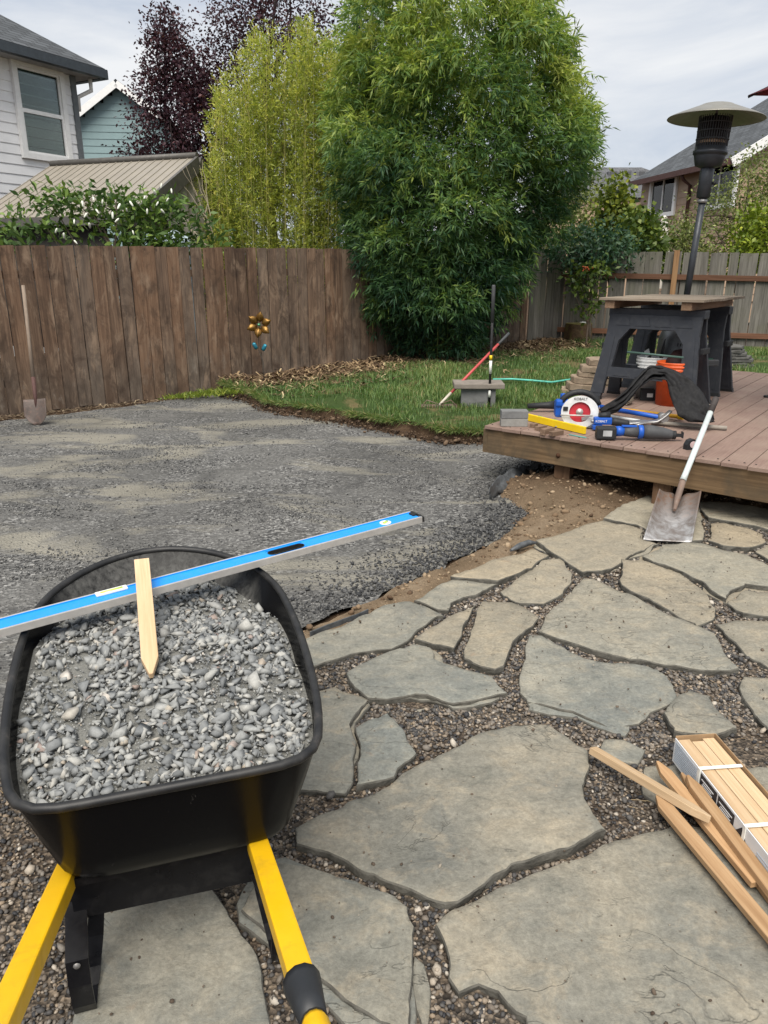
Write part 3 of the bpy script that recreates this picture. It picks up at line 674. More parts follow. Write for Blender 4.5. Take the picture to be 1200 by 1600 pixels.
# ------------------------------------------------------------------ fences
def low2(M, z, hi, lo):
    q = M.new('ShaderNodeMapRange'); M.set(q.inputs[0], z); q.inputs[1].default_value = hi; q.inputs[2].default_value = lo; return q.outputs[0]
def fence_wear(M, p, w, col):
    gp = M.pos(); z = M.sep(gp, 2)
    n = M.noise(gp, 2.2, 6, 0.65, 0.4); n2 = M.noise(M.map(gp, (1, 1, 0.25)), 16, 6, 0.7)
    low = M.new('ShaderNodeMapRange'); M.set(low.inputs[0], M.math('ADD', z, M.math('MULTIPLY', n, -0.9))); low.inputs[1].default_value = 0.25; low.inputs[2].default_value = -0.25
    col = M.mix(M.math('MULTIPLY', low.outputs[0], 0.75), col, M.ramp(n2, (0.3, (0.045, 0.035, 0.028)), (0.6, (0.115, 0.088, 0.066)), (0.78, (0.24, 0.21, 0.175))))
    st = M.ramp(M.noise(M.map(gp, (1, 1, 0.12)), 9, 5, 0.6, 0.3), (0.54, 0.0), (0.72, 0.65))
    col = M.mix(st, col, (0.045, 0.030, 0.022))
    r2 = M.math('FRACT', M.math('MULTIPLY', M.rnd(), 17.3)); col = M.mix(M.ramp(r2, (0.5, 0.0), (1.0, 0.45)), col, M.ramp(n2, (0.3, (0.07, 0.06, 0.05)), (0.7, (0.19, 0.165, 0.138))))
    col = M.mix(M.ramp(r2, (0.0, 0.22), (0.3, 0.0)), col, (0.24, 0.125, 0.065))
    col = M.mix(M.ramp(M.noise(M.map(gp, (1, 1, .6)), 4.5, 6, .7, .6), (.34, .8), (.52, 0.0)), col, (0.045, 0.030, 0.022)); col = M.mix(M.ramp(M.noise(M.map(gp, (1, 1, .35), (0, 0, 0), (3, 1, 7)), 6.0, 6, .7, .6), (.53, 0.0), (.68, .6)), col, (0.30, 0.215, 0.15))
    pale = M.math('MULTIPLY', M.ramp(M.noise(M.map(gp, (1, 1, .5)), 3.3, 7, .72, .4), (.56, 0.0), (.70, .75)), low2(M, z, .75, .05))
    return M.mix(pale, col, M.ramp(n2, (0.35, (0.13, 0.10, 0.075)), (0.7, (0.36, 0.32, 0.27))))
PICKET_B = wood('fence_stained', (0.056, 0.036, 0.026), (0.156, 0.098, 0.064), (0.285, 0.190, 0.126), 46, 0.85, 2, wear=fence_wear, bump=0.5)
def grey_wear(M, p, w, col):
    gp = M.pos(); n = M.noise(gp, 1.8, 6, 0.65, 0.5)
    col = M.mix(M.ramp(n, (0.48, 0.0), (0.7, 0.45)), col, (0.11, 0.115, 0.065))
    return M.mix(M.ramp(M.noise(M.map(gp, (1, 1, 0.1)), 13, 5, 0.65), (0.5, 0.0), (0.72, 0.55)), col, (0.05, 0.046, 0.04))
PICKET_G = wood('fence_weathered', (0.085, 0.080, 0.070), (0.165, 0.155, 0.137), (0.25, 0.238, 0.212), 46, 0.9, 2, wear=grey_wear, bump=0.5)
RAIL_R = wood('rail_red', (0.085, 0.040, 0.024), (0.155, 0.076, 0.045), (0.22, 0.12, 0.075), 40, 0.8, 0)
POST_T = wood('post_tan', (0.16, 0.085, 0.04), (0.26, 0.15, 0.075), (0.36, 0.23, 0.12), 40, 0.8, 2)

def picket_mesh(name, h, w, t, mat):
    """board with slightly wavy long edges and a softened top"""
    g = MB(); n = 7; vs = []; wob = random.uniform(0, 9)
    for i in range(n):
        z = h * i / (n - 1); o = 0.004 * fbm((z * 1.7, wob, 0), 2)
        for sx, sy in ((-1, -1), (1, -1), (1, 1), (-1, 1)): vs.append((sx * (w / 2) + o, sy * t / 2, z + (0.004 * sx if i == n - 1 else 0)))
    fs = [(3, 2, 1, 0), tuple(range(4 * n - 4, 4 * n))]
    for i in range(n - 1):
        for k in range(4): fs.append((4 * i + k, 4 * i + (k + 1) % 4, 4 * i + 4 + (k + 1) % 4, 4 * i + 4 + k))
    g._add(vs, fs); bmesh.ops.recalc_face_normals(g.bm, faces=g.bm.faces[:]); me = bpy.data.meshes.new(name); g.bm.to_mesh(me); g.bm.free(); me.materials.append(mat); return me
def pickets(parent, start, d, n, pitch, zbot, ztop, mats, off=0.0, jitter=0.012):
    ang = math.atan2(d.y, d.x); nrm = Vector((d.y, -d.x))
    for i in range(n):
        s = (i + 0.5) * pitch; q = start + d * s + nrm * (off + random.uniform(-.004, .004))
        o = link(bpy.data.objects.new('picket', random.choice(mats)), parent)
        zb = zbot(s) + random.uniform(-.02, .02); o.location = (q.x, q.y, zb)
        o.rotation_euler = (random.uniform(-.006, .006), random.uniform(-jitter, jitter) * .8, ang + random.uniform(-.02, .02))
        o.scale = (random.uniform(.955, 1.0), 1, (ztop(s) + random.uniform(-.008, .008) - zb) / 1.8)
PB_M = [picket_mesh('picket', 1.8, 0.150, 0.018, PICKET_B) for _ in range(6)]
PG_M = [picket_mesh('picket', 1.8, 0.146, 0.018, PICKET_G) for _ in range(6)]
fl = tag(empty('wooden_fence', (*fence_pt(0), -0.08)), 'long brown stained board fence along the left with dark damp foot', 'fence')
def child_world(o, par):   # children get world-space coordinates; undo the parent offset
    for c in par.children: c.location = Vector(c.location) - par.location
S0, S1 = -3.2, 8.9
n = int((S1 - S0) / 0.157)
pickets(fl, fence_pt(S0), FD, n, 0.157, lambda s: -0.085 + 0.02 * max(0, s - 6), lambda s: 1.742 + 0.006 * (s + S0), PB_M)
for z in (0.25, 1.42):
    a, b = fence_pt(S0, -0.04), fence_pt(S1, -0.04)
    MB().bar((a.x, a.y, z), (b.x, b.y, z + .06), 0.038, 0.088).build('rail', PICKET_B, fl)
for s in np.arange(S0, S1, 2.4):
    q = fence_pt(s, -0.10); bx('post', PICKET_B, fl, (q.x, q.y, 0.85), (0.09, 0.09, 1.8))
child_world(None, fl)
fg = tag(empty('wooden_fence', (*fence_pt(8.95), 0.0)), 'short grey weathered fence piece between brown fence and back fence', 'fence')
pickets(fg, fence_pt(8.92, 0.03), FD, 5, 0.150, lambda s: 0.12, lambda s: 1.81, PG_M); 
q0, q1 = fence_pt(8.9, -.03), fence_pt(9.68, -.03)
MB().bar((q0.x, q0.y, 1.4), (q1.x, q1.y, 1.4), 0.038, 0.088).build('rail', PICKET_G, fg)
child_world(None, fg)
fb = tag(empty('wooden_fence', (CORNER.x, CORNER.y, 0)), 'grey weathered back fence with reddish rails behind the lawn', 'fence')
pickets(fb, CORNER + BACK_D * 0.02, BACK_D, 46, 0.152, lambda s: 0.12, lambda s: 1.815 - 0.018 * s, PG_M, off=-0.03, jitter=0.02)
BN = Vector((BACK_D.y, -BACK_D.x))
for z, mat in ((1.40, RAIL_R), (0.42, RAIL_R)):
    a = CORNER + BN * 0.012; b = CORNER + BACK_D * 7.2 + BN * 0.012
    L = (b - a).length; o = bx('rail', mat, fb, (L / 2, 0, 0), (L, 0.038, 0.09), bevel=0.003, loc=(a.x, a.y, z)); o.rotation_euler = (0, 0.018 if z > 1 else 0.012, math.atan2(BACK_D.y, BACK_D.x))
for s, mat in ((2.05, POST_T), (4.45, POST_T), (6.85, POST_T), (0.05, PICKET_G)):
    q = CORNER + BACK_D * s + BN * 0.035; o = bx('post', mat, fb, (0, 0, .9), (0.09, 0.09, 1.69 if s > 1 else 1.66), bevel=0.004, loc=(q.x, q.y, 0.06)); o.rotation_euler.z = math.atan2(BACK_D.y, BACK_D.x)
child_world(None, fb)

# ------------------------------------------------------------------ deck
def deck_mat():
    M = Mat('deck_composite', 0.72, 0.3); gp = M.obj(); r = M.rnd(); w = M.math('MULTIPLY', r, 31)
    n = M.noise(M.map(gp, (1, 0.05, 1)), 120, 4, 0.6, 0, w=w); n2 = M.noise(gp, 2.6, 6, 0.65, 0.5, w=w)
    col = M.ramp(n, (0.3, (0.175, 0.115, 0.092)), (0.7, (0.245, 0.168, 0.138)))
    col = M.mix(M.ramp(n2, (0.42, 0.0), (0.72, 0.5)), col, (0.30, 0.235, 0.185))
    col = M.mix(M.ramp(n2, (0.25, 0.45), (0.40, 0.0)), col, (0.12, 0.075, 0.06))
    col = M.mix(0.5, col, M.ramp(r, (0, 0.82), (1, 1.15)), 'MULTIPLY')
    M.color(col); M.normal(M.bump(n, 0.25, 0.003)); return M.m
DECKM = deck_mat()
FASCIA = wood('deck_joist', (0.080, 0.050, 0.026), (0.20, 0.130, 0.070), (0.33, 0.225, 0.125), 34, 0.85, 0, wear=lambda M, p, w, c: M.mix(M.ramp(M.noise(M.pos(), 2.6, 5, 0.6, 0.6), (0.5, 0.0), (0.66, 0.75)), c, (0.075, 0.058, 0.038)))
POSTW = wood('deck_post', (0.075, 0.042, 0.024), (0.15, 0.088, 0.05), (0.22, 0.135, 0.08), 40, 0.85, 2)
DL = 4.6; DW = 4.2; ANG = math.atan2(DD.y, DD.x)
dk_o = tag(empty('deck', (DC.x, DC.y, 0)), 'low raised deck of pinkish brown boards on short wooden posts', 'deck')
shear = DB.dot(DD); perp = Vector((-DD.y, DD.x))
bl = MB(); bl.box((0, DL / 2, -0.0125), (0.151, DL, 0.025), bevel=0.003); bmesh.ops.recalc_face_normals(bl.bm, faces=bl.bm.faces[:]); me_b = bpy.data.meshes.new('deck_board'); bl.bm.to_mesh(me_b); bl.bm.free(); me_b.materials.append(DECKM)
nb = int(DW / 0.157); DBA = math.atan2(DB.y, DB.x) - math.pi / 2
for i in range(nb):
    s = (i + .5) * 0.157; q = DD * s - DB * random.uniform(0.012, 0.028)
    o = link(bpy.data.objects.new('deck_board', me_b), dk_o); o.location = (q.x, q.y, DECK_Z + random.uniform(-.0015, .0015)); o.rotation_euler.z = DBA
SCREW = plain('screw_dark', (0.03, 0.025, 0.022), 0.6)
sc = MB()
for i in range(nb):
    for k in (-.045, .045):
        q = DD * ((i + .5) * .157 + k) + DB * 0.045; sc.lathe([(0.0, 0.0), (.006, 0.0), (.006, .0025), (0, .0025)], 8, M=Matrix.Translation((q.x, q.y, DECK_Z + .0005)))
sc.build('screw_heads', SCREW, dk_o)
def deckbar(name, s0, t0, s1, t1, zc, w, h, mat):
    a = DD * s0 + DB * t0; b = DD * s1 + DB * t1; L = (b - a).length
    o = MB().box((L / 2, 0, 0), (L, w, h), bevel=0.004).build(name, mat, dk_o, loc=(a.x, a.y, zc), rot=(0, 0, math.atan2((b - a).y, (b - a).x))); return o
deckbar('fascia_board', 0.02, 0.024, DW, 0.024, DECK_Z - 0.12, 0.042, 0.185, FASCIA)
deckbar('fascia_board', 0.0, 0.0, 0.0, DL - .02, DECK_Z - 0.12, 0.04, 0.184, FASCIA)
for t in (0.9, 1.9, 2.9): deckbar('joist', 0.03, t, DW, t, DECK_Z - 0.12, 0.04, 0.18, POSTW)
for s, t in ((0.62, 0.12), (1.36, 0.10), (2.6, 0.10), (3.8, 0.10), (0.3, 2.2), (2.0, 2.2), (0.3, 4.2), (2.6, 4.2)):
    q = DD * s + DB * t; o = bx('post', POSTW, dk_o, (0, 0, 0), (0.115, 0.10, 0.34), bevel=0.006, loc=(q.x, q.y, 0.055), rot=(0, 0, ANG + .2))
BOLT = plain('rusty_bolt', (0.07, 0.035, 0.02), 0.8, 0.2, 0.3)
q = DD * 0.62 - perp * -0.0; o = MB().lathe([(0, .012), (.011, .011), (.014, .004), (.018, 0)], 10).build('bolt_head', BOLT, dk_o, loc=(q.x + .0, q.y, .23)); o.rotation_euler = (math.pi / 2, 0, ANG)

# ------------------------------------------------------------------ houses beyond the fences
def siding_mat(name, c, pitch, dirt=0.15):
    return plain(name, c, 0.6, 0.3, var=0.05, scale=3, dirt=tuple(x * .75 for x in c), dirt_amt=dirt)
def lap_wall(name, mat, parent, a, b, z0, z1, pitch, top=None, seg=1):
    """courses of lap siding as sloping strips between plan points a and b (outside to the right of a->b); top(s) caps gables. Each course is its own board"""
    a, b = Vector(a), Vector(b); d = (b - a); L = d.length; d.normalize(); nrm = Vector((d.y, -d.x))
    k = 0; z = z0
    while z < z1 - 1e-6:
        zt = min(z + pitch, z1); s0, s1 = 0.0, L
        if top is not None:
            r = top(zt)
            if r is None: break
            s0, s1 = r
        g = MB(); P = lambda s, off, zz: Vector((*(a + d * s + nrm * off), zz))
        vs_ = [P(s0, .020, z), P(s1, .020, z), P(s1, .004, zt + .012), P(s0, .004, zt + .012), P(s0, -.01, z), P(s1, -.01, z), P(s1, -.012, zt + .012), P(s0, -.012, zt + .012)]
        g._add(vs_, [(0, 1, 2, 3), (0, 4, 5, 1), (4, 7, 6, 5), (3, 2, 6, 7), (0, 3, 7, 4), (1, 5, 6, 2)])
        g.build('siding_board', mat, parent); z = zt; k += 1
WHITE = plain('trim_white', (0.78, 0.78, 0.77), 0.5, 0.35, var=0.05)
GREYT = plain('trim_grey', (0.14, 0.155, 0.165), 0.6)
M = Mat('window_glass', 0.04, 0.6); pg = M.pos(); M.color(M.ramp(M.noise(pg, 1.2, 2), (0.35, (0.012, 0.016, 0.016)), (0.65, (0.03, 0.036, 0.034)))); GLASS = M.m
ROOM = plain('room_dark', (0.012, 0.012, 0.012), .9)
M = Mat('window_pane', .03, .5); gl = M.new('ShaderNodeBsdfGlossy'); gl.inputs['Roughness'].default_value = .02; tp0 = M.new('ShaderNodeBsdfTransparent'); tp0.inputs[0].default_value = (.62, .68, .66, 1); fr0 = M.new('ShaderNodeFresnel'); fr0.inputs[0].default_value = 1.5
mx0 = M.new('ShaderNodeMixShader'); M.l.new(fr0.outputs[0], mx0.inputs[0]); M.l.new(tp0.outputs[0], mx0.inputs[1]); M.l.new(gl.outputs[0], mx0.inputs[2]); M.l.new(mx0.outputs[0], [n for n in M.n if n.type == 'OUTPUT_MATERIAL'][0].inputs[0]); GLASS = M.m
def shingles(name, c):
    M = Mat(name, 0.9, 0.15); gp = M.pos(); v = M.noise(M.map(gp, (3, 3, 14)), 2.2, 3, 0.6); n = M.noise(gp, 90, 3, 0.7)
    br = M.new('ShaderNodeTexBrick'); M.set(br.inputs['Vector'], M.map(M.obj(), (1, 1, 1)))
    for k, vv in (('Scale', 1.0), ('Mortar Size', 0.012), ('Brick Width', 0.32), ('Row Height', 0.14), ('Bias', 0.0)): br.inputs[k].default_value = vv
    br.inputs['Color1'].default_value = (*[x * 0.75 for x in c], 1); br.inputs['Color2'].default_value = (*[x * 1.25 for x in c], 1); br.inputs['Mortar'].default_value = (*[x * .4 for x in c], 1)
    col = M.mix(0.5, br.outputs['Color'], M.ramp(n, (0.3, 0.6), (0.7, 1.35)), 'MULTIPLY')
    M.color(col); M.normal(M.bump(br.outputs['Fac'], -0.6, 0.01, M.bump(n, 0.4, 0.004))); return M.m
SHING = shingles('roof_shingles', (0.085, 0.092, 0.10)); SHING2 = shingles('roof_shingles_grey', (0.115, 0.118, 0.125))
def roof_plane(name, mat, parent, p0, p1, p2, p3, th=0.06):
    """roof slab p0,p1 along the eave, p2,p3 along the ridge (p3 above p0); own coordinates run along eave (x) and slope (y)"""
    p = [Vector(q) for q in (p0, p1, p2, p3)]; ex = (p[1] - p[0]).normalized(); nz = ex.cross(p[3] - p[0]).normalized(); ey = nz.cross(ex)
    Mx = Matrix((ex, ey, nz)).transposed().to_4x4(); Mx.translation = p[0]; inv = Mx.inverted(); loc = [inv @ q for q in p]
    vs_ = loc + [q - Vector((0, 0, th)) for q in loc]
    g = MB(); g._add(vs_, [(0, 1, 2, 3), (7, 6, 5, 4), (0, 4, 5, 1), (1, 5, 6, 2), (2, 6, 7, 3), (3, 7, 4, 0)])
    o = g.build(name, mat, parent); o.matrix_local = Mx; return o
def window(parent, c, ex, w, h, nrm, divs='h', frame=0.09, split=0.5, mat=WHITE):
    """sash window: frame pieces proud of the wall, glass set back; divs 'h' = two sashes one above the other, 'v' = side by side"""
    c = Vector(c); ex = Vector(ex).normalized(); nrm = Vector(nrm).normalized(); up = Vector((0, 0, 1))
    Mx = Matrix((ex, up, nrm)).transposed().to_4x4(); Mx.translation = c
    g = MB()
    for s in (-1, 1):
        g.box((s * (w / 2 - frame / 2), 0, .03), (frame, h, .07)); g.box((0, s * (h / 2 - frame / 2), .031), (w - 2 * frame - .004, frame, .07))
    win = g.build('window', mat, parent); win.matrix_local = Mx
    g = MB(); iw, ih = w - 2 * frame, h - 2 * frame; b = .035
    if divs == 'h':
        for z0, zz in ((-ih / 4, .012), (ih / 4, .0)):
            for s in (-1, 1):
                g.box((s * (iw / 2 - b / 2), z0, zz + .015), (b, ih / 2, .03)); g.box((0, z0 + s * (ih / 4 - b / 2), zz + .014), (iw - 2 * b - .003, b, .03))
    else:
        g.box((0, 0, .02), (.05, ih, .03))
        for s in (-1, 1): g.box((s * (iw / 2 - b / 2), 0, .012), (b, ih, .03))
    g.build('sash', mat, win)
    for k in (-1, 1):
        q = ((0, k * ih / 4, .004 + (.008 if k < 0 else 0)), (iw - .01, ih / 2 - .01, .006)) if divs == 'h' else ((k * iw / 4, 0, .004), (iw / 2 - .01, ih - .01, .006))
        MB().box(*q).build('pane', GLASS, win)
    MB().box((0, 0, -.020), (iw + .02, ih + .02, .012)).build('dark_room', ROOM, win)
    if divs == 'h': MB().box((0, ih * .20, -.006), (iw, ih * .56, .008)).build('blind', plain('blind_' + parent.name, (0.30, 0.34, 0.31), 0.8), win)
    return win

# white sided house top left
WV = siding_mat('siding_white', (0.80, 0.80, 0.81), .10)
hw = tag(empty('white_house', (-7, 15, 0)), 'white sided two storey house with dark hip roof above the left fence', 'house'); hw.location = (0, 0, 0)
cw = atD(119, 190, 14.6).to_2d(); wd = Vector((0.47, 0.88)).normalized(); a_w = cw - wd * 6.5; wn_ = Vector((wd.y, -wd.x))
ze = atD(150, 106, 14.4).z
lap_wall('siding', WV, hw, a_w, cw, 0.6, ze + .10, 0.17)
far = cw - wn_ * 6.0
bw = cw; lap_wall('siding', WV, hw, cw, cw - wn_ * 0 + Vector((-wn_.x, -wn_.y)) * 6, 0.6, ze + .1, 0.17)
MB().box((0, 0, (ze + .7) / 2 + .1), (0.11, 0.11, ze - .5), M=T((cw.x, cw.y, 0), math.atan2(wd.y, wd.x))).build('corner_board', GREYT, hw)
g = MB(); inner = [a_w - wn_ * .03, cw - wn_ * .03 - wd * .03, cw - wn_ * 6 - wd * .03, a_w - wn_ * 6]; g.prism([(q.x, q.y) for q in inner], ze, z0=-.1); g.build('wall_core', WV, hw)
ov = 0.45; ea = a_w + wn_ * ov; eb = cw + wn_ * ov + wd * ov; ec = cw - wn_ * 6.3 + wd * ov; ed = a_w - wn_ * 6.3; ridge_h = 2.1
r1 = cw - wn_ * 3.0 - wd * 2.6; r0 = a_w - wn_ * 3.0
V3 = lambda q, z: Vector((q.x, q.y, z))
roof_plane('roof', SHING, hw, V3(ea, ze), V3(eb, ze), V3(r1, ze + ridge_h), V3(r0, ze + ridge_h))
roof_plane('roof', SHING, hw, V3(eb, ze), V3(ec, ze), V3(r1, ze + ridge_h), V3(r1, ze + ridge_h))
ft = MB(); ft.bar(V3(ea, ze - .10), V3(eb, ze - .10), .13, .15); ft.bar(V3(eb, ze - .10), V3(ec, ze - .10), .13, .15); ft.build('gutter', plain('gutter_dark', (0.045, 0.055, 0.065), 0.5), hw)
sf = MB(); sf.prism([(q.x, q.y) for q in (ea, eb - wd * 0.02, cw + wd * 0, a_w)], .02, z0=ze - .16); sf.prism([(q.x, q.y) for q in (eb, ec, cw - wn_ * 6, cw)], .02, z0=ze - .161); sf.build('soffit', plain('soffit_grey', (0.3, 0.3, 0.3), .7), hw)
dp = cw + wd * .28 + wn_ * .2
MB().tube([V3(dp, ze - .18), V3(dp, ze - .38), V3(cw + wd * .12, ze - .5), V3(cw + wd * .10, ze - .75)], .042, 8).build('downspout', WHITE, hw)
rw = ray(64, 178); tw_ = (Vector((a_w.x, a_w.y)) - Vector((0, 0))).dot(wn_) / rw.to_2d().dot(wn_); wc = Vector((rw.x * tw_, rw.y * tw_, EYE + rw.z * tw_)); wcc = wc.to_2d() + wn_ * .02
window(hw, V3(wcc, wc.z), (wd.x, wd.y, 0), 1.12, 1.62, (wn_.x, wn_.y, 0), 'h', .10)

# teal house: gable end
TEAL = siding_mat('siding_teal', (0.215, 0.305, 0.315), .18)
ht = tag(empty('teal_house', (0, 0, 0)), 'teal sided house with white gable trim between white house and purple tree', 'house')
DT = 24.0; ap = atD(184, 132, DT); lf = atD(127, 172, DT); hgt = ap.z - lf.z; halfw = ap.x - lf.x
tn = Vector((0.12, -1.0, 0)).normalized(); te = Vector((1, 0.12, 0)).normalized(); apx = Vector((ap.x, ap.y, 0))
aw = (apx - te * (halfw + .3)).to_2d(); bw2 = (apx + te * (halfw + .3)).to_2d(); zl = lf.z - .22; Lw = 2 * (halfw + .3)
lap_wall('siding', TEAL, ht, aw, bw2, 0.5, ap.z - .05, 0.21, top=lambda z: (0, Lw) if z < zl else ((Lw / 2) * (z - zl) / (ap.z - zl), Lw - (Lw / 2) * (z - zl) / (ap.z - zl)) if z < ap.z - .08 else None)
bk = Vector((-0.12, 1.0)).normalized() * 9
g = MB(); g.prism([(aw.x, aw.y + .03), (bw2.x, bw2.y + .03), (bw2.x + bk.x, bw2.y + bk.y), (aw.x + bk.x, aw.y + bk.y)], zl); g.build('wall_core', TEAL, ht)
ov2 = Vector((tn.x, tn.y)) * .3; bk3 = Vector((bk.x, bk.y, 0))
for s, base in ((-1, aw), (1, bw2)):
    e0 = Vector((base.x + ov2.x, base.y + ov2.y, zl)) + te * s * .25 - Vector((0, 0, .12)); rdg = Vector((apx.x + ov2.x, apx.y + ov2.y, ap.z + .10))
    roof_plane('roof', SHING, ht, e0 if s > 0 else e0 + bk3, e0 + bk3 if s > 0 else e0, rdg + bk3 if s > 0 else rdg, rdg if s > 0 else rdg + bk3, .07)
    MB().bar(e0 - Vector((0, .01, .13)), rdg - Vector((0, .01, .13)), .04, .20, up=(0, 0, 1)).build('rake_board', WHITE, ht)

# hard-top gazebo with ribbed metal roof behind the left fence
gz = tag(empty('gazebo', (0, 0, 0)), 'garden gazebo with ribbed taupe metal roof behind the flowering shrub', 'gazebo')
RIB = plain('metal_roof_taupe', (0.27, 0.245, 0.205), 0.5, 0.4, 0.1, var=.06, scale=2); DKM = plain('gazebo_dark_metal', (0.10, 0.095, 0.088), 0.55, 0.4, 0.2)
RA = atD(80, 259, 12.96); RB = atD(308, 246, 12.0); EC = atD(205, 335, 10.5); zr = (RA.z + RB.z) / 2; RA.z = RB.z = zr
ED = EC + (RA - RB); fall = EC - RB
bk2 = Vector((-fall.x, -fall.y, fall.z)); EC2, ED2 = RB + bk2, RA + bk2
rp = roof_plane('roof', RIB, gz, ED, EC, RB, RA, .04); roof_plane('roof', RIB, gz, EC2, ED2, RA, RB, .04)
Lr = (EC - ED).length; nr_ = int(Lr / .155); sl = fall.length
for k in range(nr_ + 1):
    a = ED + (EC - ED) * (k / nr_); b = a - fall; MB().bar(a + Vector((0, 0, .005)), b + Vector((0, 0, .005)), .016, .012).build('roof_rib', RIB, gz)
MB().tube([RA + Vector((0, 0, .03)), RB + Vector((0, 0, .03))], .05, 8).build('ridge_cap', DKM, gz)
gd = (EC - ED).normalized()
for e in (EC, EC2): MB().bar(e - Vector((0, 0, .09)) + gd * .02, RB - Vector((0, 0, .09)) + gd * .02, .05, .22).build('rake_board', DKM, gz)
MB().bar(ED - Vector((0, 0, .07)), EC - Vector((0, 0, .07)), .06, .12).build('eave_beam', DKM, gz)
mid = (EC + EC2) / 2
for e, base in ((EC, EC), (EC2, EC2), (ED, ED), (ED2, ED2)):
    q = base.lerp(RB if base in (EC, EC2) else RA, .18); MB().bar((q.x - gd.x * .2 * (1 if base in (EC, EC2) else -1), q.y - gd.y * .2, -.1), (q.x - gd.x * .2 * (1 if base in (EC, EC2) else -1), q.y - gd.y * .2, q.z - .05), .12, .12, up=(1, 0, 0)).build('post', DKM, gz)
CURT = plain('curtain_taupe', (0.30, 0.28, 0.245), .9)
def cur(u, v):
    q = RB.lerp(EC, .50 - .95 * u) if u < .526 else RB.lerp(EC2, (u - .526) * .95)
    z = q.z - .10 - v * (q.z - .9); w = .04 * math.sin(u * 46) * (.4 + v)
    return Vector((q.x - gd.x * (.03 - w), q.y - gd.y * (.03 - w), z))
g = MB(); g.grid(cur, 60, 8); g.build('curtain', CURT, gz, solid=.006)
g = MB(); g.grid(lambda u, v: ED.lerp(EC, u * .8) - fall * .10 - Vector((0, 0, .12 + 1.9 * v)), 8, 3); g.build('eave_shade_sheet', plain('eave_shade_dark', (0.05, 0.045, 0.04), .9), gz, solid=.01)  # added dark sheet that paints in the deep shade under the eave
# small pale-blue tarp roof by the curtain, peeking over the fence
tp = tag(empty('tarp_cover', (0, 0, 0)), 'pale blue grey tarp just above the left fence below the curtain', 'tarp')
t0, t1, t2, t3 = atD(238, 386, 9.95), atD(300, 384, 10.4), atD(296, 366, 11.0), atD(252, 362, 10.8)
g = MB(); g.grid(lambda u, v: t0.lerp(t1, u).lerp(t3.lerp(t2, u), v) + Vector((0, 0, .03 * math.sin(u * 9 + v * 4) + .03 * math.sin(v * 7))), 14, 8); g.grid(lambda u, v: t0.lerp(t1, u) - Vector((0, 0, 1.7 * v + .0)) + Vector((0, 0, .03 * math.sin(u * 9))) * (1 - v), 14, 4); g.build('cover', plain('tarp_blue', (0.33, 0.40, 0.44), .5), tp, solid=.006)

# tan house on the right
TAN = siding_mat('siding_tan', (0.40, 0.285, 0.20), .18); TAND = plain('fascia_brown', (0.085, 0.042, 0.035), .6)
hn = tag(empty('tan_house', (0, 0, 0)), 'tan sided house with grey shingle roof beyond the back fence', 'house')
GL = atD(987, 283, 25.5); GR = atD(1144, 246, 20.0); GL.z = GR.z = (GL.z + GR.z) / 2
gd2 = (GR - GL); gd2.z = 0; Lg = gd2.length; gd2.normalize(); gn = Vector((gd2.y, -gd2.x, 0))   # gn: outward (towards -x side)
if gn.x > 0: gn = -gn
wl0 = (GL - gn * .35 + gd2 * .12).to_2d(); wl1 = (GR - gn * .35 - gd2 * .35).to_2d()
nn = Vector(((wl1 - wl0).y, -(wl1 - wl0).x)).normalized()
if nn.dot(gn.to_2d()) > 0: lap_wall('siding', TAN, hn, wl0, wl1, .6, GL.z - .05, .2)
else: lap_wall('siding', TAN, hn, wl1, wl0, .6, GL.z - .05, .2)
HWD = 9.0; rise = 2.6; in2 = -gn.to_2d()
e1 = wl1 + in2 * HWD
gab = lambda z: (0, HWD) if z < GL.z else ((HWD / 2) * (z - GL.z) / rise, HWD - (HWD / 2) * (z - GL.z) / rise) if z < GL.z + rise - .1 else None
if Vector(((e1 - wl1).y, -(e1 - wl1).x)).dot(gd2.to_2d()) > 0: lap_wall('siding', TAN, hn, wl1, e1, .6, GL.z + rise, .2, top=gab)
else: lap_wall('siding', TAN, hn, e1, wl1, .6, GL.z + rise, .2, top=gab)
core = [wl0 + in2 * .03, wl1 + in2 * .03 - gd2.to_2d() * .03, e1 - gd2.to_2d() * .03, wl0 + in2 * HWD]
g = MB(); g.prism([(q.x, q.y) for q in core], GL.z - .1); g.build('wall_core', TAN, hn)
up_in = in2 * (HWD / 2 + .35); RL = Vector((GL.x + up_in.x, GL.y + up_in.y, GL.z + rise + .2)); RR = Vector((GR.x + up_in.x, GR.y + up_in.y, GL.z + rise + .2))
ds = in2 * (HWD + .7); GL2 = GL + Vector((ds.x, ds.y, 0)); GR2 = GR + Vector((ds.x, ds.y, 0))
roof_plane('roof', SHING, hn, GL, GR, RR, RL, .08); roof_plane('roof', SHING, hn, GR2, GL2, RL, RR, .08)
MB().bar(GL + gn * .05 - Vector((0, 0, .10)), GR + gn * .05 - Vector((0, 0, .10)), .12, .16).build('gutter', TAND, hn)
for e in (GR, GR2): MB().bar(e + gd2 * .02 - Vector((0, 0, .13)), RR + gd2 * .02 - Vector((0, 0, .13)), .05, .24).build('rake_board', WHITE, hn)
for u0, v0, ww in ((1033, 307, 1.75), (1120, 290, 1.75)):
    bestt = min(np.linspace(0, 1, 400), key=lambda t: abs(600 + FPX * (wl0.lerp(wl1, t).x) / (wl0.lerp(wl1, t).y * CP - (3 - EYE) * SP) - u0))
    q = wl0.lerp(wl1, bestt); zc = atY(u0, v0, q.y).z; window(hn, (q.x + gn.x * .02, q.y + gn.y * .02, zc), gd2, ww, 1.25, gn, 'v', .13)
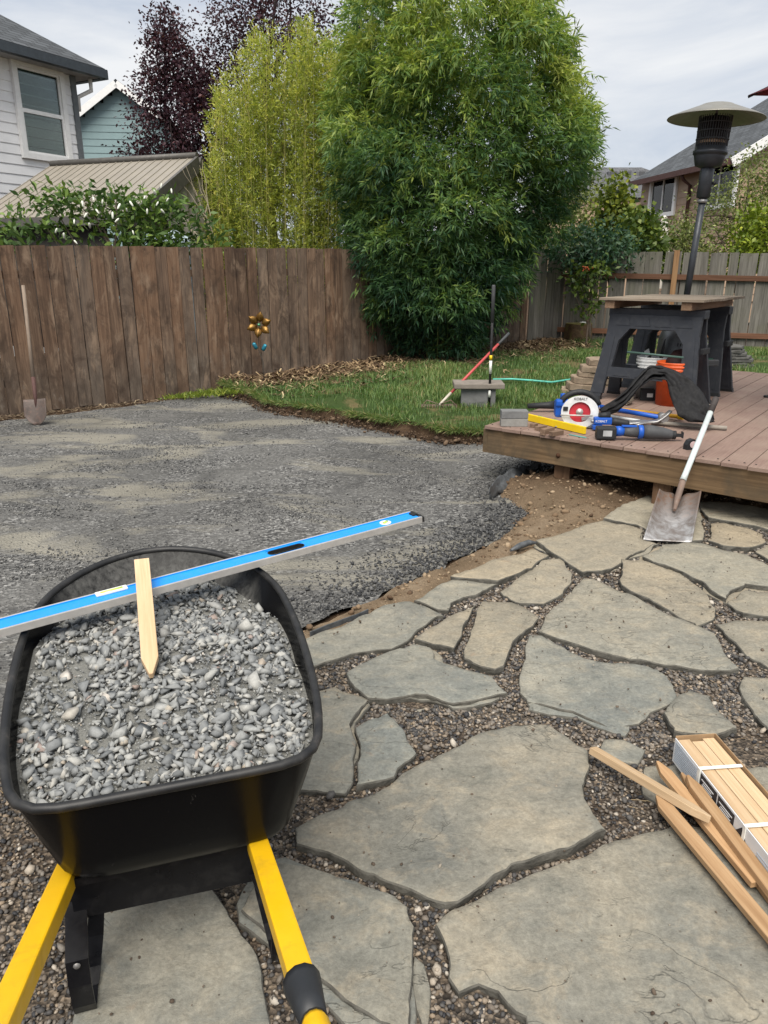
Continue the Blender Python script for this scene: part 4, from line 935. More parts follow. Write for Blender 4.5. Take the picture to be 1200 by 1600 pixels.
q = wl0.lerp(wl1, .60); MB().tube([Vector((q.x, q.y, GL.z - .15)) + gn * .38, Vector((q.x, q.y, GL.z - .3)) + gn * .3, Vector((q.x, q.y, GL.z - .45)) + gn * .07, Vector((q.x, q.y, .6)) + gn * .07], .05, 8).build('downspout', TAND, hn)
q = GL.lerp(RL, .5).lerp(GR.lerp(RR, .5), .25); MB().tube([q - Vector((0, 0, .1)), q + Vector((0, 0, .45))], .03, 6).build('vent_pipe', GREYT, hn)
q = GL.lerp(RL, .62).lerp(GR.lerp(RR, .62), .8); MB().box((0, 0, 0), (.9, .9, .16), M=T(q, .3)).build('skylight', GREYT, hn)

# grey hip roofs farther off
hr = tag(empty('grey_roof_house', (0, 0, 0)), 'far house showing only its grey hip roof left of the tan house', 'house')
c0 = atD(960, 300, 42); zb = atD(960, 318, 42).z; zt = atD(960, 263, 42).z
W2, D2 = 4.6, 4.0; base = [Vector((c0.x - W2, c0.y - D2, zb)), Vector((c0.x + W2, c0.y - D2, zb)), Vector((c0.x + W2, c0.y + D2, zb)), Vector((c0.x - W2, c0.y + D2, zb))]
ra, rb = Vector((c0.x - .9, c0.y, zt)), Vector((c0.x + 1.4, c0.y, zt))
roof_plane('roof', SHING2, hr, base[0], base[1], rb, ra); roof_plane('roof', SHING2, hr, base[2], base[3], ra, rb); roof_plane('roof', SHING2, hr, base[1], base[2], rb, rb); roof_plane('roof', SHING2, hr, base[3], base[0], ra, ra)
g = MB(); g.box((c0.x, c0.y, zb / 2 - .05), (W2 * 1.9, D2 * 1.9, zb)); g.build('wall', TAN, hr)
for k in (-.5, .25, 1.0): MB().box((c0.x + k, c0.y - 1.0, zt - .48), (.5, .35, .28)).build('roof_vent', SHING2, hr)

# ------------------------------------------------------------------ plants
def leaf_mat(name, stops, trans=0.35, rough=0.5):
    M = Mat(name, rough, 0.35); t = M.att(); col = M.ramp(t, *stops)
    col = M.mix(0.35, col, M.ramp(M.noise(M.pos(), 40, 2), (0.3, 0.75), (0.7, 1.2)), 'MULTIPLY')
    M.color(col); tr = M.new('ShaderNodeBsdfTranslucent'); M.set(tr.inputs[0], M.mix(1.0, col, (1.25, 1.3, 0.75), 'MULTIPLY'))
    mx = M.new('ShaderNodeMixShader'); mx.inputs[0].default_value = trans; M.l.new(M.b.outputs[0], mx.inputs[1]); M.l.new(tr.outputs[0], mx.inputs[2])
    out = [n for n in M.n if n.type == 'OUTPUT_MATERIAL'][0]; M.l.new(mx.outputs[0], out.inputs[0]); return M.m
def unit(v): return v / (np.linalg.norm(v, axis=1, keepdims=True) + 1e-9)
def leaves(name, P, D, L, W, tint, mat, parent, seed, fold=0.25, mid=0.4):
    """many pointed leaves as folded four-corner faces; P base, D direction"""
    g = np.random.default_rng(seed); n = len(P); D = unit(D); r = unit(np.cross(D, g.normal(size=(n, 3)))); u = np.cross(r, D)
    L = np.asarray(L)[:, None]; W = np.asarray(W)[:, None]; m = P + D * L * mid
    tip = P + D * L - np.array([0, 0, 1.0]) * L * 0.10
    V = np.stack([P, m + r * W + u * W * fold, tip, m - r * W + u * W * fold], 1).reshape(-1, 3)
    F = np.arange(n)[:, None] * 4 + np.array([[0, 1, 2, 3]])
    return np_obj(name, V, F, mat, parent, False, np.repeat(tint, 4))
def profile_radius(z, prof):
    zs = [q[0] for q in prof]; return np.interp(z, zs, [q[1] for q in prof]), np.interp(z, zs, [q[2] for q in prof])
def env_from_px(rows, Y):
    """rows (v, u_left, u_right) of a silhouette standing at distance Y -> (z, half width, centre x)"""
    out = []
    for v, a, b in rows:
        p0, p1 = atY(a, v, Y), atY(b, v, Y); out.append((p0.z, abs(p1.x - p0.x) / 2, (p0.x + p1.x) / 2))
    return sorted(out)
BARKM = plain('bark_grey', (0.11, 0.085, 0.065), .9, var=.3, scale=30, bump=.5, bscale=60)

def bamboo_leaves(root, name, c, ax, per, L, W, stops, droop, tint_c, seed, sp=.16, trans=.42):
    """fans of leaves: each cluster c has a twig along ax and its leaves radiate from the twig"""
    g = np.random.default_rng(seed); ncl = len(c); n = ncl * per; ci = np.repeat(np.arange(ncl), per); k = np.tile(np.linspace(0.15, 1, per), ncl)
    sl = np.repeat(g.uniform(.6, 1.3, ncl) * sp, per); P = c[ci] + ax[ci] * (k * sl)[:, None] + g.normal(0, .014, (n, 3))
    Dv = ax[ci] * (.35 + .75 * k)[:, None] + g.normal(0, .62, (n, 3)) + np.array([0, 0, -droop])
    tint = np.clip(tint_c[ci] + g.normal(0, .09, n), 0, 1)
    fol = leaves('foliage', P - np.array(root.location), Dv, L * g.uniform(.5, 1.15, n), W * g.uniform(.65, 1.2, n), tint, leaf_mat(name + '_leaf', stops, trans), root, seed + 1); fol['kind'] = 'stuff'; return fol
def culms(root, name, paths, col, r=.010):
    CU = plain(name + '_culm', col, .45, .4, var=.25, scale=9)
    for pts in paths: MB().tube([Vector(q) - root.location for q in pts], [r * (1 - .75 * i / (len(pts) - 1)) for i in range(len(pts))], 6).build('culm', CU, root)
# big green clump: lumps of foliage on arching canes
def green_bamboo():
    g = np.random.default_rng(5); Y = 12.0; depth = .75
    env = env_from_px([(556, 622, 735), (520, 592, 772), (470, 565, 792), (400, 543, 822), (330, 540, 866), (270, 538, 888), (200, 540, 888), (120, 540, 880), (60, 548, 862), (0, 565, 812), (-70, 600, 785), (-150, 655, 730)], Y)
    root = tag(empty('bamboo_clump', (env[0][2], Y, .12)), 'big dark green bamboo clump overhanging the fence in the centre', 'bamboo'); zmin, zmax = env[0][0], env[-1][0]
    nb = 215; zz = np.linspace(zmin, zmax, 200); ra, _ = profile_radius(zz, env); w = ra + .45 * (zz < 1.9); zb = np.interp((np.arange(nb) + g.uniform(0, 1, nb)) / nb, np.cumsum(w) / w.sum(), zz); R, C = profile_radius(zb, env)
    th = (np.arange(nb) * 2.39996) % (2 * np.pi) + g.normal(0, .3, nb); rr = g.uniform(.5, 1.05, nb); inner = g.uniform(0, 1, nb) < .25; rr[inner] *= .5
    B = np.stack([C + R * rr * np.cos(th), Y + R * rr * np.sin(th) * depth, zb], 1); br = g.uniform(.26, .56, nb) * np.clip(R / 1.6, .45, 1.05); bt = g.normal(0, .10, nb)
    Cc, Ax, Tt = [], [], []
    for b, r_, t_, a_ in zip(B, br, bt, th):
        m = int((88 + 40 * (b[2] < 1.9)) * (r_ / .42) ** 1.7); d = unit(g.normal(size=(m, 3)) + np.array([math.cos(a_) * .75, math.sin(a_) * .75, .55])); p = b + d * (r_ * g.uniform(.35, 1, m) ** .5)[:, None] * np.array([1.15, 1.0, .75])
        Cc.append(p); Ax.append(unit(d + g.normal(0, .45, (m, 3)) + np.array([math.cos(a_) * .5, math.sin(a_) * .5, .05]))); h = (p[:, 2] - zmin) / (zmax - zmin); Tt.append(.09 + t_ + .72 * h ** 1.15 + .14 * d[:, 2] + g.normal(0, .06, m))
    for _ in range(190):      # arching sprays that break the outline
        z = g.uniform(zmin + .5, zmax); R0, C0 = profile_radius(z, env); a_ = g.uniform(0, 6.28); r1 = R0 * g.uniform(.95, 1.12) + .06; m = 26; f = g.uniform(.25, 1, m); rr_ = R0 * .65 + (r1 - R0 * .65) * f
        dz = .55 * f - .50 * f ** 3 * g.uniform(.6, 1.5); p = np.stack([C0 + rr_ * math.cos(a_), Y + rr_ * math.sin(a_) * depth, z + dz], 1) + g.normal(0, .045, (m, 3))
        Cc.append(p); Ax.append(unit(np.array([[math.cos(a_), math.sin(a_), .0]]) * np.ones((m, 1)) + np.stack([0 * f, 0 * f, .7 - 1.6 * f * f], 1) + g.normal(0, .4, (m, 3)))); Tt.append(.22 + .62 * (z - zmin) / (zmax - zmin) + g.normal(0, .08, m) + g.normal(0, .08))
    Cc, Ax, Tt = np.concatenate(Cc), np.concatenate(Ax), np.concatenate(Tt); print('green clusters', len(Cc))
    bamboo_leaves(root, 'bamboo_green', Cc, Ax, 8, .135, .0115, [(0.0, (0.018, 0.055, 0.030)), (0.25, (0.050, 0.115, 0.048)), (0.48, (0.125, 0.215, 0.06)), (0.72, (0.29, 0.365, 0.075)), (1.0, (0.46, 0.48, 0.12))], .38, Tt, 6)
    paths = []
    for _ in range(46):
        a = g.uniform(0, 6.28); r0 = math.sqrt(g.uniform(0, 1)); zt = zmin + (zmax - zmin) * g.uniform(.5, .95); Rb, Cb = profile_radius(zmin + .3, env); pts = []
        for j in range(9):
            f = j / 8; z = .08 + (zt - .08) * f; Rz, Cz = profile_radius(max(z, zmin), env); q = r0 * (Rb * .8 * (1 - f) + Rz * .8 * f); pts.append((Cz * f + Cb * (1 - f) + q * math.cos(a), Y + depth * q * math.sin(a), z))
        paths.append(pts)
    culms(root, 'bamboo_green', paths, (0.14, 0.17, 0.05)); return root
green_bamboo()
# yellow thicket: many upright plumes with ragged tips
def yellow_bamboo():
    g = np.random.default_rng(9); Y = 13.2; root = tag(empty('bamboo_clump', (atY(440, 400, Y).x, Y, -.08)), 'yellow green bamboo thicket rising behind the left fence', 'bamboo')
    tu = [315, 330, 345, 375, 395, 425, 445, 470, 500, 530, 560, 590, 625]; tv = [300, 190, 120, 85, 48, 30, 48, 26, 55, 62, 70, 85, 100]
    Cc, Ax, Tt, paths = [], [], [], []
    for i in range(155):
        u1 = g.uniform(312, 625); v1 = np.interp(u1, tu, tv) + abs(g.normal(0, 75)) * (i > 20) + 4; yo = g.uniform(-.55, .75); u0 = 455 + (u1 - 455) * .80
        a = atY(u0, 470, Y + yo); a.z = -.1; b = atY(u1, v1, Y + yo); pts = []; bend = g.normal(0, .05)
        for j in range(10): f = j / 9; q = a.lerp(b, f); q.x += bend * math.sin(f * 3.1) + (b.x - a.x) * .12 * (f * f - f); pts.append(q)
        paths.append(pts); H = b.z - a.z; m = int(26 * H / 4)
        for _ in range(m * 3):
            f = g.uniform(.28, 1.0); k = min(8, int(f * 9)); q = pts[k].lerp(pts[k + 1], f * 9 - k); dr = (pts[k + 1] - pts[k]).normalized(); w_ = .05 + .24 * math.sin(math.pi * min(1, (1.03 - f) * 1.35)) ** .8
            o = unit(g.normal(size=(1, 3)))[0] * np.array([1, 1, .3]) * w_ * g.uniform(.3, 1); p = np.array(q) + o
            Cc.append(p); Ax.append(np.array(dr) * .9 + o / (w_ + .02) * .75 + g.normal(0, .25, 3)); Tt.append(.40 + g.normal(0, .14) + .16 * f - .10)
    Cc = np.array(Cc); Ax = unit(np.array(Ax)); Tt = np.array(Tt); print('yellow clusters', len(Cc))
    bamboo_leaves(root, 'bamboo_yellow', Cc, Ax, 8, .095, .0082, [(0.0, (0.10, 0.15, 0.035)), (0.35, (0.27, 0.32, 0.06)), (0.65, (0.47, 0.49, 0.09)), (0.88, (0.60, 0.55, 0.13)), (1.0, (0.60, 0.42, 0.15))], .02, Tt, 10, .13)
    culms(root, 'bamboo_yellow', paths, (0.30, 0.28, 0.09), .009)
yellow_bamboo()
# slender bamboo shoots poking out of both clumps
def wands(parent_label, name, spots, Y, c, stops, seed, leafL=.12):
    g = np.random.default_rng(seed); root = tag(empty(name, (0, Y, 0)), parent_label, 'bamboo')
    CU = plain(name + '_wand', c, .5, var=.2); P, Dd = [], []
    for (u0, v0, u1, v1, bend) in spots:
        a, b = atY(u0, v0, Y + g.uniform(-.4, .4)), atY(u1, v1, Y + g.uniform(-.4, .4)); pts = []
        for j in range(9):
            f = j / 8; q = a.lerp(b, f); q.x += bend * math.sin(f * math.pi) * .15; q.z -= abs(bend) * f * f * .12; pts.append(q - Vector((0, Y, 0)))
        MB().tube(pts, [.007 * (1 - .7 * j / 8) for j in range(9)], 5).build('cane', CU, root)
        for j in range(70):
            f = g.uniform(.2, 1) ; i = min(7, int(f * 8)); q = pts[i].lerp(pts[i + 1], f * 8 - i); dd = (pts[i + 1] - pts[i]).normalized()
            P.append(np.array(q) + g.normal(0, .05, 3)); Dd.append(np.array(dd) * .9 + g.normal(0, .6, 3) - np.array([0, 0, .15]))
    n = len(P); fo = leaves('foliage', np.array(P), np.array(Dd), leafL * g.uniform(.6, 1.1, n), .010 * np.ones(n), np.clip(g.normal(.55, .2, n), 0, 1), leaf_mat(name + '_leaf', stops), root, seed); fo['kind'] = 'stuff'
    return root
YST = [(0.0, (0.14, 0.19, 0.04)), (0.5, (0.40, 0.42, 0.08)), (1.0, (0.60, 0.52, 0.12))]
wands('loose yellow bamboo shoots standing up above the yellow thicket', 'bamboo_shoots', [(345, 380, 340, 120, -.3), (420, 200, 395, 30, -.2), (440, 200, 425, 30, .1), (460, 200, 462, 35, .2), (500, 200, 510, 55, .3), (370, 250, 350, 130, -.4), (480, 160, 478, 28, .2), (355, 330, 322, 190, -.3), (400, 220, 372, 80, -.3), (530, 200, 540, 60, .2)], 12.9, (0.28, 0.25, .09), YST, 71)
wands('loose drooping bamboo sprays on the right of the big green clump', 'bamboo_shoots', [(860, 200, 900, 35, .3), (860, 160, 880, 60, .5), (880, 260, 945, 190, .6), (880, 280, 940, 240, .8), (860, 230, 918, 120, .4), (870, 300, 925, 270, .9), (800, 80, 815, 5, .3), (860, 330, 905, 300, .9), (840, 110, 905, 60, .3)], 12.0, (0.2, 0.2, .07), [(0.0, (0.035, 0.07, 0.02)), (0.6, (0.12, 0.17, 0.035)), (1.0, (0.28, 0.28, 0.06))], 72, .15)

def branch_path(a, b, g, wob=.12, k=6):
    a, b = Vector(a), Vector(b); L = (b - a).length; return [a.lerp(b, i / k) + Vector((g.normal(0, wob), g.normal(0, wob), g.normal(0, wob * .5))) * L * .25 * math.sin(math.pi * i / k) for i in range(k + 1)]
def tree(name, label, cat, rows, Y, zbase, nleaf, L, W, stops, seed, trunk_r, nlimb=14, depth=.8, lump=.35, cl=14, spread=.16, shell=.45, bark=None, up=.15, dens_gap=.0, cr_from=None, group=None, shear=0.0):
    g = np.random.default_rng(seed); env = env_from_px(rows, Y); zmin, zmax = env[0][0], env[-1][0]; base_x = env[0][2] if cr_from is None else cr_from
    root = tag(empty(name, (base_x, Y, zbase)), label, cat, group); org = np.array(root.location)
    bark = bark or BARKM; tb = MB(); top = Vector((env[-1][2], Y, zmax - .15 * (zmax - zmin))) - Vector(org)
    pts = branch_path((0, 0, -.05), top, g, .12, 8); tb.tube(pts, [trunk_r * (1 - .85 * i / 8) for i in range(9)], 8); tb.build('trunk', bark, root)
    ncl = nleaf // cl; zz = np.linspace(zmin, zmax, 200); ra, _ = profile_radius(zz, env); w = ra + .05
    zc = np.interp(g.uniform(0, 1, ncl), np.cumsum(w) / w.sum(), zz); R, C = profile_radius(zc, env); th = g.uniform(0, 2 * np.pi, ncl); rr = g.uniform(0, 1, ncl) ** shell
    f = np.array([mnoise.fractal((math.cos(t) * 1.8, math.sin(t) * 1.8, z * 1.3 + seed * 3.3), 1.0, 2.0, 3) for t, z in zip(th, zc)])
    keep = f > -0.42 + dens_gap; R = R * (1 + lump * f)
    c = np.stack([C + R * rr * np.cos(th), Y + R * rr * np.sin(th) * depth + shear * (C + R * rr * np.cos(th) - np.mean(C)), zc], 1)[keep]; th = th[keep]; ncl = len(c)
    ci = np.repeat(np.arange(ncl), cl); n = ncl * cl
    P = c[ci] + g.normal(0, spread, (n, 3)) * np.array([1, 1, .8]) - org
    Dv = np.stack([np.cos(th), np.sin(th), np.full(ncl, up)], 1)[ci] * .5 + g.normal(0, .7, (n, 3))
    tint = np.clip(.45 + g.normal(0, .15, ncl)[ci] + g.normal(0, .13, n), 0, 1)
    lv = leaves('crown', P, Dv, L * g.uniform(.6, 1.2, n), W * g.uniform(.7, 1.2, n), tint, leaf_mat(name + '_leaf', stops, .25), root, seed + 2, mid=.45); lv['kind'] = 'stuff'
    for i in range(nlimb):
        f0 = g.uniform(.2, .85); j = min(7, int(f0 * 8)); a = pts[j]; q = Vector(c[g.integers(0, ncl)]) - Vector(org)
        MB().tube(branch_path(a, q, g, .12, 5), [trunk_r * .38 * (1 - .85 * k / 5) for k in range(6)], 5).build('limb', bark, root)
    return root
PLUM = [(0.0, (0.016, 0.008, 0.014)), (0.4, (0.040, 0.016, 0.025)), (0.75, (0.080, 0.032, 0.044)), (1.0, (0.14, 0.065, 0.065))]
PB_ = plain('bark_plum', (0.03, 0.022, 0.022), .9)
tree('plum_tree', 'purple leaved plum tree nearer the teal house', 'tree', [(300, 240, 300), (258, 205, 365), (220, 208, 360), (180, 218, 350), (130, 226, 335), (80, 232, 310), (40, 238, 280), (0, 246, 256)], 18.5, -.08, 22000, .088, .026, PLUM, 21, .13, 18, bark=PB_, lump=.45, spread=.15, shell=.5, dens_gap=.22)
tree('plum_tree', 'taller purple leaved plum tree behind the yellow bamboo', 'tree', [(330, 380, 440), (250, 305, 515), (190, 300, 530), (130, 305, 535), (70, 318, 528), (20, 340, 515), (-40, 365, 500), (-110, 410, 455)], 19.5, -.08, 26000, .09, .026, PLUM, 22, .15, 18, bark=PB_, lump=.5, spread=.16, shell=.5, dens_gap=.2)
tree('conifer_tree', 'dark evergreen tree half hidden between bamboo and plum tree', 'tree', [(300, 540, 620), (150, 535, 640), (80, 540, 625), (20, 555, 610), (-40, 575, 590)], 20, -.08, 7000, .12, .02, [(0, (0.008, 0.022, 0.010)), (.6, (0.02, 0.05, 0.02)), (1, (0.04, 0.09, 0.03))], 23, .14, 8, spread=.2)
# flowering shrub over the left fence: sprays of large leaves and white closed blossoms
SHR = [(0.0, (0.03, 0.065, 0.02)), (0.4, (0.075, 0.14, 0.035)), (0.75, (0.17, 0.26, 0.055)), (1.0, (0.33, 0.42, 0.10))]
fs_ = tree('flowering_shrub', 'leafy shrub with white blossoms hanging over the left fence', 'shrub', [(396, -25, 335), (384, -15, 335), (368, 15, 325), (352, 45, 314), (338, 60, 300), (322, 80, 285), (302, 85, 275)], 10.05, -.08, 4500, .125, .024, SHR, 31, .05, 26, depth=.16, lump=.35, cl=12, spread=.085, shell=.6, up=.7, dens_gap=.24, shear=.81)
FLW = plain('blossom_white', (0.74, 0.76, 0.66), .6, var=.08); gb = np.random.default_rng(4)
flm = MB().lathe([(0.004, -.045), (.012, -.04), (.017, -.015), (.019, .01), (.014, .03), (.002, .04)], 8); bmesh.ops.recalc_face_normals(flm.bm, faces=flm.bm.faces[:]); flme = bpy.data.meshes.new('blossom'); flm.bm.to_mesh(flme); flm.bm.free(); flme.materials.append(FLW)
for (u, v) in [(134, 336), (152, 330), (176, 336), (183, 344), (88, 360), (146, 310), (118, 378), (208, 363), (246, 318), (262, 312), (254, 330), (268, 298), (226, 308), (186, 322), (198, 328), (242, 300), (252, 290), (160, 315), (129, 318), (230, 330), (205, 318), (116, 346), (100, 368), (140, 352)]:
    q = atD(u, v, 7.98 + .0052 * u + gb.uniform(0, .12)); o = link(bpy.data.objects.new('blossom', flme), fs_); o.location = q - fs_.location; o.rotation_euler = (gb.uniform(-.7, .7), gb.uniform(-.7, .7), gb.uniform(0, 6)); q_ = gb.uniform(.55, 1.0); o.scale = (q_ * .8, q_ * .8, q_)
# dead twigs by the gazebo curtain
g2 = np.random.default_rng(15); tw = tag(empty('bare_twigs', (*atD(330, 400, 10.9).to_2d(), -.08)), 'pale dead leafless stems in front of the gazebo curtain', 'shrub'); TW = plain('twig_pale', (0.26, 0.22, 0.16), .85)
for u0, v0, u1, v1 in [(335, 372, 302, 262), (334, 372, 290, 258), (330, 372, 312, 258), (326, 345, 288, 292), (322, 335, 284, 262), (330, 350, 316, 250), (318, 380, 270, 325), (312, 385, 288, 330), (325, 385, 285, 345)]:
    a, b = atD(u0, v0, 10.9 + g2.uniform(-.1, .3)), atD(u1, v1, 10.9 + g2.uniform(-.1, .3)); MB().tube([q - tw.location for q in branch_path(a, b, g2, .10, 6)], [.008 * (1 - .75 * k / 6) for k in range(7)], 5).build('stem', TW, tw)
# trees and shrubs beyond the back fence
OLV = [(0.0, (0.05, 0.075, 0.022)), (0.4, (0.12, 0.155, 0.042)), (0.75, (0.24, 0.27, 0.08)), (1.0, (0.38, 0.39, 0.14))]
LIM = [(0.0, (0.06, 0.10, 0.012)), (0.4, (0.15, 0.21, 0.02)), (0.75, (0.29, 0.35, 0.03)), (1.0, (0.45, 0.47, 0.06))]
MID = [(0.0, (0.022, 0.048, 0.010)), (0.4, (0.065, 0.105, 0.018)), (0.75, (0.15, 0.20, 0.03)), (1.0, (0.30, 0.32, 0.05))]
tree('olive_tree', 'loose olive green fruit tree in front of the tan house right side', 'tree', [(420, 1090, 1240), (380, 1075, 1290), (345, 1070, 1300), (315, 1090, 1290), (290, 1120, 1270), (265, 1145, 1240), (240, 1155, 1190)], 16.5, 0, 12000, .085, .017, OLV, 41, .09, 22, lump=.45, spread=.17, shell=.6, dens_gap=.12)
tree('olive_tree', 'small olive green tree right of the closed white parasol', 'tree', [(420, 1040, 1100), (390, 1035, 1105), (370, 1045, 1100), (345, 1058, 1092)], 15.6, 0, 4200, .08, .016, OLV, 42, .05, 10, lump=.45, spread=.15, dens_gap=.1)
tree('lime_shrub', 'bright lime green bush at the right edge above the back fence', 'shrub', [(420, 1140, 1260), (390, 1140, 1260), (365, 1145, 1260), (345, 1160, 1255), (325, 1180, 1240)], 14.6, 0, 5200, .09, .030, LIM, 43, .04, 8, lump=.4, spread=.12)
tree('maple_tree', 'yellow green young tree left of the tan house', 'tree', [(420, 925, 1005), (390, 930, 1010), (355, 932, 995), (325, 942, 982), (300, 946, 980), (283, 955, 975)], 16.0, 0, 4600, .12, .045, [(0.0, (0.035, 0.06, 0.012)), (0.4, (0.10, 0.14, 0.02)), (0.75, (0.24, 0.27, 0.03)), (1.0, (0.42, 0.40, 0.05))], 44, .05, 10, lump=.5, spread=.15, dens_gap=.18)
tree('maple_tree', 'broad leaved green bush behind back fence beside the white parasol', 'tree', [(420, 960, 1030), (395, 955, 1032), (372, 965, 1030), (350, 985, 1022), (338, 995, 1012)], 15.0, 0, 3600, .12, .042, MID, 45, .05, 8, lump=.4, spread=.13)
tree('willow_tree', 'thin olive foliage filling the gap between bamboo and back fence', 'tree', [(430, 820, 930), (390, 815, 945), (350, 830, 945), (315, 850, 935), (285, 880, 925)], 17.2, 0, 6500, .10, .018, OLV, 46, .06, 10, lump=.45, spread=.18, dens_gap=.1)
SUM = [(0.0, (0.014, 0.038, 0.022)), (0.5, (0.036, 0.085, 0.045)), (1.0, (0.09, 0.155, 0.07))]
tree('sumac_bush', 'dark blue green bush spilling over the back fence near its corner', 'shrub', [(425, 905, 962), (410, 872, 985), (390, 868, 990), (375, 885, 975), (362, 905, 945)], 13.95, .2, 3000, .12, .019, SUM, 47, .03, 10, depth=.35, lump=.7, spread=.15, dens_gap=.12)
tree('weed_sapling', 'small green sapling standing against the back fence', 'shrub', [(490, 912, 925), (450, 905, 935), (430, 895, 950), (415, 900, 940)], 13.3, .22, 420, .11, .028, MID, 48, .016, 6, lump=.3, spread=.10, bark=plain('bark_sapling', (0.12, 0.09, 0.07), .9))
# red berries on the sapling
sp = [o for o in bpy.data.objects if o.name.startswith('weed_sapling')][0]; q = atY(917, 420, 13.15); g = MB()
for _ in range(14):
    e = Vector((random.gauss(0, .05), random.gauss(0, .03), random.gauss(0, .03))); g.lathe([(0, -.016), (.014, -.006), (.014, .006), (0, .016)], 6, M=Matrix.Translation(q + e - sp.location))
g.build('berries', plain('berry_orange', (0.45, 0.09, 0.03), .4), sp)
# lawn grass
g = np.random.default_rng(55); n = 230000; x = g.uniform(-2.3, 8, n); y = g.uniform(6.8, 14.4, n)
k = in_poly(x, y, [tuple(q) for q in lawn_ring]) & (np.abs(x) < .57 * (y + .4) + .2); x, y = x[k], y[k]
df = (x - FA.x) * FN.x + (y - FA.y) * FN.y; db = np.array([-(a - CORNER.x) * BACK_D.y * -1 for a in x]) * 0
fn = np.array([mnoise.fractal((a * .75, b * .75, 3.0), 1.0, 2.0, 4) for a, b in zip(x, y)]); ln = dist_poly(x, y, lawn_edge)
bk_d = (x - CORNER.x) * -BN.x * -1 + (y - CORNER.y) * -BN.y * -1
pd = np.clip(.62 + fn * 1.5, .05, 1) * np.clip((df - .85 + fn * .8) * 2.2, 0, 1) * np.where(y > 11.8, np.clip(.55 + fn * 2, 0.02, 1), 1)
pd = np.maximum(pd, np.clip(.9 - ln / .18, 0, 1) * (x < -1.1) * .8); pd *= np.clip(8.2 / y, .45, 1)
k = g.uniform(0, 1, len(x)) < pd; x, y, fn = x[k], y[k], fn[k]; n = len(x)
z = np.array([z_lawn(a, b) for a, b in zip(x, y)]); hgt = g.uniform(.035, .085, n) * (1 + .5 * fn); a = g.uniform(0, 2 * np.pi, n); le = g.uniform(.25, 1.0, n) * hgt
b0 = np.stack([x, y, z - .005], 1); s = np.stack([np.cos(a + 1.57), np.sin(a + 1.57), np.zeros(n)], 1) * g.uniform(.0018, .0036, n)[:, None]
md = b0 + np.stack([np.cos(a) * le * .35, np.sin(a) * le * .35, hgt * .65], 1); tp_ = b0 + np.stack([np.cos(a) * le, np.sin(a) * le, hgt * .92], 1)
V = np.stack([b0 - s, b0 + s, md + s * .8, md - s * .8, tp_], 1).reshape(-1, 3); bi = np.arange(n)[:, None] * 5
me = np_mesh('lawn_grass', V, np.concatenate([(bi + [0, 1, 2, 3]).ravel(), (bi + [3, 2, 4]).ravel()]), np.concatenate([np.arange(n) * 4, 4 * n + np.arange(n) * 3]),
             leaf_mat('grass_blade', [(0.0, (0.028, 0.065, 0.018)), (0.35, (0.065, 0.13, 0.032)), (0.65, (0.125, 0.205, 0.055)), (0.86, (0.22, 0.29, 0.09)), (0.93, (0.30, 0.26, 0.11)), (1.0, (0.42, 0.34, 0.17))], .3), False, np.repeat(np.clip(g.normal(.48, .2, n) + .25 * fn, 0, 1), 5))
o = link(bpy.data.objects.new('lawn_grass', me)); tag(o, 'short green lawn grass with bare and straw coloured patches', 'grass', kind='stuff')
print('grass', n)
# long grass, thatch and clods hanging over the cut lawn edge
ee = refine(lawn_edge, 0.02, 0.05, 3.1, close=False); n = 9000; ii = g.integers(0, len(ee), n); ep = np.array([[q.x, q.y] for q in ee])[ii] + g.normal(0, .022, (n, 2)); ez_ = np.array([z_lawn(a, b) for a, b in ep])
wgt = np.array([mnoise.fractal((a * 2.2, b * 2.2, 6.0), 1.0, 2.0, 3) for a, b in ep]); kk = g.uniform(0, 1, n) < np.clip(.55 + wgt * 1.4, .08, 1); ep, ez_ = ep[kk], ez_[kk]; n = len(ep)
o = leaves('edge_grass', np.stack([ep[:, 0], ep[:, 1], ez_], 1), np.stack([g.normal(-.45, .5, n), g.normal(-.65, .5, n), g.uniform(-.35, .8, n)], 1), g.uniform(.04, .11, n), g.uniform(.0018, .0034, n), np.clip(g.normal(.55, .25, n), 0, 1), leaf_mat('edge_grass_leaf', [(0.0, (0.03, 0.07, 0.018)), (0.5, (0.11, 0.19, 0.05)), (0.75, (0.22, 0.28, 0.09)), (0.85, (0.32, 0.27, 0.12)), (1.0, (0.44, 0.36, 0.19))], .3), None, 66); tag(o, 'grass and thatch hanging over the cut lawn edge above the gravel', 'grass', kind='stuff')
n = 2600; ii = g.integers(0, len(ee), n); ep = np.array([[q.x, q.y] for q in ee])[ii] + np.array([-.55, -.83]) * np.abs(g.normal(.06, .06, n))[:, None]; s = np.minimum(.006 * np.exp(g.normal(0, .6, n)), .03)
zc_ = np.array([z_pad(a, b) for a, b in ep]) + np.abs(g.normal(0, .03, n)); o = scatter('edge_clods', np.stack([ep[:, 0], ep[:, 1], zc_], 1), s, PB, PF, m_rock('edge_clod', [(0, (0.03, 0.02, 0.013)), (0.6, (0.085, 0.055, 0.036)), (1, (0.16, 0.11, 0.07))], .95), 67, smooth=True); tag(o, 'crumbled dark soil clods along the foot of the lawn edge', 'soil', kind='stuff')
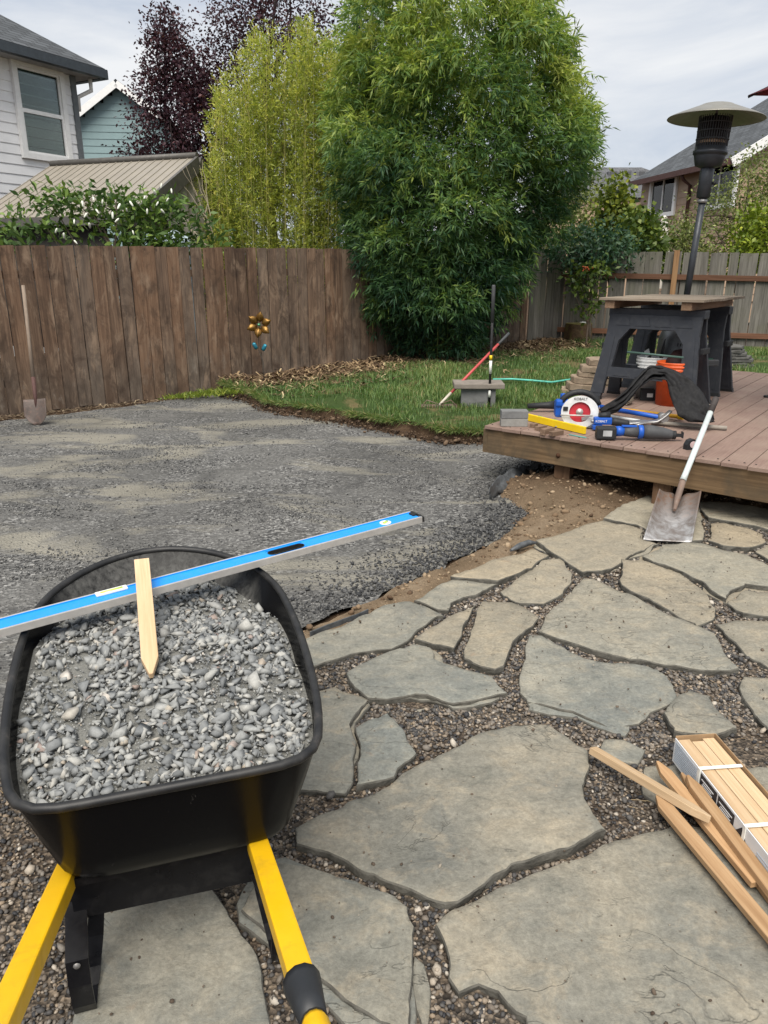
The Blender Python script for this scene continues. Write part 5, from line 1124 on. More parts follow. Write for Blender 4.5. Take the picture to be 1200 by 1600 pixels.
# bark chips and straw on the bed along the fence and by the back corner
n = 5200; s_ = g.uniform(2.7, 9.4, n); d_ = np.abs(g.normal(0, .75, n)) + .03; q = np.array(FA)[None] + s_[:, None] * np.array(FD) + d_[:, None] * np.array(FN)
k = in_poly(q[:, 0], q[:, 1], [tuple(a) for a in lawn_ring]); q = q[k]
straw('bark_litter', q[:, 0], q[:, 1], np.array([z_lawn(a, b) for a, b in q]) + .008, .14, .012, m_rock('bark_chip', [(0.0, (0.045, 0.026, 0.016)), (0.5, (0.14, 0.09, 0.052)), (0.85, (0.32, 0.23, 0.13)), (1.0, (0.5, 0.40, 0.24))], .9, .2), 61, 'bark chips and pruned stalks strewn under the bamboo along the fence', .5)
n = 1100; s_ = g.uniform(-2, 2.75, n); d_ = np.abs(g.normal(.12, .10, n)) + .02; q = np.array(FA)[None] + s_[:, None] * np.array(FD) + d_[:, None] * np.array(FN)
straw('leaf_litter', q[:, 0], q[:, 1], np.full(n, -.078), .08, .009, m_rock('leaf_chip', [(0.0, (0.05, 0.03, 0.02)), (0.6, (0.15, 0.11, 0.07)), (1.0, (0.3, 0.24, 0.16))], .9, .2), 62, 'dry leaves and debris in a strip along the foot of the brown fence', .4)
# low weeds where pad, fence and lawn meet
n = 1100; f = g.uniform(0, 1, n) ** .7; q = np.array(fence_pt(1.9, .16))[None] * (1 - f)[:, None] + np.array([-1.75, 9.5])[None] * f[:, None] + g.normal(0, .05, (n, 2)) * (1 + 2.2 * f[:, None])
o = leaves('weed_patch', np.stack([q[:, 0], q[:, 1], np.full(n, -.07) + .10 * f], 1), np.stack([g.normal(0, .5, n), g.normal(0, .5, n), g.uniform(.3, 1, n)], 1), g.uniform(.03, .09, n), g.uniform(.004, .012, n), g.uniform(0.2, 1, n), leaf_mat('weed_leaf', [(0, (0.05, 0.09, 0.015)), (.6, (0.16, 0.22, 0.03)), (1, (0.30, 0.33, 0.06))]), None, 63); tag(o, 'bright green low weeds between gravel pad and fence', 'weeds', kind='stuff')
# little weed under the deck edge
q = at(1135, 772, 0); n = 34; a = g.uniform(0, 6.28, n); o = leaves('weed', np.zeros((n, 3)) + g.normal(0, .012, (n, 3)) * np.array([1, 1, 0]), np.stack([np.cos(a), np.sin(a), g.uniform(.4, 1.6, n)], 1), g.uniform(.05, .10, n), g.uniform(.006, .013, n), g.uniform(.4, 1, n), leaf_mat('weed_small_leaf', [(0, (0.07, 0.11, 0.02)), (1, (0.33, 0.35, 0.08))]), None, 64); o.location = q; tag(o, 'tiny weed growing out of the patio under the deck edge', 'weed')

# ------------------------------------------------------------------ wheelbarrow
WB_O = Vector((-.42, 1.25, 0)); WB_R = math.atan2(.30, .954)
wb = tag(empty('wheelbarrow', WB_O, WB_R), 'black wheelbarrow with yellow handles standing on the flagstones', 'wheelbarrow')
WBM = T(WB_O, WB_R); WBI = WBM.inverted()
M = Mat('tray_black', 0.45, 0.10); p = M.pos(); n1 = M.noise(p, 7, 6, 0.65, 0.5); n2 = M.noise(M.map(p, (1, 1, .3)), 60, 6, 0.75, 0.3); z_ = M.sep(M.obj(), 2)
dustf = M.math('MULTIPLY', M.ramp(n1, (0.3, 0.35), (0.7, 1.0)), M.ramp(n2, (0.34, 0.2), (0.6, 1.0)))
geo = M.new('ShaderNodeNewGeometry'); nz = M.sep(geo.outputs['Normal'], 2)
inn = M.math('MULTIPLY', dustf, M.ramp(nz, (0.50, 0.0), (0.60, 1.0)))
col = M.mix(inn, (0.0042, 0.0043, 0.005), (0.125, 0.124, 0.118)); scr = M.ramp(n2, (0.66, 0.0), (0.72, 0.5))
col = M.mix(M.math('MULTIPLY', scr, M.ramp(n1, (0.45, 0.0), (0.6, 0.8))), col, (0.27, 0.26, 0.245))
M.color(col); M.rough(M.ramp(inn, (0.0, 0.24), (0.7, 0.85))); M.normal(M.bump(n2, .12, .002)); TRAY = M.m
HALF = [(0.0, .30), (.15, .326), (.35, .342), (.55, .342), (.70, .325), (.82, .278), (.92, .195), (.98, .098), (1.0, .0)]
def rim_z(y): return .555 + .10 * max(0, y) ** 1.3
def outline(k, n=72):
    """closed outline of the tray at depth k (0 rim .. 1 floor), local x,y"""
    yr, yf, w = -.055 + .055 * k, 1.0 - .40 * k, 1 - .24 * k
    half = [(0.0, 0.0), (.13, 0.0), (.205, .002), (.252, .014), (.284, .042), (.302, .085)] + [(h, y + .055) for y, h in HALF[1:]]      # from rear centre round the right side to the front
    pts = [(h * w, yr + y / 1.055 * (yf - yr)) for h, y in half]; full = pts + [(-x, y) for x, y in pts[::-1][1:-1]]
    # resample evenly with a closed Catmull-Rom
    m = len(full); dense = []
    for i in range(m):
        p0, p1, p2, p3 = [Vector(full[(i + j - 1) % m]) for j in range(4)]
        for s in range(10):
            t = s / 10; dense.append(.5 * ((2 * p1) + (p2 - p0) * t + (2 * p0 - 5 * p1 + 4 * p2 - p3) * t * t + (3 * p1 - p0 - 3 * p2 + p3) * t ** 3))
    L = [0.0]
    for a, b in zip(dense, dense[1:] + dense[:1]): L.append(L[-1] + (b - a).length)
    out = []; j = 0
    for i in range(n):
        d = L[-1] * i / n
        while L[j + 1] < d: j += 1
        out.append(dense[j].lerp(dense[(j + 1) % len(dense)], (d - L[j]) / max(1e-9, L[j + 1] - L[j])))
    return out
ks = [0, .03, .12, .3, .5, .7, .85, .94, .985, 1.0, 1.0]; NO = 72; vsx = []
for i, k in enumerate(ks):
    kk = k; inset = 1.0 if i < len(ks) - 1 else .5
    ol = outline(kk, NO); cx = sum(q.x for q in ol) / NO; cy = sum(q.y for q in ol) / NO
    curve = 1 - .06 * max(0, (k - .85) / .15) ** 2
    for q in ol:
        x = cx + (q.x - cx) * inset * curve; y = cy + (q.y - cy) * inset * curve; zb = .318 - .02 * y; zr = rim_z(q.y)
        vsx.append((x, y, zr + (zb - zr) * (k if k < .85 else .85 + (k - .85) * 1.0)))
g = MB(); fsx = []
for i in range(len(ks) - 1):
    for j in range(NO):
        j2 = (j + 1) % NO; fsx.append((i * NO + j, i * NO + j2, (i + 1) * NO + j2, (i + 1) * NO + j))
fsx.append(tuple(range((len(ks) - 1) * NO, len(ks) * NO)))
g._add(vsx, fsx, True); tray = g.build('tray', TRAY, wb, solid=.004)
ol = outline(0, NO); M = Mat('rim_worn', 0.5, 0.45); p = M.pos(); n2 = M.noise(p, 14, 7, .62, .4); M.color(M.ramp(n2, (.42, (0.008, 0.0082, 0.009)), (.60, (0.022, 0.0215, 0.021)), (.72, (0.085, 0.070, 0.062)), (.80, (0.14, 0.135, 0.13)))); RIMW = M.m
rp_ = [Vector((q.x, q.y, rim_z(q.y))) for q in ol]; g = MB(); g.tube(rp_ + rp_[:1], .0100, 10, cap=False); g.build('rim', RIMW, tray)
YEL = plain('handle_yellow', (0.72, 0.42, 0.008), .42, .4, var=.07, scale=8, dirt=(0.30, 0.18, 0.03), dirt_amt=.5); BLKS = plain('steel_black', (0.006, 0.006, 0.0075), .35, .3, dirt=(0.05, 0.048, 0.046), dirt_amt=.3, scale=9); RUB = plain('rubber_grip', (0.02, 0.022, 0.025), .5, .4)
for s in (-1, 1):
    if s > 0: top, bot = atD(400, 1312, 1.645), atD(470, 1530, 1.19)
    else: top, bot = at(102, 1372, .302), at(2, 1600, .425)
    a, b = WBI @ top, WBI @ bot; d = (b - a).normalized(); fr = Vector((s * .06, .86, .24)); mid_ = Vector((a.x * .95, .30, .345)) if False else a + (fr - a) * .45
    mid_.z = min(mid_.z, .34)
    fw = a - d * .12; fr.z = .20; MB().bar(fr, fw + Vector((0, 0, -.003)), .040, .038, bevel=.004).build('handle_shaft', YEL, wb)
    end = a + d * ((b - a).length + (.01 if s > 0 else .10))
    h = MB().bar(a - d * .10, end, .042, .042, bevel=.004).build('handle', YEL, wb)
    e2 = end + d * .085; e3 = end + d * .21
    sx = d.cross(Vector((0, 0, 1))).normalized(); g = MB()
    MB().tube([end - d * .004, end + d * .01, end + d * .05, e2], [.031, .030, .025, .021], 12).build('sleeve', RUB, h)
    MB().tube([e2, e2 + d * .01, e3 - d * .01, e3], [.018, .021, .020, .016], 12).build('grip', YEL, h)
    # leg: folded steel strap, rear upright, foot and curved front strap
    fx_ = -.225 if s < 0 else .193; bev = .004
    up_a = Vector((a.x - s * .004, a.y + .085, a.z - .022))
    prof = [(.0, .0), (1, 1)]
    def strap(pts, w, name, t=.006):
        g = MB(); n = len(pts); vs_ = []
        for i, q in enumerate(pts):
            dd = (pts[min(i + 1, n - 1)] - pts[max(i - 1, 0)]).normalized(); nn = dd.cross(Vector((1, 0, 0))).normalized()
            for sx_, sn in ((-1, -1), (1, -1), (1, 1), (-1, 1)): vs_.append(q + Vector((sx_ * w / 2, 0, 0)) + nn * sn * t / 2)
        f_ = [(3, 2, 1, 0), tuple(range(4 * n - 4, 4 * n))]
        for i in range(n - 1):
            for k in range(4): f_.append((4 * i + k, 4 * i + (k + 1) % 4, 4 * i + 4 + (k + 1) % 4, 4 * i + 4 + k))
        g._add(vs_, f_); return g.build(name, BLKS, leg)
    leg = MB().box((0, 0, 0), (.010, .045, .11), M=T(up_a + Vector((s * .006, -.01, -.045)), 0, 0, 0)).build('leg', BLKS, wb)
    strap([up_a + Vector((0, -.03, .02)), up_a + Vector((0, -.032, -.09)), Vector((fx_, -.015, .15)), Vector((fx_, -.02, .09)), Vector((fx_, -.015, .03)), Vector((fx_, -.005, .004)), Vector((fx_, .02, .003)), Vector((fx_, .06, .004))], .044, 'upright')
    strap([Vector((fx_ * .97, .05, .004)), Vector((fx_ * .95, .085, .02)), Vector((fx_ * .90, .11, .08)), Vector((fx_ * .86, .13, .15)), Vector((fx_ * .82, .17, .20)), Vector((fx_ * .75, .23, .24)), Vector((fx_ * .7, .28, .27))], .034, 'front_strap')
    for zz in (.235, .145):
        MB().lathe([(0, .004), (.005, .0035), (.0075, 0)], 10, M=T(Vector((fx_ * (1 if zz < .25 else .97), -.0225 if zz < .2 else up_a.y - .038, zz)), 0, math.pi / 2)).build('bolt', plain('bolt_zinc_%d_%d' % (s, int(zz * 1000)), (0.24, 0.23, 0.22), .5, .5, .6), leg)
aL, aR = WBI @ at(102, 1372, .302), WBI @ atD(400, 1312, 1.645)
g = MB(); p0, p1 = Vector((aL.x - .0, aL.y + .03, .288)), Vector((aR.x, aR.y + .03, .288))
g.bar(p0 - Vector((0, 0, .06)), p1 - Vector((0, 0, .06)), .004, .125); g.bar(p0 + Vector((0, .022, .004)), p1 + Vector((0, .022, .004)), .05, .004); g.bar(p0 + Vector((0, .012, -.122)), p1 + Vector((0, .012, -.122)), .028, .004); g.build('leg_brace', BLKS, wb)
g = MB(); g.bar(Vector((aL.x, .06, .300)), Vector((aR.x, .06, .300)), .05, .02); g.bar(Vector((aL.x * .8, .3, .295)), Vector((aR.x * .8, .3, .295)), .05, .02); g.build('riser', BLKS, wb)
wh = MB(); wh.lathe([(.10, -.035), (.155, -.045), (.185, -.03), (.195, 0), (.185, .03), (.155, .045), (.10, .035)], 28, M=T((0, .90, .195), 0, 0, math.pi / 2)); whl = wh.build('wheel', RUB, wb)
MB().lathe([(.02, -.04), (.09, -.03), (.105, -.034), (.105, .034), (.09, .03), (.02, .04)], 24, M=T((0, .90, .195), 0, 0, math.pi / 2)).build('rim', YEL, whl)
MB().tube([(-.08, .90, .21), (.08, .90, .21)], .009, 8).build('axle', BLKS, wb)

# gravel heaped in the tray
def z_heap(x, y):
    e = max(0, 1 - (x / .30) ** 2); return .508 + .070 * max(0, y) + .030 * e + .018 * fbm((x * 5, y * 5, 3), 4) + .012 * math.sin(y * 5 + x * 3)
heap = tag(empty('gravel_heap', WB_O, WB_R), 'heap of crushed grey gravel filling the wheelbarrow tray', 'gravel')
def k_at(x, y, z): zr = rim_z(y); return (zr - z) / (zr - (.318 - .02 * y))
ring = []
for i in range(NO):
    lo, hi = 0.0, .9
    for _ in range(22):
        m_ = (lo + hi) / 2; q = outline_cache[m_][i] if False else None; break
    ring.append(None)
KS = [j / 24 for j in range(22)]; OUT = [outline(k, NO) for k in KS]; ring = []
for i in range(NO):
    best = None
    for k, ol in zip(KS, OUT):
        q = ol[i]; zw = rim_z(OUT[0][i].y) + (.318 - .02 * q.y - rim_z(OUT[0][i].y)) * k
        if zw <= z_heap(q.x, q.y) + .002: best = q; break
    ring.append(best or OUT[-1][i])
step = .02; gx, gy = np.meshgrid(np.arange(-.36, .36, step), np.arange(-.06, 1.0, step)); gx, gy = gx.ravel(), gy.ravel(); kk = in_poly(gx, gy, ring); gx, gy = gx[kk], gy[kk]; kk = dist_poly(gx, gy, ring) > step * .5; gx, gy = gx[kk], gy[kk]
ov_, _, of_, *_ = delaunay_2d_cdt(ring + [Vector((a, b)) for a, b in zip(gx, gy)], [(i, (i + 1) % NO) for i in range(NO)], [], 1, 1e-6)
me = bpy.data.meshes.new('fine_gravel'); me.from_pydata([(q.x, q.y, z_heap(q.x, q.y) - .006) for q in ov_], [], [list(f) for f in of_]); me.update()
M = Mat('gravel_fines', .95, .15); p = M.pos(); M.color(M.ramp(M.noise(p, 240, 4, .75), (.3, (0.11, 0.112, 0.105)), (.7, (0.25, 0.248, 0.228)))); M.normal(M.bump(M.noise(p, 300, 4, .8), .8, .004)); me.materials.append(M.m)
o = link(bpy.data.objects.new('fine_gravel', me), heap); o['kind'] = 'stuff'
RP, RF = rock_protos(12, 2, 22, 17, (.80, .52)); RPL, RFL = rock_protos(14, 1, 10, 18, (.80, .52))
def heap_pts(n, seed, inset):
    g = np.random.default_rng(seed); x = g.uniform(-.36, .36, n); y = g.uniform(-.06, 1.0, n); k = in_poly(x, y, ring); x, y = x[k], y[k]; k = dist_poly(x, y, ring) > inset; return x[k], y[k], g
x, y, gq = heap_pts(640, 3, .024); x, y = x[:300], y[:300]
rock_me = []
for v, f in chips(20, 82, 9, (.85, .60)):
    me = np_mesh('stone', v, f.ravel(), np.arange(len(f)) * 3, BROCK); rock_me.append(me)
big_xy = list(zip(x, y))
for a, b in big_xy:
    s = .0165 * math.exp(gq.normal(0, .22)); o = link(bpy.data.objects.new('stone', rock_me[int(gq.integers(0, len(rock_me)))]), heap); o.location = (a, b, z_heap(a, b) + s * .22); o.rotation_euler = (gq.normal(0, .35), gq.normal(0, .35), gq.uniform(0, 6.28)); o.scale = (s * gq.uniform(.9, 1.25), s, s * gq.uniform(.85, 1.2))
X, Y_, Sz = [], [], []
for n, r0, sd, sg in ((2700, .0126, 5, .22), (3000, .0086, 6, .25), (7000, .0034, 7, .3)):
    x, y, gq = heap_pts(n, sd, r0 * 1.45)
    if r0 > .005:
        f = np.array([mnoise.fractal((a * 6, b * 6, 1.0), 1.0, 2.0, 3) for a, b in zip(x, y)]); edge_d = dist_poly(x, y, ring); k = gq.uniform(0, 1, len(x)) < np.clip(.75 - f * 1.3 + np.clip(.10 - edge_d, 0, 1) * 4, .12, 1); x, y = x[k], y[k]
    X.append(x); Y_.append(y); Sz.append(r0 * np.exp(gq.normal(0, sg, len(x))))
x = np.concatenate(X); y = np.concatenate(Y_); s = np.concatenate(Sz); z = np.array([z_heap(a, b) for a, b in zip(x, y)]) + s * RNG.uniform(-.15, .5, len(x))
bigm = s > .0045
o = scatter_chips('small_stones', np.stack([x, y, z], 1)[bigm], s[bigm] * 1.08, chips(24, 81, 8, (.85, .62)), BROCK_S, 9, parent=heap, tilt=.5); o['kind'] = 'stuff'
o = scatter_chips('grit', np.stack([x, y, z], 1)[~bigm], s[~bigm], CHIP, BROCK_S, 10, parent=heap, tilt=.5); o['kind'] = 'stuff'
print('heap', len(x))

# ------------------------------------------------------------------ long blue level across the tray
CL_, CR_ = at(32, 988, .612 + .012), at(406, 886, .642 + .012); ld = (CR_ - CL_).normalized(); lw = Vector((-ld.y, ld.x, 0)).normalized(); lu = ld.cross(lw).normalized()
if lu.z < 0: lu = -lu
LEND = CR_ + ld * .60; LM = Matrix((-ld, lw if (-ld).cross(lw).dot(lu) > 0 else -lw, lu)).transposed().to_4x4(); LM.translation = LEND     # own x runs from the right end leftwards
ysg = 1 if (LM.to_3x3() @ Vector((0, 1, 0))).y > 0 else -1
BLUE = plain('level_blue', (0.014, 0.27, 0.78), .42, .4, var=.05, dirt=(0.10, 0.24, 0.42), dirt_amt=.25, scale=25); ALU = plain('aluminium_milled', (0.47, 0.455, 0.43), .45, .5, .35, var=.1, scale=30); WHP = plain('plastic_white', (0.75, 0.76, 0.72), .4); BLKP = plain('plastic_black', (0.014, 0.014, 0.015), .5, .35, dirt=(.08, .075, .07), dirt_amt=.3)
lev = tag(empty('spirit_level', LEND), 'long blue box spirit level laid across the wheelbarrow', 'level'); lev.matrix_world = LM
LW, LH, LL = .076, .021, 1.83; yc = ysg * LW / 2
g = MB()
for yy in (.004, LW - .004): g.box((LL / 2, ysg * yy, LH / 2), (LL, .0072, LH), bevel=.0008)
g.build('edge_rail', ALU, lev)
sl0, sl1 = .43, .555
g = MB(); hw_ = LW - .0165
for x0, x1 in ((0.004, sl0), (sl1, LL - .004)): g.box(((x0 + x1) / 2, yc, LH / 2 - .001), (x1 - x0, hw_, LH - .0045))
for yy in (.0118, LW - .0118): g.box(((sl0 + sl1) / 2, ysg * yy, LH / 2 - .001), (sl1 - sl0, .0068, LH - .0045))
g.build('web', BLUE, lev)
g = MB()
for yy in (.0085, LW - .0085): g.box((LL / 2, ysg * yy, LH - .0022), (LL - .006, .0018, .0045))
g.build('lip', BLUE, lev)
# oval hand hole lining
poly = [((sl0 + sl1) / 2 + (sl1 - sl0 - .034) / 2 * (1 if math.cos(t) >= 0 else -1) + .0165 * math.cos(t), yc + .0165 * math.sin(t)) for t in np.linspace(.01, 2 * math.pi - .01, 28)]
inp = [((sl0 + sl1) / 2 + (sl1 - sl0 - .034) / 2 * (1 if math.cos(t) >= 0 else -1) + .0135 * math.cos(t), yc + .0135 * math.sin(t)) for t in np.linspace(.01, 2 * math.pi - .01, 28)]
g = MB(); g.prism(poly, LH - .0035, z0=.0012, hole=inp); g.build('hand_hole', BLKP, lev)
g = MB(); corners = [(sl0, yc - hw_ / 2 + .006), (sl1, yc - hw_ / 2 + .006), (sl1, yc + hw_ / 2 - .006), (sl0, yc + hw_ / 2 - .006)]
for cx, cy, q0, q1 in ((sl1, 1, 0, math.pi / 2), (sl0, 1, math.pi / 2, math.pi), (sl0, -1, math.pi, 1.5 * math.pi), (sl1, -1, 1.5 * math.pi, 2 * math.pi)):
    c_ = (cx, yc + cy * .0175); m0 = (sl0 + sl1) / 2 + ((sl1 - sl0 - .034) / 2 if cx == sl1 else -(sl1 - sl0 - .034) / 2)
    arc = [(m0 + .0166 * math.cos(t), yc + .0166 * math.sin(t)) for t in np.linspace(q0, q1, 6)]; g.prism([c_] + (arc if (cy > 0) == (cx == sl1) else arc), LH - .0052, z0=.0015)
g.build('web_corner', BLUE, lev)
g = MB(); g.box((-.004, yc, LH / 2), (.012, LW - .002, LH - .002), bevel=.002); g.box((.006, yc + ysg * .006, LH - .001), (.02, .026, .006)); g.build('end_cap', BLKP, lev)
VG = Mat('vial_green', .1, .6); VG.color((0.45, 0.62, 0.10)); VIAL = VG.m
def vial(x, r, name='vial'):
    v = MB().lathe([(r, .0), (r, .0018), (r * .78, .0024), (r * .76, .0004), (0, .0004)], 20, M=T((x, yc, LH - .0030))).build(name, WHP, lev)
    MB().tube([(x - r * .5, yc - .004, LH - .0006), (x + r * .5, yc + .004, LH - .0006)], .0042, 10).build('tube', VIAL, v)
vial(.125, .0195)
CV = MB(); cvx = (LEND - at(175, 921, .66)).length
v = MB().box((cvx, ysg * (LW - .016), LH + .0002), (.085, .024, .006), bevel=.002).build('vial', WHP, lev); MB().tube([(cvx - .03, ysg * (LW - .018), LH + .0015), (cvx + .03, ysg * (LW - .018), LH + .0015)], .0046, 10).build('tube', VIAL, v)

# ------------------------------------------------------------------ wooden stakes
SPINE = wood('stake_pine', (0.40, 0.27, 0.15), (0.56, 0.405, 0.25), (0.68, 0.53, 0.36), 75, .7, 1, bump=.15, knots=False)
SCEDAR = wood('stake_cedar', (0.27, 0.155, 0.075), (0.42, 0.265, 0.14), (0.55, 0.38, 0.22), 75, .7, 1, bump=.2)
def stake_mesh(L, w, h, tip, mat, both=False):
    """flat stake along +Y, pointed at y=0"""
    g = MB(); poly = [(-w * .10, 0), (w * .10, 0), (w / 2, tip), (w / 2, L), (-w / 2, L), (-w / 2, tip)]
    g.prism(poly, h); bmesh.ops.recalc_face_normals(g.bm, faces=g.bm.faces[:]); bmesh.ops.bevel(g.bm, geom=g.bm.edges[:], offset=.0012, segments=1, affect='EDGES')
    me = bpy.data.meshes.new('stake'); g.bm.to_mesh(me); g.bm.free(); me.materials.append(mat); return me
def stake(label, tip, butt, w, h, mat, roll=0.0, tl=.05, L=None):
    tip, butt = Vector(tip), Vector(butt); d = (butt - tip); L = L or d.length; d.normalize(); sx = d.cross(Vector((0, 0, 1))).normalized(); uz = sx.cross(d)
    Mx = Matrix((sx, d, uz)).transposed().to_4x4() @ Matrix.Rotation(roll, 4, 'Y'); Mx.translation = tip
    o = link(bpy.data.objects.new('wooden_stake', stake_mesh(L, w, h, tl, mat))); o.matrix_world = Mx; return tag(o, label, 'stake', 'wooden grade stakes')
zt_ = LM.translation.z
tip_ = at(236, 1062, .588); 
def lev_top(u, v): return 0
s_c = LM @ Vector((1.06, ysg * LW, LH)); 
stake('pointed wooden stake lying across the blue level on the gravel heap', at(237, 1060, .580), at(222, 880, .712), .040, .017, SPINE, tl=.055)

# ------------------------------------------------------------------ things on and around the deck
def thing(name, label, cat, loc, rz=0.0, group=None, rot=None):
    return tag(empty(name, loc, rz, rot), label, cat, group)
def text(body, size, mat, parent, loc, rot, ext=.0006, align='CENTER'):
    cu = bpy.data.curves.new('lettering', 'FONT'); cu.body = body; cu.size = size; cu.extrude = ext; cu.align_x = align; cu.align_y = 'CENTER'; cu.materials.append(mat)
    tmp = bpy.data.objects.new('tmp', cu); COL.objects.link(tmp); dg = bpy.context.evaluated_depsgraph_get(); me = bpy.data.meshes.new_from_object(tmp.evaluated_get(dg)); bpy.data.objects.remove(tmp)
    o = link(bpy.data.objects.new('lettering', me), parent); o.location = loc; o.rotation_euler = rot; o['kind'] = 'stuff'; return o
HP = math.pi / 2
STEEL = plain('steel_grey', (0.33, 0.33, 0.33), .45, .5, .7, dirt=(0.16, 0.11, 0.08), dirt_amt=.4, scale=20)
RUST = plain('steel_rusty', (0.20, 0.15, 0.125), .75, .3, .3, dirt=(0.22, 0.10, 0.05), dirt_amt=.7, scale=12)
CONC = plain('concrete_grey', (0.255, 0.25, 0.235), .95, .1, var=.14, scale=20, bump=.5, bscale=180, dirt=(0.17, 0.15, 0.125), dirt_amt=.4)
CONC2 = plain('concrete_dark', (0.17, 0.172, 0.172), .95, .1, var=.14, scale=20, bump=.5, bscale=180)
TOOLB = plain('tool_blue', (0.010, 0.085, 0.42), .4, .4, var=.06); TOOLK = plain('tool_black', (0.018, 0.019, 0.021), .55, .35); TOOLG = plain('tool_grey', (0.06, 0.062, 0.066), .6)
OLDW = wood('old_plank', (0.11, 0.085, 0.062), (0.22, 0.18, 0.138), (0.34, 0.29, 0.23), 60, .85, 0)
OLDB = wood('old_batten', (0.14, 0.085, 0.05), (0.24, 0.155, 0.10), (0.33, 0.23, 0.155), 60, .85, 1)

# saw horses and table
HORSE = plain('horse_plastic', (0.026, 0.029, 0.036), .5, .35, var=.08, dirt=(0.10, 0.10, 0.10), dirt_amt=.25, scale=8)
HZ_ = .80
def horse(label, s, t, rz):
    r = thing('sawhorse', label, 'sawhorse', deck(s, t), rz, 'sawhorses'); half = [(0, .21), (.335, .21), (.37, 0), (.475, 0), (.405, .60), (.405, .76), (0, .76), (0, .64), (.20, .64), (.285, .53), (.31, .30), (0, .30)]
    for sd in (-1, 1):
        Mx = T((0, sd * .21, 0)) @ Matrix.Rotation(HP + sd * -.20 * -1, 4, 'X') if False else T((0, sd * .20, 0)) @ Matrix.Rotation(sd * .20, 4, 'X') @ Matrix.Rotation(HP, 4, 'X')
        g = MB(); g.prism(half, .035, M=Mx, z0=-.0175); g.prism([(-x, y) for x, y in half[::-1]], .035, M=Mx, z0=-.0175)
        f = g.build('leg_frame', HORSE, r)
        g = MB()
        for k in (-1, 1):      # raised ribs
            for sg in (-1, 1):
                g.prism([(k * .35, .06), (k * .44, .06), (k * .375, .60), (k * .325, .56)], .004, M=Mx, z0=.0178 if sg > 0 else -.0218)
        for x0 in (-.27, -.09, .09, .27):
            g.prism([(x0 - .07, .665), (x0 + .07, .665), (x0 + .045, .735), (x0 - .045, .735)], .004, M=Mx, z0=.0178); g.prism([(x0 - .07, .665), (x0 + .07, .665), (x0 + .045, .735), (x0 - .045, .735)], .004, M=Mx, z0=-.0218)
        for x0 in (-.2, 0, .2):
            g.prism([(x0 - .075, .225), (x0 + .075, .225), (x0 + .05, .285), (x0 - .05, .285)], .004, M=Mx, z0=.0178); g.prism([(x0 - .075, .225), (x0 + .075, .225), (x0 + .05, .285), (x0 - .05, .285)], .004, M=Mx, z0=-.0218)
        g.build('rib', HORSE, f)
        for k in (-1, 1): MB().prism([(k * .36, -.004), (k * .48, -.004), (k * .475, .03), (k * .365, .03)], .045, M=Mx, z0=-.0225).build('foot', TOOLK, f)
    g = MB(); g.box((0, 0, .765), (.84, .11, .07), bevel=.006)
    for i in range(24): g.box((-.40 + i * .0348, -.058, .735), (.016, .012, .016))
    g.build('top_beam', HORSE, r)
    MB().box((0, 0, .255), (.60, .26, .02), bevel=.004).build('shelf', HORSE, r)
    for k in (-1, 1): MB().box((k * .437, 0, .47), (.03, .16, .05), bevel=.006).build('brace', TOOLK, r)
    return r
FH = (.62, 1.86); RH = (.60, 2.72)
horse('black plastic sawhorse under the front of the plank table', *FH, ANG); horse('black plastic sawhorse under the back of the plank table', *RH, ANG)
tt = thing('table_top', 'weathered plank table top lying across the two sawhorses', 'table top', deck(.62, 2.29, DECK_Z + HZ_), ANG + .03)
for i, x in enumerate((-.36, .30)): bx('batten', OLDB, tt, (x, 0, .034), (.085, 1.20, .066), bevel=.004)
for i in range(6): MB().box((0, 0, 0), (.88 + random.uniform(-.03, .03), .198, .022), bevel=.003).build('plank', OLDW, tt, loc=(random.uniform(-.02, .02), -.52 + i * .204, .079 + random.uniform(-.001, .001)))

# patio heater
hb = atD(1060, 545, 7.65); hx = thing('patio_heater', 'dark grey mushroom patio heater behind the plank table', 'patio heater', (hb.x, hb.y + .05, DECK_Z), 0, rot=(0, .045, 0))
HG = plain('heater_grey', (0.045, 0.050, 0.058), .4, .45, .3); HG2 = plain('heater_housing', (0.13, 0.135, 0.14), .35, .5, .5); DOME = plain('dome_alu', (0.24, 0.23, 0.20), .4, .5, .5, var=.1, scale=5)
MB().lathe([(.0, .0), (.25, .0), (.255, .02), (.25, .05), (.22, .06), (0, .06)], 32).build('base', HG, hx)
hs = MB().lathe([(.21, .06), (.212, .10), (.205, .45), (.17, .56), (.10, .62), (.04, .625)], 32).build('tank_housing', HG2, hx)
g = MB(); g.box((-.02, -.187, .50), (.10, .012, .035)); 
for i in range(5): g.box((-.09 + i * .03, -.207, .40), (.008, .008, .03))
g.build('vent_slot', TOOLK, hs)
topz = 2.46
MB().tube([(0, 0, .60), (0, 0, 1.86)], .032, 16).build('pole', HG, hx)
cl = MB().lathe([(.036, 1.74), (.044, 1.74), (.044, 1.775), (.036, 1.775)], 16).build('clamp', STEEL, hx)
MB().lathe([(.05, 1.785), (.062, 1.79), (.064, 2.04), (.06, 2.05)], 20).build('control_housing', HG, hx)
k_ = MB().tube([(.06, -.02, 1.92), (.095, -.03, 1.92)], .016, 10).build('knob', TOOLK, hx)
MB().lathe([(.06, 2.05), (.12, 2.07), (.138, 2.13), (.142, 2.15), (.142, 2.165), (.156, 2.17), (.158, 2.20), (.147, 2.205), (.147, 2.235), (.0, 2.235)], 32).build('burner_housing', HG, hx)
g = MB()
for i in range(40):
    a = 2 * math.pi * i / 40; g.tube([(.140 * math.cos(a), .140 * math.sin(a), 2.235), (.147 * math.cos(a), .147 * math.sin(a), 2.50)], .0045, 4, cap=False)
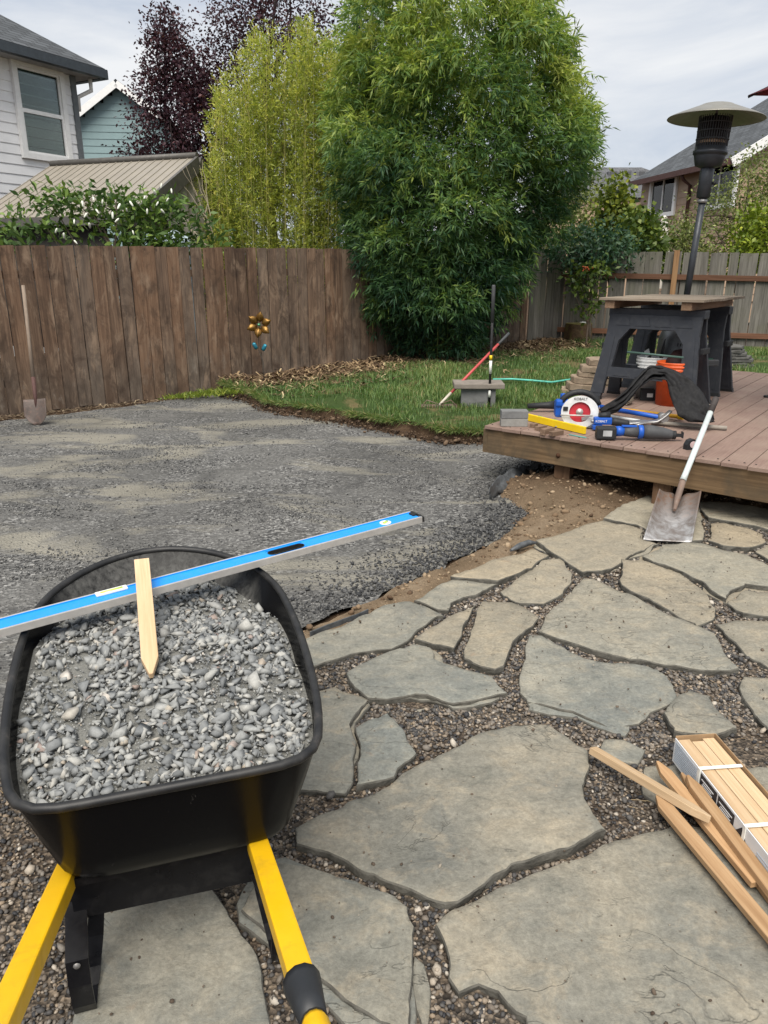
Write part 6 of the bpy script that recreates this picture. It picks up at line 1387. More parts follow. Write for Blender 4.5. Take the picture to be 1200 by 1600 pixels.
for z in (2.30, 2.37, 2.44): g.lathe([(.142, z - .004), (.150, z - .004), (.150, z + .004), (.142, z + .004)], 32)
gm = g.build('burner_screen', TOOLG, hx); MB().lathe([(.118, 2.24), (.122, 2.49), (0, 2.50)], 24).build('burner_core', plain('burner_dark', (0.02, 0.017, 0.016), .6), hx); MB().lathe([(.132, 2.262), (.135, 2.29), (.132, 2.292)], 24).build('glow_ring', plain('copper_ring', (0.34, 0.22, 0.13), .45, .5, .6), hx)
MB().lathe([(.0, 2.615), (.10, 2.607), (.14, 2.598), (.16, 2.588), (.38, 2.505), (.432, 2.482), (.438, 2.474), (.432, 2.472), (.38, 2.492), (.16, 2.575), (.0, 2.60)], 48).build('dome', DOME, hx)
MB().tube([(0, 0, 2.49), (0, 0, 2.60)], .012, 8).build('dome_stud', STEEL, hx)

# buckets and small things under the table
def bucket(label, u, v, r, h, mat, rings=3, lid=None):
    b = thing('bucket', label, 'bucket', at(u, v, DECK_Z), random.uniform(0, 3), 'buckets under the table')
    prof = [(0, .004), (r * .86, .004), (r * .87, 0), (r * .96, h * .72)]
    for i in range(rings): z = h * (.74 + .075 * i); prof += [(r * 1.05, z), (r * 1.06, z + .012), (r * .965, z + .016)]
    prof += [(r * 1.03, h - .012), (r * 1.03, h), (r * .97, h), (r * .95, h * .7), (r * .84, .012), (0, .012)]
    MB().lathe(prof, 28).build('shell', mat, b)
    pts = [Vector((r * 1.05 * math.cos(a), r * .5 * math.sin(a), h * .80 - r * .85 * math.sin(a))) for a in np.linspace(0, math.pi, 14)]; pts = [Vector((q.x, -r * 1.02 if 0 < i < 13 else 0, q.z)) for i, q in enumerate(pts)]
    MB().tube([Vector((r * 1.05 * math.cos(a), -r * 1.06 * math.sin(a), h * .8 - .12 * math.sin(a))) for a in np.linspace(0, math.pi, 14)], .0022, 6).build('bail', STEEL, b); return b
bucket('white plastic bucket under the plank table', 1016, 620, .15, .37, plain('bucket_white', (0.72, 0.72, 0.70), .45, .4)); bucket('orange plastic bucket beside the white bucket under the table', 1048, 632, .15, .37, plain('bucket_orange', (0.62, 0.095, 0.02), .4, .4)); bucket('dark red bucket behind the right leg of the sawhorse', 1088, 612, .15, .37, plain('bucket_red', (0.40, 0.035, 0.025), .4, .4))
q = at(1008, 618, DECK_Z); t_ = thing('putty_knife', 'black handled tool with white tag sticking out of the white bucket', 'hand tool', (q.x + .01, q.y - .02, DECK_Z + .30), .3, rot=(.2, -.5, .3)); MB().box((0, 0, .07), (.035, .025, .2), bevel=.006).build('handle', TOOLK, t_); MB().box((-.02, -.016, .13), (.05, .003, .07)).build('tag', WHP, t_)
t_ = thing('trowel', 'black pointed tool standing in the white bucket', 'hand tool', (q.x + .10, q.y, DECK_Z + .28), 0, rot=(.05, .1, 0)); MB().tube([(0, 0, 0), (0, 0, .16), (0, 0, .24)], [.018, .015, .003], 8).build('handle', TOOLK, t_)
t_ = thing('black_tarp_roll', 'dark rolled sheet stuffed into the orange bucket', 'sheet', at(1052, 628, DECK_Z) + Vector((0, 0, .24)), .4); g = MB(); g.tube([(-.02, 0, 0), (0, 0, .10), (.04, .01, .17), (.06, 0, .20)], [.10, .11, .08, .04], 10); g.build('roll', plain('sheet_maroon', (0.035, 0.014, 0.014), .7), t_)
t_ = thing('glass_jar', 'clear glass jar lying on its side under the table', 'jar', at(980, 632, DECK_Z) + Vector((0, 0, .045)), 0, rot=(HP * .98, 0, -.5))
JG = Mat('jar_glass', .08, .5); JG.color((0.55, 0.50, 0.42)); JG.b.inputs['Transmission Weight'].default_value = .75
MB().lathe([(0, -.07), (.04, -.07), (.045, -.06), (.045, .05), (.036, .06), (.036, .075), (.031, .075), (.04, .05), (.04, -.06), (0, -.064)], 20).build('glass', JG.m, t_)
t_ = thing('black_box', 'small black box with white print under the table', 'box', at(1010, 625, DECK_Z), ANG + .5); MB().box((0, 0, .05), (.12, .09, .10), bevel=.004).build('carton', TOOLK, t_); MB().box((.02, -.0465, .05), (.05, .002, .035)).build('label_print', WHP, t_)
hp = thing('green_pole', 'green garden pole lying through the sawhorse at bucket height', 'pole', deck(.25, 1.95, .80)); a, b = atD(980, 550, 6.35), atD(1068, 559, 6.15); MB().tube([a - hp.location, b - hp.location], .010, 10).build('shaft', plain('pole_green', (0.055, 0.10, 0.085), .5), hp)
gs = thing('green_funnel', 'dark green pouch hanging at the right sawhorse leg', 'pouch', atD(1100, 572, 6.6)); g = MB(); g.grid(lambda u, v: Vector(((u - .5) * .14 * (1 - v * .8), -.02 * math.sin(u * 3.1) - .01, .07 - v * .16)), 8, 8); g.build('cloth', plain('cloth_green', (0.012, 0.045, 0.03), .8), gs, solid=.006)
# folding bracket on the right leg
sb = thing('strap_clamp', 'grey metal bracket strapped to the rear right sawhorse leg', 'bracket', atD(1113, 567, 6.55)); g = MB(); g.box((0, 0, 0), (.10, .03, .055), bevel=.004)
for k in (-1, 0, 1): g.box((0, -.018, k * .016), (.10, .008, .005))
g.build('plate', TOOLG, sb)

# black landscape cloth draped over the front sawhorse shelf
CLOTH = plain('cloth_black', (0.014, 0.014, 0.015), .75, .25, var=.3, scale=20)
dc = thing('black_cloth', 'black cloth draped over the lower bar of the front sawhorse', 'cloth', deck(.6, 1.5))
up_px = [(936, 640, 5.80), (955, 628, 5.75), (978, 608, 5.72), (1000, 583, 5.72), (1015, 571, 5.72), (1035, 572, 5.70), (1058, 580, 5.66), (1078, 592, 5.62), (1094, 608, 5.58), (1107, 630, 5.52), (1116, 655, 5.46)]
lo_px = [(940, 650, 5.80), (962, 645, 5.72), (984, 626, 5.70), (1002, 606, 5.70), (1018, 592, 5.70), (1038, 592, 5.66), (1043, 606, 5.58), (1050, 628, 5.52), (1060, 650, 5.46), (1078, 660, 5.42), (1112, 660, 5.42)]
def lerp_list(L, f):
    i = min(int(f * (len(L) - 1)), len(L) - 2); t = f * (len(L) - 1) - i; a, b = L[i], L[i + 1]; return atD(*[a[k] * (1 - t) + b[k] * t for k in range(3)])
def clothf(u, v):
    q = lerp_list(up_px, u).lerp(lerp_list(lo_px, u), v); fold = .022 * math.sin(v * 10 + u * 8) * math.sin(u * 3.1) + .045 * fbm((u * 5, v * 6, 2), 4) + .022 * fbm((u * 22, v * 9, 5), 3)
    q.y -= .015 * math.sin(v * 3.1) + fold; q.z = max(q.z, DECK_Z + .008); return q - dc.location
g = MB(); g.grid(clothf, 60, 16); g.build('drape', CLOTH, dc, solid=.004)

# circular saw
cs = thing('circular_saw', 'circular saw with white guard and red blade on the deck', 'power tool', at(903, 669, DECK_Z), -.12)
FM = T((0, 0, .125)) @ Matrix.Rotation(HP, 4, 'X')      # disc axis towards the viewer
ring_o = [(.135 * math.cos(a), .120 * math.sin(a)) for a in np.linspace(0, 2 * math.pi, 41)[:-1]]; ring_i = [(.078 * math.cos(a) , .076 * math.sin(a)) for a in np.linspace(0, 2 * math.pi, 41)[:-1]]
gd_ = MB().prism(ring_o, .012, M=FM, z0=.02, hole=ring_i).build('guard', plain('guard_white', (0.66, 0.67, 0.67), .4, .4), cs)
TXK = plain('print_black', (0.02, 0.02, 0.02), .6); TXW = plain('print_white', (0.8, 0.8, 0.8), .6)
text('KOBALT', .026, TXK, gd_, (0.0, -.0335, .125 + .098), (HP, 0, 0))
MB().prism([(.085 * math.cos(a), .085 * math.sin(a)) for a in np.linspace(0, 2 * math.pi, 33)[:-1]], .003, M=FM, z0=.012).build('blade', plain('blade_red', (0.50, 0.035, 0.05), .35, .5), cs)
MB().lathe([(.0, .026), (.012, .026), (.014, .020), (.026, .019), (.026, .015)], 16, M=FM).build('arbor', ALU, cs)
MB().prism([(.085, -.02), (.08, -.075), (.05, -.055), (.02, -.062), (.015, -.04), (.05, -.03)], .010, M=FM, z0=.021).build('lower_guard', plain('guard_silver', (0.5, 0.5, 0.5), .4, .5, .5), cs)
MB().tube([(-.14, -.05, .105), (.09, -.055, .105)], .006, 8).build('fence_rod', ALU, cs)
MB().tube([(.145 * math.cos(a), .03, .14 + .125 * math.sin(a)) for a in np.linspace(.25, 2.9, 12)], .022, 10).build('handle', TOOLK, cs)
g = MB(); g.box((-.13, .06, .13), (.09, .12, .11), bevel=.02); g.box((-.15, .02, .185), (.05, .07, .05), bevel=.015); g.build('motor', TOOLB, cs)
MB().box((-.02, .06, .012), (.30, .17, .008), bevel=.002).build('shoe', STEEL, cs)
MB().box((-.105, -.035, .15), (.035, .012, .03), bevel=.004).build('lever', TOOLK, cs)
# blower-like tool left of the saw
bl = thing('cordless_blower', 'blue tool with long black nozzle lying left of the circular saw', 'power tool', at(862, 644, DECK_Z), .05); MB().tube([(-.20, .02, .05), (-.05, .01, .055), (.02, 0, .06)], [.020, .028, .034], 12).build('nozzle', TOOLK, bl); MB().tube([(.02, 0, .06), (.06, 0, .062), (.12, 0, .065), (.14, 0, .065)], [.036, .05, .052, .03], 14).build('body', TOOLB, bl)
g = MB(); g.box((.09, 0, .125), (.05, .05, .06), bevel=.015); g.build('trigger_grip', TOOLB, bl)
# oscillating tool / drill in front of the saw
ot = thing('cordless_drill', 'blue cordless drill with black grip right of the circular saw', 'power tool', at(940, 673, DECK_Z), -.05)
o_ = MB().box((0, 0, .075), (.13, .06, .055), bevel=.014).build('body', TOOLB, ot); text('KOBALT', .022, TXW, o_, (-.015, -.0308, .075), (HP, 0, 0))
MB().tube([(-.03, 0, .11), (.05, 0, .115)], [.022, .026], 12).build('top_cap', TOOLK, ot); MB().tube([(.06, 0, .07), (.10, 0, .066), (.17, 0, .055), (.19, 0, .055)], [.026, .030, .028, .024], 12).build('grip', TOOLK, ot)
MB().box((-.035, 0, .028), (.07, .06, .035), bevel=.008).build('battery', TOOLB, ot); MB().tube([(-.06, 0, .07), (-.085, 0, .07)], [.014, .010], 10).build('chuck', STEEL, ot)
# reciprocating saw
rs = thing('reciprocating_saw', 'blue and black reciprocating saw with battery at the deck edge', 'power tool', at(950, 687, DECK_Z), -.10)
b_ = MB().box((-.02, 0, .05), (.135, .085, .085), bevel=.012).build('battery', TOOLK, rs); MB().box((-.015, -.0432, .052), (.06, .002, .04)).build('sticker', plain('sticker_grey', (0.35, 0.36, 0.37), .5), b_)
g = MB(); g.tube([(.045, 0, .062), (.07, 0, .062), (.10, 0, .060)], [.034, .036, .030], 12); g.build('motor_housing', TOOLB, rs); MB().tube([(.195, 0, .060), (.20, 0, .060), (.225, 0, .060), (.23, 0, .060)], [.042, .048, .048, .042], 16).build('motor_band', TOOLB, rs)
MB().tube([(.10, 0, .060), (.13, 0, .058), (.195, 0, .060)], [.031, .034, .040], 14).build('handle', TOOLG, rs); MB().tube([(.23, 0, .060), (.27, 0, .060), (.36, 0, .052), (.415, 0, .045), (.43, 0, .043)], [.046, .050, .042, .033, .028], 16).build('boot', TOOLG, rs)
g = MB(); g.tube([(.43, 0, .043), (.45, 0, .042)], [.030, .030], 12); g.box((.47, -.012, .045), (.045, .012, .02)); g.box((.475, .014, .035), (.05, .010, .016)); g.box((.495, 0, .045), (.008, .04, .04)); g.build('nose_shoe', TOOLK, rs)
g = MB(); g.box((.135, 0, .098), (.10, .03, .012), bevel=.004); g.build('trigger_bar', TOOLB, rs)
# yellow level on the deck and teal pencil
YLV = plain('level_yellow', (0.75, 0.52, 0.01), .45, .4, var=.06)
a, b = at(822, 655, DECK_Z + .01), at(914, 677, DECK_Z + .01); yl = thing('spirit_level', 'short yellow spirit level lying on the deck edge', 'level', (a + b) / 2); MB().bar(a - yl.location + Vector((0, 0, .02)), b - yl.location + Vector((0, 0, .02)), .022, .052, bevel=.003).build('body', YLV, yl)
d_ = (b - a).normalized()
for f in (.25, .5, .78):
    q = a.lerp(b, f) - yl.location; MB().bar(q - d_ * .02 + Vector((0, 0, .047)), q + d_ * .02 + Vector((0, 0, .047)), .012, .003).build('vial', VIAL, yl)
a, b = at(889, 680, DECK_Z), at(917, 685, DECK_Z); pc = thing('pencil', 'teal pencil lying in front of the yellow level', 'pencil', a); MB().tube([(0, 0, .004), Vector(b - a) * .9 + Vector((0, 0, .004)), Vector(b - a) + Vector((0, 0, .004))], [.0045, .0045, .001], 6).build('shaft', plain('pencil_teal', (0.10, 0.36, 0.32), .5), pc)
# scraps of wood
SCR = wood('scrap_wood', (0.10, 0.065, 0.045), (0.19, 0.125, 0.085), (0.28, 0.19, 0.13), 60, .85, 0)
for i, (lab, u, v, l, rz) in enumerate([('small wood scrap nearest the pavers on the deck edge', 834, 668, .06, .9), ('short wood offcut second from the pavers', 845, 672, .10, .7), ('thickest wood offcut in the row by the yellow level', 855, 677, .12, .75), ('wood offcut nearest the reciprocating saw', 869, 680, .11, .6)]):
    o = MB().box((0, 0, .016), (l, .04, .032 if i != 2 else .045), bevel=.002).build('wood_scrap', SCR, None, loc=at(u, v, DECK_Z), rot=(0, 0, rz)); tag(o, lab, 'wood scrap', 'wood scraps on the deck edge')
# two pavers on the corner
pq = at(804, 667, DECK_Z); 
for i, (lab, m) in enumerate((('lower beige concrete paver on the deck corner', CONC), ('upper dark grey concrete paver on the deck corner', CONC2))):
    o = MB().box((0, 0, 0), (.20, .10, .058), bevel=.004).build('paver', m, None, loc=(pq.x, pq.y + .05, DECK_Z + .030 + i * .060), rot=(0, 0, -.06 + i * .03)); tag(o, lab, 'paver', 'pavers on the deck corner')
# tape measure
tm = thing('tape_measure', 'black tape measure lying on the deck edge', 'tape measure', at(1079, 702, DECK_Z), .3); MB().prism([(-.045, 0), (.04, 0), (.045, .03), (.03, .06), (0, .072), (-.03, .062), (-.045, .035)], .04, M=Matrix.Rotation(HP, 4, 'X'), z0=-.02).build('case', TOOLK, tm); MB().prism([(.026 * math.cos(a), .036 + .022 * math.sin(a)) for a in np.linspace(0, 6.28, 17)[:-1]], .003, M=Matrix.Rotation(HP, 4, 'X'), z0=.0195).build('label_disc', plain('label_pink', (0.66, 0.50, 0.49), .5), tm)
# mattock, orange handle, grey handled hoe
def pole(name, label, cat, p0, p1, r, mat, seg=10):
    t = thing(name, label, cat, p0); MB().tube([Vector((0, 0, 0)), Vector(p1) - Vector(p0)], r, seg).build('handle', mat, t); return t
m1 = pole('mattock', 'mattock with blue handle lying on the deck', 'mattock', at(930, 634, DECK_Z + .05), at(1036, 653, DECK_Z + .06), .018, TOOLB)
hd = at(1036, 655, DECK_Z + .05) - m1.location; g = MB(); g.grid(lambda u, v: hd + Vector((-.27 + .30 * u + .06 * max(0, u - .7), -.035 + .07 * v * (1.3 - u * .6), -.03 + .02 * u + .10 * max(0, u - .72) ** 1.3 * 4)), 12, 4); g.build('adze_blade', STEEL, m1, solid=.012)
g = MB(); g.tube([hd + Vector((0, -.03, .012)), hd + Vector((0, .05, .012))], .034, 12); g.build('eye', STEEL, m1)
wt = MB().tube([Vector(at(938, 635.6, DECK_Z + .05)) - m1.location, Vector(at(948, 637.3, DECK_Z + .05)) - m1.location], .0185, 10).build('white_band', WHP, m1)
m2 = pole('orange_handle_tool', 'tool with orange yellow handle lying behind the blue mattock', 'hand tool', at(955, 638, DECK_Z + .03), at(1060, 651, DECK_Z + .03), .016, plain('handle_orange', (0.62, 0.33, 0.03), .5)); MB().tube([Vector(at(1060, 651, DECK_Z + .03)) - m2.location, Vector(at(1068, 652, DECK_Z + .03)) - m2.location], .022, 10).build('ferrule', YEL, m2)
m3 = pole('hoe', 'steel hoe with grey wooden handle pointing to the right on the deck', 'hoe', at(1018, 660, DECK_Z + .022), at(1136, 669, DECK_Z + .022), .015, plain('handle_greywood', (0.27, 0.245, 0.21), .8)); a = at(1018, 661, DECK_Z + .02) - m3.location; g = MB(); g.grid(lambda u, v: a + Vector((-.14 + .18 * u, -.09 * (1 - u * .7) + .16 * v * (1 - u * .7), .012 * math.sin(u * 3))), 8, 6); g.build('blade', STEEL, m3, solid=.008)
m4 = pole('grey_pipe', 'pale grey pipe lying behind the drill on the deck', 'pipe', at(935, 648, DECK_Z + .02), at(1000, 658, DECK_Z + .02), .014, plain('pipe_pale', (0.42, 0.43, 0.43), .5, .4, .3))
# small litter by the deck middle
lc = thing('clip', 'small clear and black clip lying on the open deck boards', 'clip', at(1112, 636, DECK_Z)); MB().box((0, 0, .012), (.05, .04, .022), bevel=.006).build('case', plain('clip_clear', (0.45, 0.38, 0.33), .3), lc); MB().box((-.02, -.05, .006), (.045, .02, .012)).build('tab', TOOLK, lc)

# square shovel leaning on the deck
b0, b1 = at(1003, 845), at(1082, 849); bm = (b0 + b1) / 2; topc = at(1062, 770, .16)
ss = thing('square_shovel', 'rusty square mouth shovel leaning against the deck edge', 'shovel', bm); ux = (b1 - b0).normalized(); ub = (topc - bm); HB = ub.length
def blade(u, v):
    w = .135 - .010 * v; x = (u - .5) * 2
    q = Vector((0, 0, 0)) + ux * (x * w) + ub * v
    side = abs(x) ** 4 * .035 * (0.3 + v); soc = .030 * math.exp(-(x / .22) ** 2) * max(0, (v - .42) / .58); dish = -.018 * math.sin(v * 3.0) * (1 - x * x)
    nrm = ux.cross(ub).normalized(); nrm = nrm if nrm.y < 0 else -nrm
    valley = -.05 * math.exp(-(x / .20) ** 2) * max(0, (v - .45) / .55)
    q += nrm * (side + dish + valley)
    if v > .9: q -= ub * .03 * (abs(x) ** 3) * 2 * (v - .9) / .1
    q.z = max(q.z, .006); return q
M = Mat('blade_worn', .5, .45, .5); p = M.obj(); n1 = M.noise(M.map(p, (1, 1, .5)), 14, 6, .7, .5); z_ = M.sep(p, 2)
mr = M.new('ShaderNodeMapRange'); M.set(mr.inputs[0], M.math('ADD', z_, M.math('MULTIPLY', n1, .12))); mr.inputs[1].default_value = .12; mr.inputs[2].default_value = .21
M.color(M.mix(mr.outputs[0], M.ramp(n1, (.38, (0.19, 0.165, 0.15)), (.52, (0.30, 0.29, 0.285)), (.66, (0.46, 0.46, 0.46))), M.ramp(n1, (.35, (0.20, 0.115, 0.072)), (.5, (0.20, 0.165, 0.145)), (.65, (0.21, 0.105, 0.055))))); BLW = M.m
g = MB(); g.grid(blade, 31, 24); g.build('blade', BLW, ss, solid=.004)
s0_ = ub * .80 + Vector((0, -.005, 0)); h1 = atD(1063, 768, 4.78) - bm; hA = ub * .82; 
lean_top = deck(1.12, .62, DECK_Z + .42)
hl0 = ub * .70; hl1 = atD(1068, 748, 4.62) - bm; hl2 = atD(1119, 622, 4.84) - bm
for _ in range(1):
    sc0 = ub * .62
MB().tube([sc0 + Vector((0, .01, -.0)), ub * .85 + Vector((0, .012, .0)), hl1], [.010, .019, .020], 12).build('socket', RUST, ss)
hd_ = (hl2 - hl1)
MB().tube([hl1 - hd_ * .02, hl1 + hd_ * .05, hl1 + hd_ * .82], [.0205, .0185, .0175], 14).build('shaft', plain('shaft_fibreglass', (0.52, 0.58, 0.58), .45, .4, var=.08, dirt=(.3, .28, .25), dirt_amt=.4, scale=15), ss)
MB().tube([hl1 + hd_ * .82, hl1 + hd_ * .985, hl1 + hd_], [.020, .021, .017], 14).build('grip', plain('grip_dark', (0.05, 0.042, 0.04), .7), ss)

# ------------------------------------------------------------------ on the lawn
zb_ = z_lawn(1.04, 8.2)
q = at(748, 634, .09); blk = MB().box((0, 0, .10), (.37, .20, .20), bevel=.006).build('concrete_block', CONC2, None, loc=(q.x, q.y + .1, zb_ - .02), rot=(0, 0, -.08)); tag(blk, 'grey concrete block standing on the lawn edge', 'block')
slb = MB().box((0, 0, .03), (.54, .34, .055), bevel=.01).build('stone_slab', plain('slab_tan', (0.21, 0.185, 0.16), .9, .2, var=.2, scale=9, bump=.4, bscale=60), None, loc=(q.x + .0, q.y + .12, zb_ + .181), rot=(0, 0, -.03)); tag(slb, 'rough tan stone slab lying on the concrete block', 'slab')
q = at(764, 636, .08); dbar = thing('digging_bar', 'black digging bar with yellow and white stickers stuck in the lawn', 'bar', (q.x, q.y, z_lawn(q.x, q.y)), 0, rot=(0, -.005, 0))
tz = atD(763, 447, (q.y * CP - (1.3 - EYE) * SP)).z - dbar.location.z
MB().tube([(0, 0, -.1), (0, 0, tz - .001)], .014, 12).build('shaft', BLKP, dbar); MB().tube([(0, 0, tz - .36), (0, 0, tz), (0, 0, tz + .012)], [.019, .019, .014], 12).build('grip', TOOLG, dbar)
for f0, f1, m in ((.385, .425, YLV), (.27, .38, WHP), (.07, .13, WHP)): MB().tube([(0, 0, tz * f0 + .02), (0, 0, tz * f1 + .02)], .0152, 12).build('sticker', m, dbar)
ra, rb_ = atD(686, 634, 8.05), atD(795, 521, 8.6); ra.z = z_lawn(ra.x, ra.y) + .03
rk = thing('garden_rake', 'bow rake with red handle leaning over the concrete block', 'rake', ra); dv = rb_ - ra
RED = plain('handle_red', (0.46, 0.075, 0.075), .5, .4, var=.1)
MB().tube([dv * .16, dv * .84], .015, 12).build('handle', RED, rk); MB().tube([dv * .84, dv], [.016, .017], 12).build('grip', TOOLG, rk); MB().tube([dv * .0, dv * .16], [.012, .017], 12).build('ferrule', plain('ferrule_cream', (0.52, 0.48, 0.40), .6), rk)
hd2 = MB(); hd2.bar((-.19, 0, .0), (.19, .03, .0), .012, .016)
for i in range(14): x_ = -.185 + i * .0285; hd2.tube([(x_, .0 + x_ * .08, 0), (x_ + .004, -.01, -.05)], [.005, .003], 5)
for k in (-1, 1): hd2.tube([(k * .18, 0, 0), (k * .13, .03, .05), (0, .0, .01)], .005, 6)
hd2.build('head', RUST, rk)
# teal garden hose
hp_ = [at(u, v, .14) for u, v in [(770, 597), (800, 597), (830, 598), (862, 599), (893, 597), (912, 592), (925, 587)]]
ho = tag(MB().tube([Vector((q.x, q.y, z_lawn(q.x, q.y) + .045)) for q in hp_], .013, 10).build('garden_hose', plain('hose_teal', (0.09, 0.42, 0.33), .45, .4), None), 'teal garden hose stretched over the grass beside the block', 'hose')
# stack of flat stones left of the table
STN = plain('stack_stone', (0.27, 0.21, 0.155), .9, .15, var=.25, scale=10, bump=.6, bscale=50)
def flat_stone(w, d, h, seed):
    g = np.random.default_rng(seed); n = 12; pts = [(w / 2 * math.cos(a) * g.uniform(.82, 1.1), d / 2 * math.sin(a) * g.uniform(.82, 1.1)) for a in np.linspace(0, 2 * math.pi, n + 1)[:-1]]
    pts = [(max(-w / 2, min(w / 2, x * 1.25)), max(-d / 2, min(d / 2, y * 1.25))) for x, y in pts]; b = MB(); b.prism(pts, h); bmesh.ops.recalc_face_normals(b.bm, faces=b.bm.faces[:]); bmesh.ops.bevel(b.bm, geom=b.bm.edges[:], offset=.008, segments=2, affect='EDGES')
    for v in b.bm.verts: v.co += Vector((g.normal(0, .003), g.normal(0, .003), g.normal(0, .003)))
    return b
sq = at(938, 617, .12); z = z_lawn(sq.x, sq.y) - .02
LBS = ['bottom', 'second', 'third', 'fourth', 'fifth', 'top']
for i, (w, h, dx) in enumerate(((.80, .07, .04), (.66, .075, .02), (.62, .07, .05), (.50, .06, .06), (.52, .07, .10), (.44, .075, .13))):
    o = flat_stone(w, .40, h, 60 + i).build('flat_stone', STN, None, loc=(sq.x + dx - .02, sq.y + .25 + random.uniform(-.03, .03), z), rot=(random.uniform(-.02, .02), random.uniform(-.02, .02), -.1 + random.uniform(-.12, .12))); z += h + .002
    tag(o, '%s tan flat stone of the pile left of the sawhorse' % LBS[i], 'stone', 'tan stone pile by the deck')
# slate pile right of the table on the grass
SLT = plain('slate_grey', (0.10, 0.098, 0.092), .85, .2, var=.3, scale=10, bump=.5, bscale=50); sq = at(1148, 570, .2); z = z_lawn(sq.x, sq.y) - .01
for i in range(7):
    h = random.uniform(.035, .055); w = .78 - i * .05; o = flat_stone(w, .55, h, 80 + i).build('slate_slab', SLT, None, loc=(sq.x - .08 + random.uniform(-.05, .05), sq.y + .2, z), rot=(0, 0, random.uniform(-.25, .25))); z += h + .001
    tag(o, '%s slab of the grey slate pile behind the table' % ['lowest', 'second lowest', 'third lowest', 'middle', 'third highest', 'second highest', 'topmost'][i], 'slate slab', 'grey slate pile')
# tree stump with white scraps
tq = at(903, 531, .25); ts = thing('tree_stump', 'mossy tree stump in front of the back fence', 'stump', (tq.x, tq.y, z_lawn(tq.x, tq.y) - .03)); M = Mat('stump_bark', .95, .1); p = M.pos(); M.color(M.ramp(M.noise(p, 9, 6, .7), (.35, (0.05, 0.035, 0.022)), (.55, (0.13, 0.085, 0.05)), (.68, (0.12, 0.13, 0.03)))); M.normal(M.bump(M.noise(M.map(p, (1, 1, .3)), 40, 5), .8, .02)); STB = M.m
def stumpf(u, v):
    a = u * 2 * math.pi; r = .235 * (1 + .07 * math.sin(a * 5) + .05 * math.sin(a * 3 + 1)) * (1.08 - .10 * v); return Vector((r * math.cos(a), r * math.sin(a), v * .32))
g = MB(); g.grid(stumpf, 28, 6, closed_u=True); g.build('bark', STB, ts); MB().prism([tuple(stumpf(k / 28, .97).to_2d()) for k in range(28)], .012, z0=.308).build('cut_face', plain('stump_top', (0.17, 0.15, 0.05), .9, var=.3, scale=20), ts)
o = thing('white_scrap', 'crumpled white scrap lying on the mossy stump', 'scrap', ts.location + Vector((.06, -.06, .322)), .4); MB().box((0, 0, .015), (.14, .06, .02), bevel=.006, M=T((0, 0, 0), .2, .2)).build('sheet', WHP, o)
# metal garden flower
fq = at(413, 604, .04); fl_ = thing('metal_flower', 'copper coloured metal flower ornament with teal leaves by the fence', 'ornament', (fq.x, fq.y, z_lawn(fq.x, fq.y) - .03)); zf = atY(408, 507, fq.y).z - fl_.location.z
COP = plain('petal_copper', (0.22, 0.12, 0.03), .4, .5, .7, var=.3, scale=30); 
MB().tube([(0, 0, -.05), (.0, 0, .30), (-.05, 0, .46), (-.03, 0, zf - .05), (-.02, 0, zf)], .006, 8).build('stem', plain('stem_dark', (0.07, 0.06, 0.05), .5), fl_)
for i in range(6):
    a = i * math.pi / 3 + .35
    def petal(u, v): 
        w = .050 * math.sin(math.pi * min(1, v ** .8)) * (u - .5) * 2; r = .03 + .135 * v
        return Vector((-.02 + r * math.cos(a) - w * math.sin(a), -.03 - .05 * math.sin(v * 2.2) + abs(u - .5) * .05, zf + r * math.sin(a) + w * math.cos(a)))
    g = MB(); g.grid(petal, 7, 8); g.build('petal', COP, fl_, solid=.003)
MB().lathe([(0, .03), (.018, .022), (.022, .0), (0, -.01)], 12, M=T((-.02, -.05, zf), 0, HP)).build('centre', plain('centre_green', (0.10, 0.28, 0.16), .3, .5, .5), fl_)
for k in (-1, 1):
    g = MB(); g.grid(lambda u, v: Vector((-.035 + k * (.02 + .075 * v) , -.01 + .02 * abs(u - .5), .46 + .05 * v - (0 if k > 0 else -.02) + .045 * math.sin(3.1 * v) * (u - .5) * 2)), 5, 6); g.build('leaf', plain('leaf_teal%d' % k, (0.02, 0.17, 0.24), .35, .5, .5), fl_, solid=.003)
# round point shovel against the left fence
sb_ = at(60, 664, -.065); st_ = atY(36, 446, sb_.y + .30); ls = thing('round_shovel', 'round point shovel with pale wooden handle leaning on the left fence', 'shovel', sb_); dv = st_ - sb_
ax = dv.normalized(); sx = ax.cross(Vector((0, 1, 0))).normalized()
def rblade(u, v):
    x = (u - .5) * 2; w = .118 * min(1, (v * 2.6 + .05) ** .5); nrm = sx.cross(ax); nrm = nrm if nrm.y < 0 else -nrm
    return sx * x * w + ax * (.27 * v) + nrm * (.03 * x * x + .012 * math.sin(v * 3))
g = MB(); g.grid(rblade, 17, 12); g.build('blade', plain('blade_old', (0.115, 0.092, 0.082), .6, .4, .4, dirt=(.22, .13, .10), dirt_amt=.5, scale=14), ls, solid=.004)
MB().tube([ax * .16, ax * .30, ax * .50], [.012, .020, .022], 10).build('socket', plain('socket_maroon', (0.085, 0.045, 0.04), .7), ls); MB().tube([ax * .48, ax * .9, dv], [.020, .0185, .018], 12).build('handle', wood('handle_ash', (0.15, 0.115, 0.088), (0.205, 0.16, 0.125), (0.26, 0.21, 0.165), 50, .8, 2, knots=False), ls)
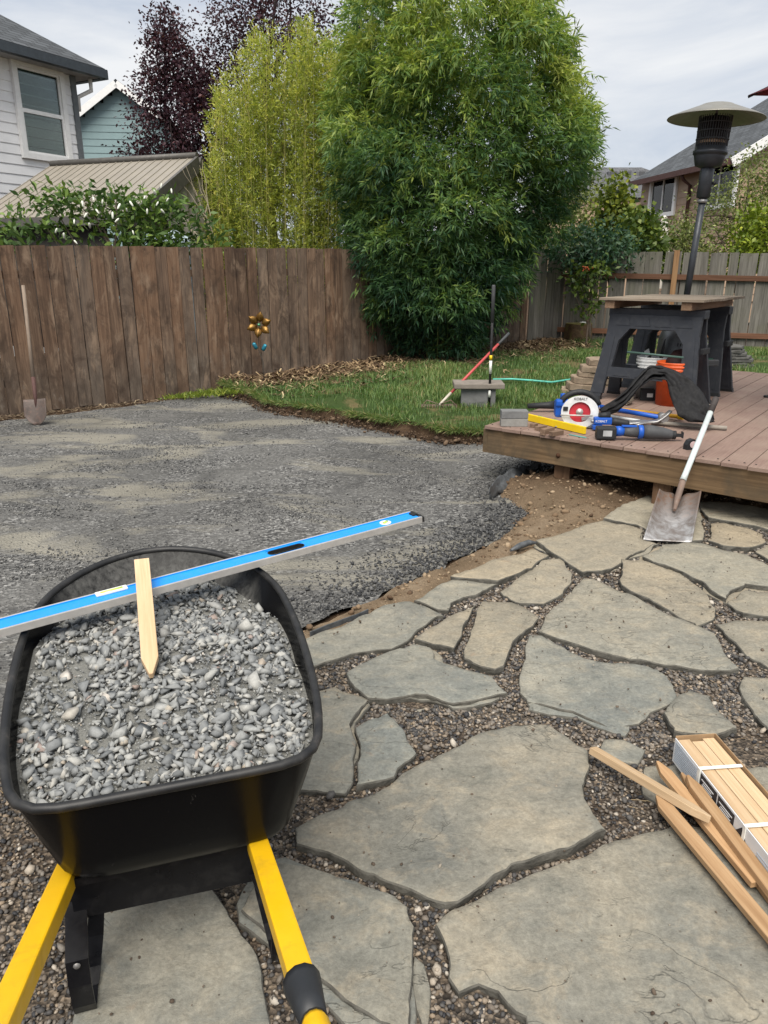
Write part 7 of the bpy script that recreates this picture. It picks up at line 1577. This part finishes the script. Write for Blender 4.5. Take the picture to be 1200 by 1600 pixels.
# landscape fabric flap and edging strip
ff = thing('landscape_fabric', 'black landscape fabric flap folded over the soil beside the deck post', 'fabric', at(800, 755)); FAB = plain('fabric_black', (0.075, 0.08, 0.085), .42, .45, var=.4, scale=40)
tp_px = [(764, 764), (775, 745), (790, 736), (805, 733), (822, 728), (842, 722)]; bt_px = [(765, 778), (778, 772), (797, 766), (812, 752), (828, 742), (844, 734)]
def l2(L, f, z):
    i = min(int(f * (len(L) - 1)), len(L) - 2); t = f * (len(L) - 1) - i; return at(L[i][0] * (1 - t) + L[i + 1][0] * t, L[i][1] * (1 - t) + L[i + 1][1] * t, z)
def fabf(u, v):
    a, b = l2(tp_px, u, .03 + .02 * math.sin(u * 9)), l2(bt_px, u, -.05); q = a.lerp(b, v); q.z = .0 * (1 - v) - .06 * v + .065 * math.sin(v * 3.1) + .03 * fbm((u * 7, v * 4, 1), 4); return q - ff.location
g = MB(); g.grid(fabf, 40, 12); g.build('sheet', FAB, ff, solid=.003)
ed_ = [at(u, v, .0) for u, v in [(484, 991), (510, 980), (540, 969), (560, 962), (575, 955)]]; es = MB()
for a, b in zip(ed_, ed_[1:]): es.bar(a + Vector((0, .012, -.02)), b + Vector((0, .012, -.02)), .006, .05)
tag(es.build('edging_strip', FAB, None), 'black edging strip along the patio stone next to the wheelbarrow', 'edging')
ed_ = [at(u, v, .015) for u, v in [(798, 860), (812, 853), (826, 848), (838, 848)]]; es = MB(); es.tube([q + Vector((0, 0, .0)) for q in ed_], [.008, .02, .018, .006], 6)
tag(es.build('fabric_scrap', FAB, None), 'black fabric scrap sticking out between the patio stones and soil', 'fabric')

# ------------------------------------------------------------------ stakes and bundle at the lower right
BL0, BL1 = at(1056, 1152, .098), at(1164, 1288, .098); bd = (BL1 - BL0).normalized(); BWD = .128; bn_ = Vector((-bd.y, bd.x, 0)); bn_ = bn_ if bn_.x > 0 else -bn_
bu = thing('stake_bundle', 'cardboard bundle of new wooden stakes with white straps', 'stakes', (BL0.x, BL0.y, .012)); bu.rotation_euler.z = math.atan2(bd.y, bd.x)
ysn = 1 if (Matrix.Rotation(bu.rotation_euler.z, 4, 'Z') @ Vector((0, 1, 0))).dot(bn_) > 0 else -1
BL = .62; hh = .083
for lay in range(4):
    for j in range(3):
        o = link(bpy.data.objects.new('stake', stake_mesh(BL, .038, .0185, .05, SPINE)), bu); o.rotation_euler.z = HP; o.location = (BL + .006 + (.012 if j == 1 else 0), ysn * (.024 + j * .0402), .003 + lay * .0196)
CARD = plain('cardboard_brown', (0.33, 0.22, 0.125), .9, .1); CARDW = plain('card_print_white', (0.62, 0.63, 0.64), .7, .15, var=.04); CPB = plain('card_print_black', (0.03, 0.03, 0.035), .6, .2); CPG = plain('card_print_grey', (0.36, 0.40, 0.45), .7, .15, var=.1)
g = MB(); g.box((BL / 2, 0, hh / 2), (BL, .003, hh)); sd = g.build('carton_side', CARDW, bu); bx('carton_side', CARD, bu, (BL / 2, ysn * (BWD + .002), hh / 2 + .004), (BL, .003, hh + .008)); bx('carton_end', CARD, bu, (-.002, ysn * (BWD / 2 + .001), hh / 2 + .003), (.003, BWD, hh + .006)); bx('carton_floor', CARD, bu, (BL / 2, ysn * BWD / 2, .0005), (BL, BWD - .004, .003))
fy = -ysn * .0022
g = MB()
for x0, x1 in ((.165, .255), (.262, .345)): g.box(((x0 + x1) / 2, fy, hh / 2 + .002), (x1 - x0, .0012, hh * .80))
g.prism([(.382, .012), (.408, .04), (.382, .07), (.356, .04)], .0012, M=Matrix.Rotation(HP, 4, 'X'), z0=fy * -1 - .0006 if ysn > 0 else fy * -1 - .0006)
g.build('black_print', CPB, sd)
g = MB()
for i in range(9): g.box((.075, fy, .012 + i * .0075), (.13, .0012, .0042))
o = g.build('grey_print', CPG, sd); o['kind'] = 'stuff'; g = MB()
for i in range(5): g.box((.52, fy, .018 + i * .009), (.13, .0012, .003))
o = g.build('grey_print', CPG, sd); o['kind'] = 'stuff'
g = MB()
for x0 in (.172, .269):
    for i in range(7): g.box((x0 + .035, fy * 1.7, .018 + i * .0075), (.066 - .01 * (i % 3), .0012, .0025))
o = g.build('white_print', CARDW, sd); o['kind'] = 'stuff'
for x0 in (.155, .395):
    g = MB(); r_ = .004
    for c, s in (((x0, -ysn * .0032, hh / 2), (.011, .003, hh + .006)), ((x0, ysn * (BWD + .0055), hh / 2), (.011, .003, hh + .006)), ((x0, ysn * BWD / 2, hh + .0035), (.011, BWD + .012, .003))): g.box(c, s)
    g.build('strap', WHP, bu)
stake('pale stake lying on top across the loose stakes', at(1108, 1287, .062), at(925, 1177, .030), .032, .022, SPINE, roll=.25, tl=.05)
stake('brown stake with rounded tip second from the bundle', at(1026, 1196, .034), at(1183, 1386, .022), .038, .018, SCEDAR, tl=.05)
stake('stake lying right beside the cardboard bundle', at(1072, 1218, .050), at(1260, 1470, .03), .040, .018, SCEDAR, roll=-.15, tl=.05)
stake('rough stake half hidden under the one beside the bundle', at(1064, 1214, .030), at(1230, 1440, .012), .032, .018, SCEDAR, tl=.06)
stake('long stake lying leftmost on the big flagstone', at(1026, 1250, .034), at(1235, 1500, .030), .040, .019, SCEDAR, roll=.1, tl=.04)
stake('stake underneath the leftmost long stake', at(1026, 1252, .012), at(1187, 1444, .011), .038, .018, SPINE, roll=-.08, tl=.04)

# ------------------------------------------------------------------ parasols and lamp
um = thing('closed_parasol', 'closed white parasol standing beyond the back fence', 'parasol', (*atY(1033, 390, 17.5).to_2d(), -.08)); zt2 = atY(1033, 337, 17.5).z + .08
def clos(u, v): a = u * 2 * math.pi; r = (.04 + .20 * v ** .8) * (1 + .25 * math.sin(a * 8)) ; return Vector((r * math.cos(a), r * math.sin(a), zt2 - .02 - 1.5 * v))
g = MB(); g.grid(clos, 48, 14, closed_u=True); g.build('canopy', plain('canvas_white', (0.66, 0.62, 0.57), .85, var=.12), um); MB().tube([(0, 0, 0), (0, 0, zt2)], .025, 10).build('pole', WHP, um)
rt = atD(1169, 149, 5.6); e1_ = Vector((1, .28, 0)).normalized(); e2_ = Vector((.28, -1, 0)).normalized(); sd_ = 2.3; ucv = rt + (e1_ + e2_) * (sd_ / 2)
ru = thing('red_parasol', 'dark red parasol whose corner reaches in at the upper right', 'parasol', (ucv.x, ucv.y, DECK_Z), 0); ez = rt.z - DECK_Z; RC = plain('canvas_red', (0.13, 0.014, 0.02), .85, var=.1)
cor = [-(e1_ + e2_), e1_ - e2_, e1_ + e2_, e2_ - e1_]
for i in range(4):
    c0_, c1_ = cor[i] * sd_ / 2, cor[(i + 1) % 4] * sd_ / 2
    def pan(u, v):
        q = c0_.lerp(c1_, u) * v * (1 - .05 * math.sin(math.pi * u) * v); return Vector((q.x, q.y, ez + .68 * (1 - v) ** 1.1 + .02 * math.sin(math.pi * u) * v))
    g = MB(); g.grid(pan, 12, 10); g.build('canopy_panel', RC, ru, solid=.004)
    MB().tube([(0, 0, ez + .64), (c0_.x * 1.0, c0_.y * 1.0, ez - .012)], .009, 6).build('rib', TOOLK, ru)
MB().tube([(0, 0, 0), (0, 0, ez + .74)], .022, 12).build('pole', HG, ru)
MB().lathe([(0, 0), (.24, 0), (.24, .05), (.05, .09), (.04, .3)], 24).build('base', TOOLK, ru)
q = atD(1211, 467, 6.6); so = thing('solar_lamp', 'tilted black solar lamp panel at the right edge of the deck', 'lamp', (q.x, q.y, DECK_Z)); zz = q.z - DECK_Z; MB().tube([(.10, .02, 0), (.10, .02, zz * .8), (.03, .02, zz - .01)], .010, 8).build('post', HG, so)
g = MB(); g.box((0, 0, 0), (.13, .09, .012), bevel=.003, M=T((.03, 0, zz), .5, -.7)); g.build('panel', TOOLK, so); MB().lathe([(0, 0), (.05, 0), (.05, .015), (.02, .02)], 16, M=T((.10, .02, 0))).build('base', TOOLK, so)
